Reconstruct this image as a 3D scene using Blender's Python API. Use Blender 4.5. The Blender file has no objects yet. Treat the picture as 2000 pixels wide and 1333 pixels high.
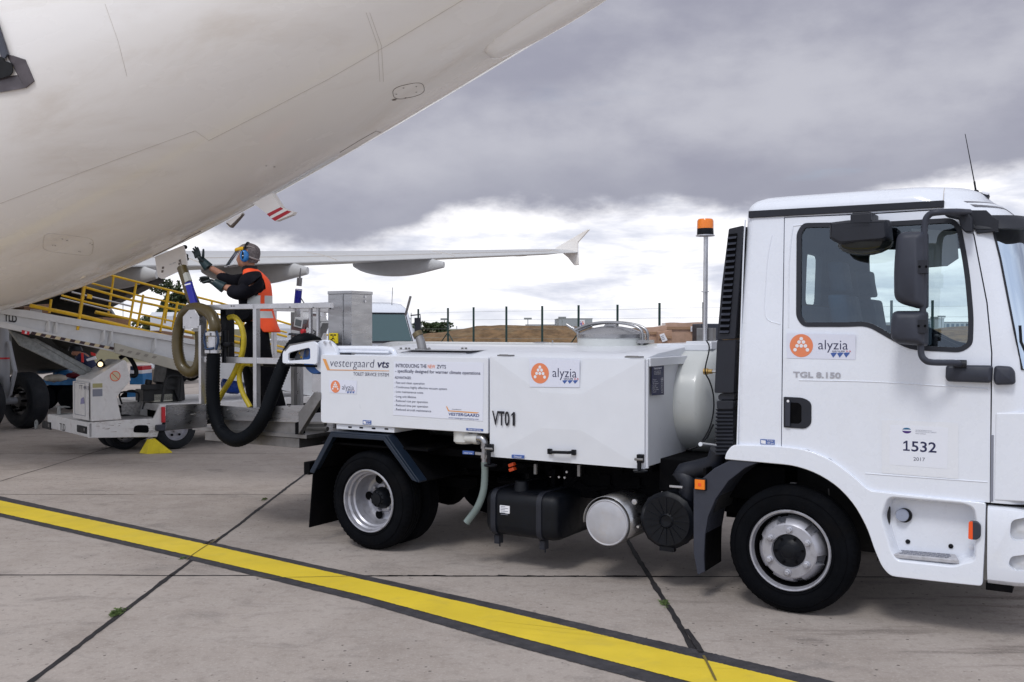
import bpy, bmesh, math, random
from mathutils import Vector, Matrix, noise as mnoise
R = math.radians
random.seed(7)
S = bpy.context.scene
COL = S.collection
# ------------------------------------------------------------------ camera
FPX, CAMH, PITCH = 1900.0, 1.72, math.atan(24.5 / 1900)
cd = bpy.data.cameras.new('camera'); cam = bpy.data.objects.new('camera', cd); COL.objects.link(cam)
cd.sensor_width = 36; cd.lens = 36 * FPX / 2000; cd.clip_end = 4000; cd.clip_start = 0.05
cam.location = (0, 0, CAMH); cam.rotation_euler = (R(90) - PITCH, 0, 0)
S.camera = cam
S.render.resolution_x = 1024; S.render.resolution_y = 682
# ------------------------------------------------------------------ view
S.view_settings.view_transform = 'Standard'; S.view_settings.look = 'None'
S.view_settings.exposure = 0.07; S.view_settings.gamma = 1
# ------------------------------------------------------------------ sun
SUN_EL, SUN_AZ = R(52), R(205)     # azimuth clockwise from +Y: behind the camera, a little to its left
sd = bpy.data.lights.new('sun', 'SUN'); sd.energy = 1.25; sd.angle = R(14); sd.color = (1, .985, .965)
sun = bpy.data.objects.new('sun', sd); COL.objects.link(sun)
dv = Vector((math.sin(SUN_AZ) * math.cos(SUN_EL), math.cos(SUN_AZ) * math.cos(SUN_EL), math.sin(SUN_EL)))
sun.rotation_euler = dv.to_track_quat('Z', 'Y').to_euler(); sun.location = dv * 60
# ------------------------------------------------------------------ sky (clouds over a Nishita sky)
wd = bpy.data.worlds.new('World'); S.world = wd; wd.use_nodes = True
nt = wd.node_tree; nt.nodes.clear()

class G:
    """tiny shader graph helper"""
    def __init__(s, nt): s.nt = nt
    def n(s, t, **k):
        o = s.nt.nodes.new(t)
        for a, b in k.items(): setattr(o, a, b)
        return o
    def put(s, sock, v):
        if isinstance(v, bpy.types.NodeSocket): s.nt.links.new(v, sock)
        elif v is not None:
            if sock.type == 'RGBA' and len(v) == 3: v = (*v, 1)
            sock.default_value = v
    def m(s, op, a, b=None, c=None, clamp=False):
        o = s.n('ShaderNodeMath', operation=op, use_clamp=clamp)
        for i, v in enumerate((a, b, c)):
            if v is not None: s.put(o.inputs[i], v)
        return o.outputs[0]
    def ss(s, v, a, b, lo=0., hi=1.):
        o = s.n('ShaderNodeMapRange', interpolation_type='SMOOTHSTEP')
        s.put(o.inputs[0], v); s.put(o.inputs[1], a); s.put(o.inputs[2], b); s.put(o.inputs[3], lo); s.put(o.inputs[4], hi)
        return o.outputs[0]
    def noise(s, vec, scale, detail=4, rough=.55, dist=0.):
        o = s.n('ShaderNodeTexNoise'); s.put(o.inputs['Vector'], vec)
        o.inputs['Scale'].default_value = scale; o.inputs['Detail'].default_value = detail
        o.inputs['Roughness'].default_value = rough; o.inputs['Distortion'].default_value = dist
        return o.outputs[0]
    def mix(s, f, a, b, mode='MIX'):
        o = s.n('ShaderNodeMix', data_type='RGBA', blend_type=mode)
        s.put(o.inputs[0], f); s.put(o.inputs[6], a); s.put(o.inputs[7], b)
        return o.outputs[2]
    def vmul(s, v, k):
        o = s.n('ShaderNodeVectorMath', operation='MULTIPLY'); s.put(o.inputs[0], v); o.inputs[1].default_value = k
        return o.outputs[0]

g = G(nt)
tc = g.n('ShaderNodeTexCoord'); d = tc.outputs['Generated']
sp = g.n('ShaderNodeSeparateXYZ'); g.put(sp.inputs[0], d); X, Y, Z = sp.outputs
el = g.m('MULTIPLY', g.m('ARCSINE', Z), 57.3)
az = g.m('MULTIPLY', g.m('ARCTAN2', X, Y), 57.3)
zz = g.m('ADD', g.m('MAXIMUM', Z, 0.0), 0.10)
cb = g.n('ShaderNodeCombineXYZ'); g.put(cb.inputs[0], g.m('DIVIDE', X, zz)); g.put(cb.inputs[1], g.m('DIVIDE', Y, zz)); cb.inputs[2].default_value = 3.1
P = cb.outputs[0]
cb2 = g.n('ShaderNodeCombineXYZ'); g.put(cb2.inputs[0], g.m('MULTIPLY', az, .055)); g.put(cb2.inputs[1], g.m('MULTIPLY', el, .11)); cb2.inputs[2].default_value = 1.7
Q = cb2.outputs[0]
nQ = g.noise(Q, 1.6, 6, .55); nQf = g.noise(Q, 5.5, 5, .6)
nP = g.noise(P, .9, 5, .55, .3)
cb3 = g.n('ShaderNodeCombineXYZ'); g.put(cb3.inputs[0], g.m('MULTIPLY', az, .05)); g.put(cb3.inputs[1], g.m('MULTIPLY', el, .20)); cb3.inputs[2].default_value = 5.2
nS = g.noise(cb3.outputs[0], 2.6, 6, .58, .25)
# lower edge of the dark cloud deck, lower on the left
edge = g.m('ADD', g.m('ADD', 6.9, g.m('MULTIPLY', g.m('SUBTRACT', nQ, .5), 3.2)), g.m('MULTIPLY', g.m('SUBTRACT', nQf, .5), 2.0))
edge = g.m('SUBTRACT', edge, g.m('MULTIPLY', g.m('MULTIPLY', g.ss(az, -1.5, -8.), g.ss(az, -24., -15.)), 2.3))
edge = g.m('ADD', edge, g.m('MULTIPLY', g.ss(az, 18, 30.), 1.2))
deck = g.ss(g.m('SUBTRACT', el, edge), -.45, 1.15)
dcol = g.mix(g.ss(nQ, .30, .68), (.335, .34, .42), (.52, .525, .59))
dcol = g.mix(g.ss(g.m('SUBTRACT', el, edge), 0., 4.5, .75, 0.), dcol, (.335, .345, .42))
dcol = g.mix(g.ss(el, 18, 60), dcol, (.62, .63, .68))
low = g.mix(g.ss(nS, .40, .70), (1.16, 1.15, 1.18), (.64, .67, .78))
low = g.mix(g.ss(el, 2.2, .2, 0, .35), low, (.93, .95, 1.0))
cloud = g.mix(deck, low, dcol)
# the half of the sky behind the photographer is brighter, thinner cloud
back = g.ss(Y, .15, -.55)
cloud = g.mix(g.m('MULTIPLY', back, .9), cloud, g.mix(g.ss(nP, .35, .65), (.68, .75, .92), (.97, 1.02, 1.14)))
cloud = g.mix(g.ss(el, -.5, -3.), cloud, (.30, .28, .26))
sky = g.n('ShaderNodeTexSky', sky_type='NISHITA'); sky.sun_disc = False; sky.sun_elevation = SUN_EL; sky.sun_rotation = SUN_AZ
b1 = g.n('ShaderNodeBackground'); g.put(b1.inputs[0], sky.outputs[0]); b1.inputs[1].default_value = .1
b2 = g.n('ShaderNodeBackground'); g.put(b2.inputs[0], cloud); b2.inputs[1].default_value = 1.0
mx = g.n('ShaderNodeMixShader'); g.put(mx.inputs[0], g.ss(nP, .22, .34, .72, 1.0)); g.put(mx.inputs[1], b1.outputs[0]); g.put(mx.inputs[2], b2.outputs[0])
wo = g.n('ShaderNodeOutputWorld'); g.put(wo.inputs[0], mx.outputs[0])

# ------------------------------------------------------------------ materials
MATS = {}
def mat(name, col, rough=.5, metal=0., var=0., vs=6., bump=0., bs=60., coat=0., trans=0., emit=None, dirt=None, dirt_amt=.4, ds=3., spec=None, stretch=None, ior=1.45):
    if name in MATS: return MATS[name]
    m = bpy.data.materials.new(name); m.use_nodes = True; t = m.node_tree; g = G(t)
    b = t.nodes['Principled BSDF']
    tc = g.n('ShaderNodeTexCoord'); v = tc.outputs['Object']
    if stretch: v = g.vmul(v, stretch)
    c = (*col, 1)
    if var:
        f = g.ss(g.noise(v, vs, 5, .6), .3, .7)
        c = g.mix(f, tuple(x * (1 - var) for x in col), tuple(min(1, x * (1 + var)) for x in col))
    if dirt:
        f2 = g.m('MULTIPLY', g.ss(g.noise(v, ds, 7, .65, .5), .48, .78), dirt_amt)
        c = g.mix(f2, c, dirt)
    g.put(b.inputs['Base Color'], c)
    b.inputs['Roughness'].default_value = rough; b.inputs['Metallic'].default_value = metal
    if rough > .12 and not trans:
        g.put(b.inputs['Roughness'], g.ss(g.noise(v, vs * 2.3, 4), .25, .75, max(.03, rough - .07), min(1, rough + .08)))
    b.inputs['Coat Weight'].default_value = coat; b.inputs['Coat Roughness'].default_value = .06
    b.inputs['Transmission Weight'].default_value = trans; b.inputs['IOR'].default_value = ior
    if spec is not None: b.inputs['Specular IOR Level'].default_value = spec
    if emit: b.inputs['Emission Color'].default_value = (*col, 1); b.inputs['Emission Strength'].default_value = emit
    if bump:
        bp = g.n('ShaderNodeBump'); bp.inputs['Strength'].default_value = 1; bp.inputs['Distance'].default_value = bump
        g.put(bp.inputs['Height'], g.noise(v, bs, 4)); g.put(b.inputs['Normal'], bp.outputs[0])
    MATS[name] = m
    return m
def glass(name, tint, rough=.0, mixf=.5):
    """thin window glass: tinted transparency plus a fresnel reflection"""
    if name in MATS: return MATS[name]
    m = bpy.data.materials.new(name); m.use_nodes = True; t = m.node_tree; t.nodes.clear(); g = G(t)
    tr = g.n('ShaderNodeBsdfTransparent'); tr.inputs[0].default_value = (*tint, 1)
    gl = g.n('ShaderNodeBsdfGlossy'); gl.inputs[0].default_value = (.78, .89, 1., 1); gl.inputs['Roughness'].default_value = rough
    fr = g.n('ShaderNodeFresnel'); fr.inputs[0].default_value = 1.5
    mx = g.n('ShaderNodeMixShader'); g.put(mx.inputs[0], g.m('ADD', g.m('MULTIPLY', fr.outputs[0], 1.0), mixf, clamp=True))
    g.put(mx.inputs[1], tr.outputs[0]); g.put(mx.inputs[2], gl.outputs[0])
    o = g.n('ShaderNodeOutputMaterial'); g.put(o.inputs[0], mx.outputs[0])
    MATS[name] = m
    return m
WHITE = mat('truck_white', (.77, .80, .87), .28, coat=.5, var=.012, dirt=(.62, .60, .56), dirt_amt=.10, ds=2.2)
PANEL = mat('body_white', (.72, .74, .79), .34, coat=.3, var=.015, dirt=(.58, .57, .55), dirt_amt=.12, ds=2.)
TANKW = mat('tank_white', (.58, .60, .59), .33, coat=.3, var=.02, dirt=(.5, .5, .48), dirt_amt=.15)
AIRW = None
PLAS = mat('dark_plastic', (.012, .014, .022), .5, var=.12, bump=.0006, bs=400)
PLASG = mat('grey_plastic', (.032, .036, .052), .5, var=.1, bump=.0006, bs=400)
BLACK = mat('black_paint', (.003, .004, .007), .45, spec=.3, var=.2, bump=.001, bs=30)
BLACKM = mat('under_black', (.002, .002, .003), .8, spec=.12, var=.3, dirt=(.010, .009, .008), dirt_amt=.5)
RUBBER = mat('tyre_rubber', (.003, .0035, .005), .85, spec=.1, var=.25, bump=.0008, bs=150, dirt=(.009, .0075, .007), dirt_amt=.45, ds=5)
RUBBER2 = mat('worn_rubber', (.010, .012, .016), .7, spec=.3, var=.2, dirt=(.04, .038, .036), dirt_amt=.4, ds=6)
RIM = mat('rim_silver', (.42, .42, .46), .42, metal=.5, var=.08, dirt=(.10, .08, .07), dirt_amt=.55, ds=14)
STEEL = mat('stainless_steel', (.42, .42, .43), .30, metal=.95, var=.12, vs=3, stretch=(1, 1, 6), dirt=(.25, .24, .23), dirt_amt=.35, ds=5)
STEELD = mat('dull_steel', (.24, .235, .235), .42, metal=.75, var=.22, vs=4, dirt=(.08, .07, .06), dirt_amt=.5, ds=6)
GALV = mat('galvanised_steel', (.30, .315, .315), .5, metal=.55, var=.2, vs=18, dirt=(.14, .15, .14), dirt_amt=.5, ds=12)
ALU = mat('aluminium', (.58, .58, .60), .32, metal=.85, var=.08)
NAVY = mat('navy_plastic', (.012, .03, .075), .4, var=.2)
BLUEP = mat('blue_paint', (.02, .10, .33), .4, var=.15)
BLUE2 = mat('sky_blue_paint', (.03, .18, .42), .45, var=.2)
YEL = mat('yellow_paint', (.82, .50, .015), .42, var=.12, dirt=(.30, .17, .03), dirt_amt=.35, ds=7)
YELC = mat('chock_yellow', (.78, .62, .02), .5, var=.1, dirt=(.3, .24, .05), dirt_amt=.4, ds=14)
OLDW = mat('scuffed_white', (.70, .69, .68), .45, var=.05, dirt=(.33, .27, .24), dirt_amt=.5, ds=6)
OLDWB = mat('belt_white', (.68, .69, .70), .42, var=.06, dirt=(.42, .38, .33), dirt_amt=.4, ds=3)
AMBER = mat('amber_lens', (.90, .22, .01), .2, coat=.4)
ORANGE = mat('orange_lens', (.85, .10, .02), .25, coat=.3)
RED = mat('red_paint', (.55, .02, .03), .4)
LBLUE = mat('print_blue', (.03, .055, .20), .45)
LNAVY = mat('print_navy', (.02, .022, .075), .45)
LGREY = mat('print_grey', (.07, .075, .12), .45)
LGREY2 = mat('print_soft_grey', (.22, .23, .28), .45)
LORNG = mat('print_orange', (.78, .24, .11), .45)
LORN2 = mat('print_amber', (.75, .34, .10), .45)
LWHT = mat('print_white', (.80, .80, .84), .4)
LBLK = mat('print_black', (.010, .010, .016), .45)
LSTK = mat('sticker_white', (.72, .74, .85), .3, coat=.2)
LBL3 = mat('print_mid_blue', (.06, .12, .36), .4)
LLIL = mat('badge_grey', (.42, .42, .46), .35, metal=.2)
BROWNH = mat('olive_hose', (.055, .037, .006), .45, var=.2, vs=5, coat=.2)
BLKH = mat('black_hose', (.002, .003, .005), .65, spec=.15)
GREENH = mat('green_hose', (.17, .21, .20), .35, var=.15)
YELH = mat('yellow_hose', (.50, .38, .02), .4, var=.15)
COBALT = mat('cobalt_sleeve', (.012, .014, .27), .35)
CARD = mat('cardboard', (.42, .26, .18), .8, var=.1, vs=3)
CARDL = mat('wrapped_cardboard', (.50, .33, .24), .35, var=.15, vs=5, coat=.5, bump=.01, bs=6)
BRASS = mat('brass', (.5, .33, .12), .3, metal=.9)
REDT = mat('tail_red', (.50, .015, .03), .4)
SEAT = mat('seat_fabric', (.006, .030, .065), .8, var=.2)
SEATK = mat('seat_vinyl', (.010, .011, .013), .45)
CABIN = mat('cabin_trim', (.008, .017, .022), .7, var=.1)
GLS = glass('side_glass', (.84, .93, .94), 0, .07)
GLW = glass('windscreen_glass', (.50, .62, .66), 0, .72)
VIS = glass('clear_visor', (.97, .97, .98), .15, .05)
MIRR = mat('mirror_glass', (.6, .65, .7), .03, metal=1.)

# ------------------------------------------------------------------ frames (pixel of the 2000 px photograph -> point in the place)
CP, SP = math.cos(PITCH), math.sin(PITCH)
CAM = Vector((0, 0, CAMH))
def ray(px, py):
    x = (px - 1000) / FPX; y = -(py - 666.5) / FPX
    return Vector((x, CP + y * SP, y * CP - SP))
class Frame:
    def __init__(s, o=(0, 0, 0), deg=0., u=None):
        s.o = Vector(o); s.a = math.atan2(u[1], u[0]) if u else R(deg)
        s.u = Vector((math.cos(s.a), math.sin(s.a), 0)); s.w = Vector((-s.u.y, s.u.x, 0))
    def L(s, p): q = Vector(p) - s.o; return Vector((q.dot(s.u), q.dot(s.w), q.z))
    def Wd(s, p): return s.o + s.u * p[0] + s.w * p[1] + Vector((0, 0, p[2]))
    def on(s, px, py, y=0.):                       # where the line of sight meets the vertical plane local y = const
        r = ray(px, py); t = (y - (CAM - s.o).dot(s.w)) / r.dot(s.w); return s.L(CAM + r * t)
    def sz(s, px, py, y=0.): p = s.on(px, py, y); return (p.x, p.z)
    def onx(s, px, py, x=0.):
        r = ray(px, py); t = (x - (CAM - s.o).dot(s.u)) / r.dot(s.u); return s.L(CAM + r * t)
    def at(s, px, py, Z): r = ray(px, py); return s.L(CAM + r * (Z / r.y))
    def gr(s, px, py, z=0.): r = ray(px, py); return s.L(CAM + r * ((z - CAMH) / r.z))
    def poly(s, pts, y=0.): return [s.sz(a, b, y) for a, b in pts]

def tag(o, label=None, cat=None, group=None, kind=None):
    if label: o['label'] = label
    if cat: o['category'] = cat
    if group: o['group'] = group
    if kind: o['kind'] = kind
    return o
def thing(name, label, cat, fr, group=None):
    o = bpy.data.objects.new(name, None); o.empty_display_size = .2; COL.objects.link(o)
    o.location = fr.o; o.rotation_euler = (0, 0, fr.a)
    return tag(o, label, cat, group)

def fillet(poly, r, n=4):
    """round the corners of a 2-D polygon"""
    out = []; N = len(poly)
    for i in range(N):
        p0, p, p1 = Vector(poly[i - 1]), Vector(poly[i]), Vector(poly[(i + 1) % N])
        a, b = (p0 - p), (p1 - p); rr = r[i] if isinstance(r, (list, tuple)) else r
        k = min(rr, a.length * .45, b.length * .45)
        if k < 1e-5: out.append(tuple(p)); continue
        A = p + a.normalized() * k; B = p + b.normalized() * k
        for j in range(n + 1):
            t = j / n; out.append(tuple(A * (1 - t) ** 2 + p * 2 * t * (1 - t) + B * t * t))
    return out
def resamp(poly, n):
    P = [Vector(p) for p in poly]; P.append(P[0]); L = [0]
    for a, b in zip(P, P[1:]): L.append(L[-1] + (b - a).length)
    out = []; j = 0
    for i in range(n):
        t = L[-1] * i / n
        while L[j + 1] < t: j += 1
        f = (t - L[j]) / max(1e-9, L[j + 1] - L[j]); out.append(tuple(P[j].lerp(P[j + 1], f)))
    return out
def inset(poly, dd):
    """offset a closed 2-D polygon inwards by dd (sign free: uses its own area)"""
    N = len(poly); A = sum(poly[i - 1][0] * poly[i][1] - poly[i][0] * poly[i - 1][1] for i in range(N))
    sg = 1 if A > 0 else -1; out = []
    for i in range(N):
        p0, p, p1 = Vector(poly[i - 1]), Vector(poly[i]), Vector(poly[(i + 1) % N])
        n = Vector((0, 0))
        for a, b in ((p0, p), (p, p1)):
            e = (b - a)
            if e.length > 1e-7: e.normalize(); n += Vector((-e.y, e.x)) * sg
        if n.length > 1e-6: n.normalize()
        out.append(tuple(p + n * dd))
    return out
def catmull(pts, n=8):
    P = [Vector(p) for p in pts]; P = [P[0] * 2 - P[1]] + P + [P[-1] * 2 - P[-2]]; out = []
    for i in range(1, len(P) - 2):
        for j in range(n):
            t = j / n; a, b, c, d = P[i - 1], P[i], P[i + 1], P[i + 2]
            out.append(.5 * ((2 * b) + (c - a) * t + (2 * a - 5 * b + 4 * c - d) * t * t + (3 * b - a - 3 * c + d) * t ** 3))
    out.append(P[-2]); return out

class MB:
    """collects shapes, then links them as ONE mesh object"""
    def __init__(s): s.v = []; s.f = []; s.mi = []; s.mats = []; s.cur = 0
    def m(s, mt):
        if mt not in s.mats: s.mats.append(mt)
        s.cur = s.mats.index(mt); return s
    def add(s, vs, fs):
        b = len(s.v); s.v += [Vector(v) for v in vs]
        for f in fs: s.f.append([b + i for i in f]); s.mi.append(s.cur)
        return s
    def box(s, x0, x1, y0, y1, z0, z1):
        return s.add([(x, y, z) for x in (x0, x1) for y in (y0, y1) for z in (z0, z1)],
                     [(0, 1, 3, 2), (4, 6, 7, 5), (0, 4, 5, 1), (2, 3, 7, 6), (0, 2, 6, 4), (1, 5, 7, 3)])
    def obox(s, c, ax, ay, az, hx, hy, hz):
        c = Vector(c); ax, ay, az = Vector(ax).normalized() * hx, Vector(ay).normalized() * hy, Vector(az).normalized() * hz
        return s.add([c + ax * i + ay * j + az * k for i in (-1, 1) for j in (-1, 1) for k in (-1, 1)],
                     [(0, 1, 3, 2), (4, 6, 7, 5), (0, 4, 5, 1), (2, 3, 7, 6), (0, 2, 6, 4), (1, 5, 7, 3)])
    def prism(s, poly, y0, y1, caps=True):
        """2-D polygon in (x, z), extruded along y"""
        n = len(poly); vs = [(p[0], y0, p[1]) for p in poly] + [(p[0], y1, p[1]) for p in poly]
        fs = [(i, (i + 1) % n, n + (i + 1) % n, n + i) for i in range(n)]
        if caps: fs += [tuple(range(n)), tuple(range(2 * n - 1, n - 1, -1))]
        return s.add(vs, fs)
    def prismz(s, poly, z0, z1):
        n = len(poly); vs = [(p[0], p[1], z0) for p in poly] + [(p[0], p[1], z1) for p in poly]
        return s.add(vs, [(i, (i + 1) % n, n + (i + 1) % n, n + i) for i in range(n)] + [tuple(range(n)), tuple(range(2 * n - 1, n - 1, -1))])
    def prismx(s, poly, x0, x1):
        n = len(poly); vs = [(x0, p[0], p[1]) for p in poly] + [(x1, p[0], p[1]) for p in poly]
        return s.add(vs, [(i, (i + 1) % n, n + (i + 1) % n, n + i) for i in range(n)] + [tuple(range(n)), tuple(range(2 * n - 1, n - 1, -1))])
    def slab(s, pts, n):
        """polygon of 3-D points given a thickness vector"""
        k = len(pts); n = Vector(n)
        return s.add([Vector(p) for p in pts] + [Vector(p) + n for p in pts],
                     [(i, (i + 1) % k, k + (i + 1) % k, k + i) for i in range(k)] + [tuple(range(k)), tuple(range(2 * k - 1, k - 1, -1))])
    def ring(s, A, B, y0, y1):
        n = len(A); vs = [(p[0], y, p[1]) for y in (y0, y1) for P in (A, B) for p in P]; fs = []
        for i in range(n):
            j = (i + 1) % n
            fs += [(i, j, n + j, n + i), (2 * n + i, 3 * n + i, 3 * n + j, 2 * n + j), (i, 2 * n + i, 2 * n + j, j), (n + i, n + j, 3 * n + j, 3 * n + i)]
        return s.add(vs, fs)
    def loft(s, loops, cap=(1, 1), closed=True):
        n = len(loops[0]); vs = [p for l in loops for p in l]; fs = []
        for k in range(len(loops) - 1):
            for i in range(n if closed else n - 1):
                j = (i + 1) % n; fs.append((k * n + i, k * n + j, (k + 1) * n + j, (k + 1) * n + i))
        if cap[0]: fs.append(tuple(range(n)))
        if cap[1]: fs.append(tuple(range(len(loops) * n - 1, (len(loops) - 1) * n - 1, -1)))
        return s.add(vs, fs)
    def tube(s, pts, r, n=10, smooth=0, caps=True, closed=False):
        P = catmull(pts, smooth) if smooth else [Vector(p) for p in pts]
        m = len(P); rr = r if callable(r) else (lambda t: r); loops = []; up = None
        for i, p in enumerate(P):
            if closed: t = P[(i + 1) % m] - P[i - 1]
            else: t = (P[min(i + 1, m - 1)] - P[max(i - 1, 0)])
            if t.length < 1e-9: t = Vector((0, 0, 1))
            t.normalize()
            if up is None: up = t.orthogonal().normalized()
            up = (up - t * up.dot(t))
            if up.length < 1e-6: up = t.orthogonal()
            up.normalize(); b = t.cross(up); q = rr(i / max(1, m - 1))
            loops.append([p + (up * math.cos(a) + b * math.sin(a)) * q for a in [2 * math.pi * k / n for k in range(n)]])
        if closed: loops.append(loops[0]); caps = False
        return s.loft(loops, (caps, caps))
    def lathe(s, prof, c, axis='y', n=32, mod=None, e=None, caps=True):
        """profile of (radius, offset along the axis)"""
        c = Vector(c); e = e or {'x': (Vector((0, 1, 0)), Vector((0, 0, 1)), Vector((1, 0, 0))), 'y': (Vector((1, 0, 0)), Vector((0, 0, 1)), Vector((0, 1, 0))), 'z': (Vector((1, 0, 0)), Vector((0, 1, 0)), Vector((0, 0, 1)))}[axis]
        loops = []
        for j, (r, o) in enumerate(prof):
            L = []
            for k in range(n):
                a = 2 * math.pi * k / n; q = max(r, 1e-4) + (mod(j, k) if mod else 0)
                L.append(c + (e[0] * math.cos(a) + e[1] * math.sin(a)) * q + e[2] * o)
            loops.append(L)
        return s.loft(loops, (caps and prof[0][0] > 1e-3, caps and prof[-1][0] > 1e-3))
    def disc(s, c, r, ax, az, n=24, e=1.):
        c, ax, az = Vector(c), Vector(ax), Vector(az)
        return s.add([c + ax * math.cos(2 * math.pi * k / n) * r + az * math.sin(2 * math.pi * k / n) * r * e for k in range(n)], [tuple(range(n))])
    def flat(s, poly, y):
        return s.add([(p[0], y, p[1]) for p in poly], [tuple(range(len(poly)))])
    def text(s, txt, o, ax, az, w, h=None, shear=0., bold=0., cap=None):
        """lettering whose baseline starts at o and runs along ax; width w, cap height h"""
        cu = bpy.data.curves.new('t', 'FONT'); cu.body = txt; cu.size = 1; cu.shear = shear; cu.offset = bold; cu.resolution_u = 3
        ob = bpy.data.objects.new('t', cu); COL.objects.link(ob); dg = bpy.context.evaluated_depsgraph_get(); dg.update()
        me = bpy.data.meshes.new_from_object(ob.evaluated_get(dg))
        vs = [v.co.copy() for v in me.vertices]; fs = [tuple(p.vertices) for p in me.polygons]
        bpy.data.objects.remove(ob); bpy.data.curves.remove(cu); bpy.data.meshes.remove(me)
        if not vs: return s
        x0, x1 = min(v.x for v in vs), max(v.x for v in vs); sx = w / (x1 - x0)
        sy = (h / .70) if h else sx
        o, ax, az = Vector(o), Vector(ax).normalized(), Vector(az).normalized()
        return s.add([o + ax * (v.x - x0) * sx + az * v.y * sy for v in vs], fs)
    def build(s, name, parent=None, mt=None, smooth=35, bevel=0., seg=2, label=None, recalc=True, sub=0):
        me = bpy.data.meshes.new(name); me.from_pydata([tuple(v) for v in s.v], [], s.f)
        for q in (s.mats or [mt or PLAS]): me.materials.append(q)
        if s.mats: me.polygons.foreach_set('material_index', s.mi)
        me.validate(clean_customdata=False)
        if recalc:
            bm = bmesh.new(); bm.from_mesh(me); bmesh.ops.recalc_face_normals(bm, faces=bm.faces); bm.to_mesh(me); bm.free()
        if smooth:
            me.polygons.foreach_set('use_smooth', [True] * len(me.polygons)); me.set_sharp_from_angle(angle=R(smooth))
        o = bpy.data.objects.new(name, me); COL.objects.link(o)
        if parent: o.parent = parent
        if bevel:
            b = o.modifiers.new('bevel', 'BEVEL'); b.width = bevel; b.segments = seg; b.limit_method = 'ANGLE'; b.angle_limit = R(35); b.harden_normals = True
        if sub: q = o.modifiers.new('sub', 'SUBSURF'); q.levels = sub; q.render_levels = sub
        if label: o['label'] = label
        return o
def bake(o):
    dg = bpy.context.evaluated_depsgraph_get(); dg.update(); me = bpy.data.meshes.new_from_object(o.evaluated_get(dg)); o.modifiers.clear(); o.data = me
def boolean(o, cutter, op='DIFFERENCE', keep=False):
    m = o.modifiers.new('b', 'BOOLEAN'); m.operation = op; m.object = cutter; m.solver = 'EXACT'; bake(o)
    if not keep: bpy.data.objects.remove(cutter)
    return o
def resharp(o, deg=35):
    me = o.data; me.polygons.foreach_set('use_smooth', [True] * len(me.polygons)); me.set_sharp_from_angle(angle=R(deg))
def skin(name, chains, mt, parent, sub=2, label=None):
    """one continuous surface grown round joints: chains of (point, radius[, radius2]); a chain may start on a joint by its name"""
    vs, rs, es, names = [], [], [], {}
    for ch in chains:
        prev = None
        for it in ch:
            if isinstance(it, str): prev = names[it]; continue
            nm = it[3] if len(it) > 3 else None
            vs.append(Vector(it[0])); rs.append((it[1], it[2] if len(it) > 2 and it[2] else it[1]))
            k = len(vs) - 1
            if nm: names[nm] = k
            if prev is not None: es.append((prev, k))
            prev = k
    me = bpy.data.meshes.new(name); me.from_pydata([tuple(v) for v in vs], es, []); o = bpy.data.objects.new(name, me); COL.objects.link(o)
    m = o.modifiers.new('skin', 'SKIN'); m.use_smooth_shade = True
    for i, sv in enumerate(me.skin_vertices[0].data): sv.radius = rs[i]; sv.use_root = (i == 0)
    if sub: q = o.modifiers.new('sub', 'SUBSURF'); q.levels = sub; q.render_levels = sub
    bake(o); o.data.materials.clear(); o.data.materials.append(mt)
    o.data.polygons.foreach_set('use_smooth', [True] * len(o.data.polygons))
    o.parent = parent
    if label: o['label'] = label
    return o
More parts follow.
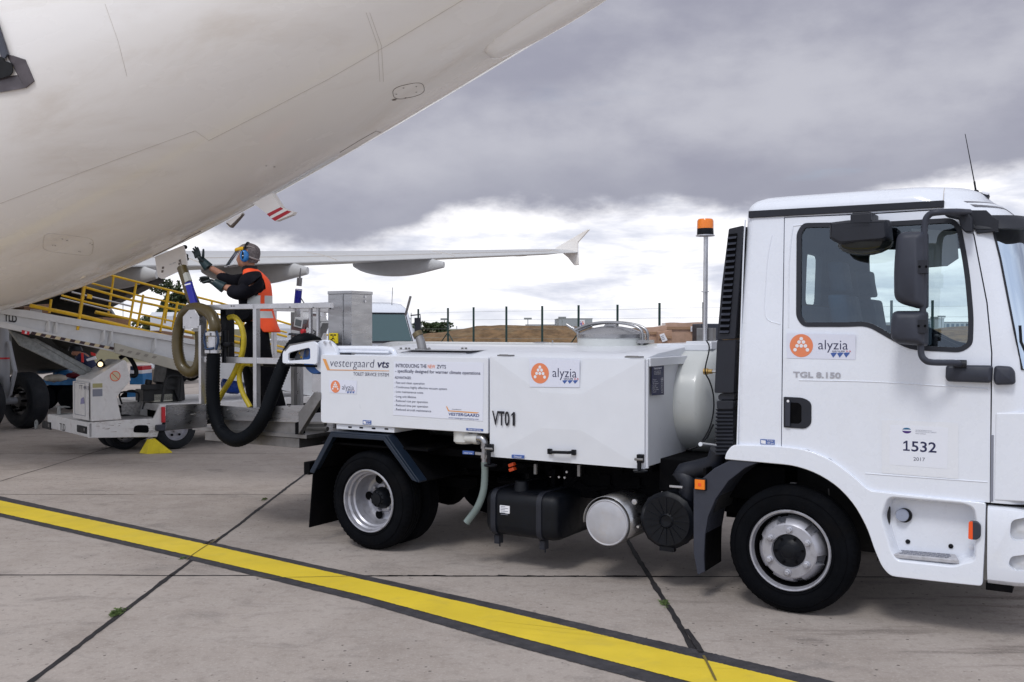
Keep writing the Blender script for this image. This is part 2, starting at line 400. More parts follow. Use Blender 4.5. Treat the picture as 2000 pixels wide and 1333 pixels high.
# ================================================================== SETTING
W0 = Frame((0, 0, 0), 0)
def concrete():
    m = bpy.data.materials.new('concrete'); m.use_nodes = True; t = m.node_tree; g = G(t); b = t.nodes['Principled BSDF']
    v = g.n('ShaderNodeTexCoord').outputs['Object']
    big = g.ss(g.noise(v, .55, 6, .62, .6), .30, .72); mid = g.ss(g.noise(v, 3.2, 6, .6), .3, .72); fine = g.noise(v, 55, 5, .7)
    c = g.mix(big, (.305, .260, .228), (.430, .375, .336)); c = g.mix(g.m('MULTIPLY', mid, .5), c, (.455, .405, .368))
    # each slab was poured on its own day
    sp = g.n('ShaderNodeSeparateXYZ'); g.put(sp.inputs[0], v)
    a = -.0153
    xr = g.m('ADD', g.m('MULTIPLY', sp.outputs[0], math.cos(a)), g.m('MULTIPLY', sp.outputs[1], -math.sin(a)))
    fx = g.m('FLOOR', g.m('DIVIDE', g.m('ADD', xr, 2.27), 3.33)); fy = g.m('FLOOR', g.m('DIVIDE', g.m('SUBTRACT', sp.outputs[1], 6.72), 3.28))
    cb = g.n('ShaderNodeCombineXYZ'); g.put(cb.inputs[0], fx); g.put(cb.inputs[1], fy)
    wn = g.n('ShaderNodeTexWhiteNoise', noise_dimensions='2D'); g.put(wn.inputs['Vector'], cb.outputs[0])
    c = g.mix(g.m('MULTIPLY', wn.outputs[0], .16), c, (.27, .238, .220))
    # oil and tyre stains
    st = g.ss(g.noise(g.vmul(v, (1, 1.8, 1)), 1.6, 6, .65, .8), .52, .70)
    c = g.mix(g.m('MULTIPLY', st, .50), c, (.19, .168, .155))
    # darker worn strip to the right where wheels pass
    d2 = g.ss(g.noise(g.vmul(v, (.5, 3.2, 1)), 1.6, 6, .65), .52, .70)
    rt = g.m('MULTIPLY', g.ss(sp.outputs[0], .4, 1.6), g.m('MULTIPLY', g.ss(sp.outputs[1], 3.7, 4.2), g.ss(sp.outputs[1], 7.5, 6.)))
    c = g.mix(g.m('MULTIPLY', g.m('MULTIPLY', d2, rt), .8), c, (.14, .115, .10))
    c = g.mix(g.ss(fine, .50, .66, 0, .30), c, (.58, .53, .49)); c = g.mix(g.ss(g.noise(v, 16, 4, .7), .50, .66, 0, .30), c, (.20, .17, .15))
    # pitted aggregate
    vo = g.n('ShaderNodeTexVoronoi'); g.put(vo.inputs['Vector'], v); vo.inputs['Scale'].default_value = 17; vo.inputs['Randomness'].default_value = 1
    pit = g.m('MULTIPLY', g.ss(vo.outputs['Distance'], .18, .10), g.ss(g.noise(v, .8, 3), .40, .54))
    pit = g.m('MULTIPLY', pit, g.ss(g.noise(v, 13., 2), .53, .57))
    c = g.mix(g.m('MULTIPLY', pit, .85), c, (.09, .075, .068))
    # grassland and soil far beyond the apron
    far = g.ss(sp.outputs[1], 46, 52)
    c = g.mix(far, c, g.mix(mid, (.09, .10, .04), (.20, .15, .08)))
    g.put(b.inputs['Base Color'], c); b.inputs['Roughness'].default_value = .82; b.inputs['Specular IOR Level'].default_value = .35
    bp = g.n('ShaderNodeBump'); bp.inputs['Distance'].default_value = .004; bp.inputs['Strength'].default_value = .8
    g.put(bp.inputs['Height'], g.m('SUBTRACT', fine, pit)); g.put(b.inputs['Normal'], bp.outputs[0])
    return m
CONC = concrete()
gd = MB().m(CONC)
xs = [-1500, -200, -40, 0, 40, 200, 1500]; ys = [-300, -20, 0, 20, 60, 300, 2500]
gd.add([(x, y, 0) for y in ys for x in xs], [(j * 7 + i, j * 7 + i + 1, (j + 1) * 7 + i + 1, (j + 1) * 7 + i) for j in range(6) for i in range(6)])
tag(gd.build('ground', recalc=False), kind='structure')
def gp(px, py): p = W0.gr(px, py); return Vector((p.x, p.y, 0))
TAR = mat('joint_tar', (.018, .016, .018), .8, var=.3, bump=.002, bs=80)
LINEB = mat('line_border_paint', (.040, .038, .044), .75, var=.25, vs=9, dirt=(.11, .10, .10), dirt_amt=.45, ds=12, bump=.001, bs=200)
LINEY = mat('line_yellow_paint', (.74, .55, .035), .6, var=.06, vs=2, dirt=(.50, .38, .07), dirt_amt=.35, ds=5, bump=.001, bs=200)
# expansion joints: one family runs away from the camera, the other across
jt = MB().m(TAR)
def joint(p0, p1, w, z=.002, wob=.012, seed=0, gaps=0.):
    p0, p1 = Vector(p0), Vector(p1); L = (p1 - p0).length; n = max(2, int(L / .06)); t = (p1 - p0).normalized(); q = Vector((-t.y, t.x, 0)); pts = []
    for i in range(n + 1):
        c = p0.lerp(p1, i / n); o = mnoise.noise(Vector((i * .09, seed, 0))) * wob
        ww = w * (.75 + .5 * abs(mnoise.noise(Vector((i * .35, seed + 9, 0)))) + .35 * random.random())
        if gaps and mnoise.noise(Vector((i * .12, seed + 30, 0))) > gaps: ww *= .15
        pts.append((c + q * (o + ww / 2) + Vector((0, 0, z)), c + q * (o - ww / 2) + Vector((0, 0, z))))
    b = len(jt.v); jt.v += [v for p in pts for v in p]
    for i in range(n): jt.f.append([b + 2 * i, b + 2 * i + 2, b + 2 * i + 3, b + 2 * i + 1]); jt.mi.append(0)
vpd = Vector(((971 - 1000) / FPX, 1, 0)).normalized()
def radial(pxb, w, seed, y1=45., gaps=0.):
    p = gp(pxb, 1333); p = p - vpd * 2.5; joint(p, p + vpd * (y1 - p.y), w, seed=seed, gaps=gaps)
radial(60, .034, 1); radial(1395, .036, 2, 30)
b0 = gp(60, 1333); b1 = gp(1395, 1333); stp = (b1 - b0).x
for k in (-1, -2, -3, 2, 3): 
    p = b0 + Vector((stp * k, 0, 0)); joint(p - vpd, p + vpd * 40, .014, seed=20 + k)
for k, (yy, w) in enumerate(((6.72, .020), (10.0, .010), (13.28, .012), (16.6, .012), (20., .012), (24., .012), (28., .012), (3.4, .02))):
    joint((-16, yy + .16, 0), (14, yy - .12, 0), w, seed=40 + k, gaps=.25 if k == 1 else 0, wob=.02 if k else .012)
for i in range(70):                       # crumbled edge of the nearest cross joint
    x = random.uniform(-1.4, 1.0); joint((x, 6.72 + .16 - (x + 16) * .28 / 30 + random.gauss(0, .008), 0), (x + random.uniform(.05, .16), 6.72 + .16 - (x + 16) * .28 / 30 + random.gauss(0, .008), 0), random.uniform(.006, .022), seed=90 + i, z=.0025, wob=.01)
tag(jt.build('joint_sealant', recalc=False, smooth=0), kind='structure')
# painted taxi line
def band(name, top, bot, z, mt):
    T = [gp(*p) for p in top]; B = [gp(*p) for p in bot]
    T.insert(0, T[0] + (T[0] - T[1]) * 3.0); B.insert(0, B[0] + (B[0] - B[1]) * 3.0); dT, dB = (T[-1] - T[-2]).normalized(), (B[-1] - B[-2]).normalized(); T.append(T[-1] + dT * 14); B.append(B[-1] + dB * 14)
    m = MB().m(mt); N = 480; a, b = [], []
    def samp(P, t):
        k = min(len(P) - 2, int(t * (len(P) - 1))); return P[k].lerp(P[k + 1], t * (len(P) - 1) - k)
    for i in range(N + 1):
        for P, o, sd in ((T, a, 1.), (B, b, 7.)):
            q = samp(P, i / N).copy(); q.z = z; q.y += mnoise.noise(Vector((i * .8, sd + z * 900, 0))) * .008 + (random.random() - .5) * .004; o.append(q)
    m.add(a + b, [(i, i + 1, N + 2 + i, N + 1 + i) for i in range(N)])
    return tag(m.build(name, recalc=False, smooth=0), kind='structure')
band('line_border', [(0, 970), (415, 1060.5), (1000, 1188), (1315, 1260), (1630, 1333)], [(0, 1010), (365, 1093.5), (700, 1175), (1000, 1262), (1262, 1333)], .004, LINEB)
band('taxi_line', [(0, 979), (415, 1067.5), (1000, 1200), (1280, 1268), (1550, 1333)], [(0, 1003.5), (365, 1085.5), (700, 1163), (1000, 1243.5), (1343, 1333)], .0065, LINEY)
# fine cracks where the joints show through the paint
jt = MB().m(mat('paint_crack', (.16, .12, .03), .9))
def crack(pa, pb, w, sd): joint(gp(*pa), gp(*pb), w, z=.010, seed=sd, wob=.02)
crack((428, 1052), (362, 1096), .007, 61); crack((1374, 1284), (1398, 1333), .014, 62);  crack((500, 1131), (690, 1128), .006, 64)
tag(jt.build('paint_crack', recalc=False, smooth=0), kind='structure')
jt = MB().m(TAR); crack((1340, 1232), (1370, 1277), .034, 67); crack((398, 1065), (417, 1056), .024, 68)
tag(jt.build('border_joint', recalc=False, smooth=0), kind='structure')
# tyre marks on the right
# weeds growing in the joints
GRASS = mat('weed_green', (.11, .16, .05), .7, var=.4, vs=40)
def weed(px, py, r, n, label):
    p = gp(px, py); fr = Frame(p, 0); m = MB().m(GRASS)
    for i in range(n):
        a = random.uniform(0, 6.28); L = r * random.uniform(.4, 1.); jd = (gp(60, 1333) - gp(600, 928)).normalized() if False else vpd; o = jd * random.gauss(0, r * .6) + Vector((random.gauss(0, r * .16), 0, .004)); L *= .6; w = r * .035
        dr = Vector((math.cos(a), math.sin(a), 0)); sdv = Vector((-dr.y, dr.x, 0)) * w; k = random.uniform(.15, .7)
        mid = o + dr * L * .5 + Vector((0, 0, L * k)); tip = o + dr * L + Vector((0, 0, L * k * .7))
        m.add([o - sdv, o + sdv, mid + sdv * .8, tip, mid - sdv * .8], [(0, 1, 2, 3, 4)])
    o = m.build('weed', smooth=0, recalc=False); o.location = p
    tag(o, label, 'weed', 'weeds growing in the concrete joints')
weed(228, 1200, .06, 190, 'largest green weed tuft in the dark joint at the lower left of the apron')
weed(1298, 1181, .05, 110, 'green weed tuft in the joint in front of the truck cab wheel')
weed(357, 1092, .035, 50, 'small weed beside the yellow line where the left joint crosses it')
weed(517, 977, .05, 50, 'sparse weed in the joint just behind the truck rear mudflap')

# ------------------------------------------------------------------ airliner
U0 = (.857, -.515)
TF = Frame((1.656, 5.83, 0), u=U0)         # truck frame: x forward, y away from the camera, z up; the airliner lies parallel to it
AIRW = mat('airliner_white', (.90, .865, .825), .24, coat=.45, var=.02, vs=1.2, stretch=(.22, 1, 1), dirt=(.60, .51, .41), dirt_amt=.45, ds=1.5)
AIRG = mat('wing_grey', (.53, .53, .53), .35, coat=.2, var=.03, dirt=(.33, .31, .29), dirt_amt=.3, ds=1.2)
AIRL = mat('panel_gap', (.58, .53, .48), .8)
AIRD = mat('panel_gap_dark', (.17, .14, .12), .8)
FY, FZT, FXK, FSL, FR_, FK = .851, 5.965, -10.921, .4051, 1.98, 4.949
def fus_sec(x):
    zb = (FZT - 2 * FR_ * 1.04) + (FSL * ((x - FXK) ** 2 / (x - FXK + FK)) if x > FXK else 0)
    zt = FZT - max(0, x - 1) * .05
    r = max(.05, (zt - zb) / 2); return (zt + zb) / 2, r, r / 1.04
def fus_pt(x, a, off=0.):
    zc, r, rw = fus_sec(x); return Vector((x, FY + (rw + off) * math.cos(a), zc + (r + off) * math.sin(a)))
def fus_hit(px, py):
    """first point where the line of sight meets the fuselage (local coordinates)"""
    d = ray(px, py); o = TF.L(CAM); dl = Vector((d.dot(TF.u), d.dot(TF.w), d.z)); best = None
    def F(t):
        p = o + dl * t; zc, r, rw = fus_sec(p.x); return ((p.y - FY) / rw) ** 2 + ((p.z - zc) / r) ** 2 - 1
    t = 2.; mn = (9, 0)
    while t < 30:
        f = F(t)
        if f < mn[0]: mn = (f, t)
        if f < 0:
            a, b = t - .05, t
            for _ in range(20):
                m_ = (a + b) / 2
                if F(m_) < 0: b = m_
                else: a = m_
            return o + dl * b
        t += .05
    return o + dl * mn[1]
def fus_norm(p):
    zc, r, rw = fus_sec(p.x); n = Vector((0, (p.y - FY) / rw ** 2, (p.z - zc) / r ** 2)); e = .02
    z2 = fus_sec(p.x + e); z1 = fus_sec(p.x - e)
    f = lambda q, s_: ((q.y - FY) / s_[2]) ** 2 + ((q.z - s_[0]) / s_[1]) ** 2
    n.x = (f(p, z2) - f(p, z1)) / (2 * e) / 2; return n.normalized()
AIR = thing('airliner', 'large white airliner, its rear fuselage and wing above the service truck', 'airplane', TF)
m = MB().m(AIRW); xs_ = [-32, -30, -27, -23, -19, -15] + [-11 + .35 * i for i in range(48)] + [6.2, 7.2, 8.0]
NS = 72; lp = []
for x in xs_: lp.append([fus_pt(x, 2 * math.pi * k / NS) for k in range(NS)])
lp[0] = [Vector((-33.5, FY + (p.y - FY) * .4, 3.9 + (p.z - 3.9) * .4)) for p in lp[1]]; lp[-1] = [Vector((8.3, p.y, p.z)) * 1 for p in lp[-1]]
m.loft(lp); m.build('fuselage', AIR, smooth=50)
def surf_line(name, runs, r=.004, mt=AIRL, off=.0):
    m = MB().m(mt)
    for pts in runs:
        P = []
        for a, b in zip(pts, pts[1:]):
            n = max(2, int(math.hypot(b[0] - a[0], b[1] - a[1]) / 14))
            P += [(a[0] + (b[0] - a[0]) * i / n, a[1] + (b[1] - a[1]) * i / n) for i in range(n)]
        P.append(pts[-1]); H = [fus_hit(*p) for p in P]; H = [h + fus_norm(h) * off for h in H]
        m.tube(H, r, 5)
    return m.build(name, AIR, recalc=True)
surf_line('panel_line', [[(-5, 400), (120, 352), (260, 300), (381, 256), (408, 275), (520, 218), (640, 156), (760, 87), (905, 0)]], .0022)
surf_line('panel_line', [[(205, 8), (231, 82), (248, 150)]], .002)
surf_line('panel_line', [[(715, 25), (738, 90), (742, 160)], [(722, 25), (745, 90), (749, 160)]], .0018)
def rloop(cx, cy, hw, hh, ang, n=28, pw=3.):
    o = []
    for k in range(n + 1):
        a = 2 * math.pi * k / n; c, s_ = math.cos(a), math.sin(a)
        x = hw * math.copysign(abs(c) ** (2 / pw), c); y = hh * math.copysign(abs(s_) ** (2 / pw), s_)
        o.append((cx + x * math.cos(ang) - y * math.sin(ang), cy + x * math.sin(ang) + y * math.cos(ang)))
    return o
surf_line('access_hatch', [rloop(798, 178, 31, 13, -.22)], .0026, AIRD)
surf_line('access_hatch', [rloop(133, 478, 49, 18, .12, pw=5)], .0022)
for a, b, r in ((770, 195, 5), (788, 172, 2), (813, 169, 2), (813, 180, 2), (792, 191, 2), (774, 184, 2), (520, 324, 2.2), (536, 326, 2.6), (122, 467, 2.2), (131, 470, 2.2), (103, 479, 2), (108, 480, 2), (176, 475, 2), (180, 478, 2), (154, 491, 2), (157, 492, 2), (738, 262, 2), (693, 290, 2), (743, 258, 2), (698, 288, 2), (1045, 45, 2)):
    h = fus_hit(a, b); n = fus_norm(h); q = n.orthogonal().normalized(); MB().m(AIRD).disc(h + n * .003, r * .0042, q, n.cross(q), 8, .6).build('fastener', AIR, smooth=0, recalc=False)
surf_line('panel_line', [[(664, 298), (700, 276), (735, 256), (748, 262)]], .003, AIRD)
surf_line('panel_line', [[(300, 500), (340, 480), (372, 462), (392, 452)]], .006, AIRD)
# door corner with its scuff plate at the upper left
def patch(name, pts, off, th, mt, n=3):
    P = []
    for i, a in enumerate(pts):
        b = pts[(i + 1) % len(pts)]
        for k in range(n): P.append((a[0] + (b[0] - a[0]) * k / n, a[1] + (b[1] - a[1]) * k / n))
    H = [fus_hit(*p) for p in P]; N_ = fus_norm(H[0]); mm = MB().m(mt)
    mm.add([h + fus_norm(h) * off for h in H] + [h + fus_norm(h) * (off - th) for h in H],
           [tuple(range(len(H)))] + [(i, (i + 1) % len(H), len(H) + (i + 1) % len(H), len(H) + i) for i in range(len(H))])
    return mm.build(name, AIR, smooth=0)
patch('scuff_plate', [(-60, 60), (-2, 45), (18, 108), (26, 109), (50, 117), (68, 159), (52, 172), (0, 181), (-60, 190)], .018, .02, mat('scuff_plate_grey', (.13, .115, .125), .5, metal=.4, var=.2))
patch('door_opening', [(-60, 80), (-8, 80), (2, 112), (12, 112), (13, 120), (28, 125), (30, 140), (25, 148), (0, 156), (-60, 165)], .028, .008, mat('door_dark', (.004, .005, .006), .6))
patch('door_frame', [(-8, 30), (0, 42), (22, 108), (17, 116), (10, 112), (-8, 58)], .045, .02, mat('door_frame_grey', (.06, .065, .085), .45))
# belly fairing at the top right
h = fus_hit(1085, 30); n = fus_norm(h)
bl = MB().m(AIRW); t_ = Vector((1, 0, .36)).normalized(); t_ = (t_ - n * t_.dot(n)).normalized(); b_ = n.cross(t_)
for _ in (0,):
    L = []; 
    for i in range(13):
        a = -math.pi / 2 + math.pi * i / 12; x = math.sin(a) * .66; r = math.cos(a) ** .45 if math.cos(a) > 1e-6 else 0
        L.append([h + t_ * x + b_ * (math.cos(q) * r * .17) + n * (math.sin(q) * r * .10 - .01) for q in [2 * math.pi * k / 20 for k in range(20)]])
    bl.loft(L)
bl.build('belly_fairing', AIR, smooth=60)
# drain mast with red stripes, and the small blade next to it (both on the keel line)
def keel(name, pts, th, mts):
    mm = MB()
    for pp, mt in mts: mm.m(mt).prism(TF.poly(pp, FY), FY - th / 2 - (0 if mt is AIRW else .002), FY + th / 2 + (0 if mt is AIRW else .002))
    return mm.build(name, AIR, smooth=30)
keel('drain_mast', None, .05, [([(498, 398), (535, 378), (553, 406), (577, 415), (574, 420), (542, 433), (528, 421)], AIRW),
     ([(525, 419), (552, 405.5), (557, 409), (530, 424)], REDT), ([(534, 428), (565, 412), (573, 414.5), (541, 432.6)], REDT)])
keel('blade_antenna', None, .03, [([(443, 434), (476, 416), (468, 428), (453, 445), (449, 444)], AIRW), ([(453, 441), (474, 421), (476, 419), (467, 430), (453, 445.5), (444, 437), (446, 436)], AIRD)])
# lavatory service door hanging open
ZP = TF.Wd(fus_hit(352, 478)).y
dp = MB().m(AIRW); A_ = fillet([(302, 502), (357, 479.5), (362, 498), (365, 520), (355, 527), (316, 546), (308, 541)], [3, 3, 2, 5, 3, 5, 3], 3)
P3 = [TF.at(a, b, ZP - (b - 480) * .002) for a, b in A_]; nn = Vector((0, .02, .004)); dp.slab(P3, nn)
dd = dp.build('service_door', AIR, bevel=.003)
lt = MB().m(AIRD)
for a, b in ((318, 524), (317, 531), (351, 510), (350, 516)): lt.slab([TF.at(a + i, b + j, ZP - (b - 480) * .002 - .004) for i, j in ((-1.6, -2.5), (2.2, -3), (1.2, 3), (-2, 2.2))], Vector((0, .003, 0)))
lt.tube([TF.at(352, 508, ZP - .08), TF.at(357, 528, ZP - .1)], .004, 5)
lt.m(LGREY2).text('FILL HERE', TF.at(331, 518, ZP - .083), TF.at(346, 513, ZP - .083) - TF.at(331, 518, ZP - .083), (0, 0, 1), .075, .012)
lt.build('latch', dd, smooth=0, recalc=False)
fit = MB().m(BLACKM)
for a, b in ((361, 483), (363, 500), (364, 506)): fit.lathe([(.02, -.02), (.026, 0), (.02, .02)], TF.at(a, b, ZP + .12), n=10)
fit.build('service_fitting', AIR)
# right wing beyond the fuselage
def foil(xte, y, zte, ch, tc, inc, n=14):
    """airfoil loop; trailing edge at xte, nose at xte - ch"""
    up, lo = [], []
    for i in range(n + 1):
        s_ = (1 - math.cos(math.pi * i / n)) / 2     # 0 = nose, 1 = tail
        th = 5 * tc * (.2969 * math.sqrt(s_) - .126 * s_ - .3516 * s_ ** 2 + .2843 * s_ ** 3 - .1015 * s_ ** 4)
        cam_ = .012 * math.sin(math.pi * s_) + .018 * math.sin(math.pi * min(1, s_ ** 3))
        x = xte - ch + s_ * ch
        zb = (1 - s_) * ch * math.tan(inc)
        up.append(Vector((x, y, zte + zb + (cam_ + th) * ch))); lo.append(Vector((x, y, zte + zb + (cam_ - th) * ch)))
    lo[-1] = lo[-1] - Vector((0, 0, .012))
    return up + lo[::-1][:-1]
wing_st = [(-12.9, 1.2, 2.62, 7.4, .15, R(2.2)), (-13.3, 4.0, 2.80, 5.4, .13, R(2.4)), (-13.4, 6.4, 2.95, 3.9, .12, R(2.3)), (-12.2, 10.8, 3.28, 2.9, .113, R(2.2)), (-10.55, 17.0, 3.80, 1.55, .105, R(1.5))]
wm = MB().m(AIRG)
st = []
for a, b in zip(wing_st, wing_st[1:]):
    for k in range(6): st.append([a[i] + (b[i] - a[i]) * k / 6 for i in range(6)])
st.append(wing_st[-1])
wm.loft([foil(q[0], FY + q[1], q[2], q[3], q[4], q[5]) for q in st]); wing = wm.build('wing', AIR, smooth=50)
def wp(yc, s_=1., dz=0.):
    for a, b in zip(wing_st, wing_st[1:]):
        if yc <= b[1] or b is wing_st[-1]:
            t = (yc - a[1]) / (b[1] - a[1]); q = [a[i] + (b[i] - a[i]) * t for i in range(6)]; break
    pt = foil(q[0], FY + q[1], q[2], q[3], q[4], q[5]); n = 14
    return q, pt
fl = MB().m(AIRL)
for y0_, y1_, sc in ((2.2, 6.2, 11), (6.8, 12.6, 11), (12.9, 16.2, 11)):
    pts = []
    for i in range(9):
        q, pt = wp(y0_ + (y1_ - y0_) * i / 8); pts.append(pt[sc] + Vector((0, 0, .004)))
    fl.tube(pts, .010, 4)
for y_ in (6.5, 12.75, 9.5, 16.3):
    q, pt = wp(y_); fl.tube([pt[k] + Vector((0, 0, .004)) for k in (9, 10, 11, 12, 13)], .010, 4)
    fl.tube([pt[k] - Vector((0, 0, .004)) for k in (27, 26, 25, 24, 23, 22, 15)][:5] , .008, 4)
fl.build('flap_gap', wing)
def fairing(yc, L, dz=.0, sc=1.):
    q, pt = wp(yc); xe = q[0] + .35 * sc; mm = MB().m(AIRG); loops = []; N = 14
    for i in range(N + 1):
        t = i / N; x = xe - L * (1 - t); w_ = .20 * sc * (math.sin(math.pi * (.04 + .90 * t) ** .8) ** .6 * .9 * (1 - .55 * t ** 4) + .08)
        hh = .30 * sc * (math.sin(math.pi * (.03 + .88 * t ** .85)) ** .7) * (1 - .55 * t ** 4) + .02
        zc = q[2] - .08 - .10 * sc + (1 - t) * .10 * L * .35
        loops.append([Vector((x, FY + yc + math.cos(a) * w_, zc + math.sin(a) * hh)) for a in [2 * math.pi * k / 18 for k in range(18)]])
    mm.loft(loops); o = mm.build('flap_fairing', AIR, smooth=60); return o
fairing(5.1, 2.6, sc=.95); fairing(8.45, 3.1, sc=1.05); fairing(12.05, 2.7, sc=.92)
fe = MB().m(AIRW); yt = FY + 17.02
fe.prism(TF.poly([(1086, 484), (1147.6, 448.6), (1152.5, 448.4), (1129.5, 474), (1129, 486), (1131, 518), (1122, 519), (1110, 504), (1098, 494), (1085, 489)], yt), yt - .03, yt + .03)
fe.build('wingtip_fence', AIR, bevel=.02, smooth=0)
# right engine and its pylon
eng = MB().m(mat('nacelle_dark', (.030, .030, .026), .35, coat=.2, var=.1)); ec = Vector((0, FY + 5.75, 1.86))
eng.lathe([(.85, -20.2), (.98, -20.1), (1.10, -19.6), (1.16, -18.6), (1.10, -17.4), (.98, -16.6), (.90, -16.5), (.60, -16.4), (.42, -15.6), (.30, -15.4), (.001, -15.0)], ec, 'x', 40, caps=False)
en = eng.build('engine_nacelle', AIR, smooth=50)
py_ = MB().m(mat('pylon_dark', (.045, .040, .036), .5)); py_.prism([(-19.3, 2.9), (-16.6, 2.85), (-13.9, 2.75), (-13.75, 2.62), (-15.6, 2.05), (-17, 2.2)], ec.y - .16, ec.y + .16); py_.build('engine_pylon', AIR, bevel=.04)
# right main gear
GX = TF.L(gp(32, 838)); gx, gy = GX.x, GX.y
tyre_prof = lambda r, w: [(r * .52, w * .10), (r * .62, w * .02), (r * .80, 0), (r * .92, w * .05), (r * .985, w * .17), (r, w * .32), (r, w * .68), (r * .985, w * .83), (r * .92, w * .95), (r * .80, w), (r * .62, w * .98), (r * .52, w * .90)]
for k, y_ in enumerate((gy, gy - .78)):
    w1 = MB().m(RUBBER2).lathe(tyre_prof(.485, .34), (gx, y_, .485), n=48, caps=False); wo_ = w1.build('gear_wheel', AIR)
    w2 = MB().m(STEELD).lathe([(.25, .05), (.24, .10), (.20, .12), (.12, .10), (.11, .02), (.05, -.01), (.001, -.01)], (gx, y_, .485), n=28, caps=False); w2.m(BLACKM)
    for q in range(8):
        a = q * math.pi / 4; w2.lathe([(.022, -.01), (.022, .1)], (gx + math.cos(a) * .17, y_, .485 + math.sin(a) * .17), n=8)
    w2.build('wheel_hub', wo_)
lg = MB().m(mat('gear_grey', (.30, .31, .34), .4, coat=.2)); lg.tube([(gx, gy - .20, .5), (gx - .02, gy - .22, 2.9)], .085, 14); lg.tube([(gx, gy - .75, .485), (gx, gy + .3, .485)], .06, 12)
lg.tube([(gx + .14, gy - .2, .6), (gx + .30, gy - .2, 1.0), (gx + .12, gy - .2, 1.5)], .035, 8)
lg.m(RED).lathe([(.088, 0), (.088, .03)], (gx, gy - .21, 1.2), 'z', 14); lg.build('landing_gear_leg', AIR)
gdn = MB().m(mat('gear_door_grey', (.10, .10, .09), .5)); gdn.slab([TF.at(5, 690, 16.9), TF.at(7, 600, 16.9), TF.at(18, 640, 17.2), TF.at(20, 728, 17.2), TF.at(8, 732, 16.9)], (0, .04, 0)); gdn.build('gear_door', AIR)
# ================================================================== THE SERVICE TRUCK
TR = thing('service_truck', 'white toilet service truck with cab, tank body and lift platform under the airliner', 'truck', TF)
def T(pts, y=0.): return TF.poly(pts, y)
FX = TF.sz(1541, 1086, 0)[0]; RX = TF.sz(716, 983, 0)[0]; WR = .384
# ---- wheels
def truck_wheel(x, y0, front, hidden=False):
    side = 1
    m = MB().m(RUBBER); w = .215
    pr = [(.236, .014), (.262, .004), (.30, -.002), (.335, .002), (.362, .014), (.374, .026), (.381, .040), (.384, .055), (.384, .070), (.374, .072), (.374, .080), (.384, .082),
          (.385, .104), (.375, .106), (.375, .114), (.385, .116), (.384, .138), (.374, .140), (.374, .148), (.384, .150), (.381, .175), (.370, .196), (.335, .214), (.27, .214), (.236, .20)]
    def lug(j, k): return -.007 if (j in (4, 5, 6, 20, 21) and k % 2) else 0
    m.lathe(pr, (x, y0, WR), n=112, mod=lug, caps=False)
    for rr in (.262, .30, .338): m.lathe([(rr - .002, -.0005), (rr, -.0045), (rr + .002, -.0005)], (x, y0 + .002, WR), n=64, caps=False)
    h = MB().m(RIM)
    if front:
        h.lathe([(.243, .016), (.246, .004), (.240, -.004), (.232, -.002), (.228, .010), (.222, .030)], (x, y0, WR), n=56, caps=False); h.m(BLACKM).lathe([(.222, .030), (.214, .045), (.212, .085), (.20, .10)], (x, y0, WR), n=56, caps=False)  # silver barrel coloured black: shade of the deep gap put into the material
        # hub disc with scallops at its edge
        def sc(j, k):
            if j in (1, 2, 3): 
                a = (k / 96 * 6 + .35) % 1; return -.030 if a < .24 else 0
            return 0
        h.m(RIM).lathe([(.208, .10), (.198, .060), (.190, .030), (.180, .010), (.166, -.006), (.158, -.012), (.104, -.016), (.099, -.004), (.097, .03)], (x, y0, WR), n=96, mod=sc, caps=False)
    else:
        h.lathe([(.243, .016), (.246, .004), (.240, -.004), (.232, -.002), (.227, .012), (.225, .03), (.212, .042), (.208, .075), (.196, .085), (.192, .150), (.184, .190), (.172, .205), (.150, .212), (.118, .205), (.108, .190), (.086, .188)], (x, y0, WR), n=56, caps=False)
    o = h.build('wheel', TR, smooth=28)
    m.build('tyre', o, smooth=25)
    n = MB()
    if front:
        n.m(BLACKM).lathe([(.212, .086), (.19, .088), (.08, .088)], (x, y0, WR), n=40, caps=False)
        n.m(BLACK).lathe([(.099, .004), (.092, .002), (.070, .0), (.050, -.014), (.042, -.024), (.030, -.028), (.001, -.028)], (x, y0, WR), n=32)
        for k in range(6):
            a = R(28) + k * math.pi / 3; c = (x + math.cos(a) * .128, y0, WR + math.sin(a) * .128)
            n.m(RIM).lathe([(.022, -.012), (.021, -.022), (.017, -.024)], c, n=18).lathe([(.0165, -.022), (.0165, -.040), (.012, -.043), (.001, -.043)], c, n=6)
        for k in range(6):
            a = R(5) + k * math.pi / 3; c = (x + math.cos(a) * .080, y0, WR + math.sin(a) * .080); n.m(BLACKM).lathe([(.008, .002), (.008, -.006), (.001, -.006)], c, n=8)
    else:
        for k in range(5):
            a = math.pi / 5 + math.pi * .8 + k * math.pi * .4; n.m(BLACKM).lathe([(.034, .196), (.034, .2), (.001, .2)], (x + math.cos(a) * .148, y0 - .004, WR + math.sin(a) * .148), n=22)
        n.m(BLACK).lathe([(.085, .19), (.082, .165), (.070, .125), (.062, .115), (.045, .110), (.042, .100), (.001, .098)], (x, y0, WR), n=32)
        for k in range(6):
            a = R(12) + k * math.pi / 3; c = (x + math.cos(a) * .103, y0, WR + math.sin(a) * .103)
            n.m(RIM).lathe([(.017, .190), (.017, .175), (.010, .160), (.001, .160)], c, n=6)
        for k in range(10):
            a = k * math.pi / 5; n.m(BLACKM).lathe([(.006, .12), (.006, .108), (.001, .108)], (x + math.cos(a) * .055, y0, WR + math.sin(a) * .055), n=6)
    n.build('wheel_nuts' if front else 'wheel_hub', o, smooth=28)
truck_wheel(FX, 0.005, True)
truck_wheel(RX, 0.015, False)
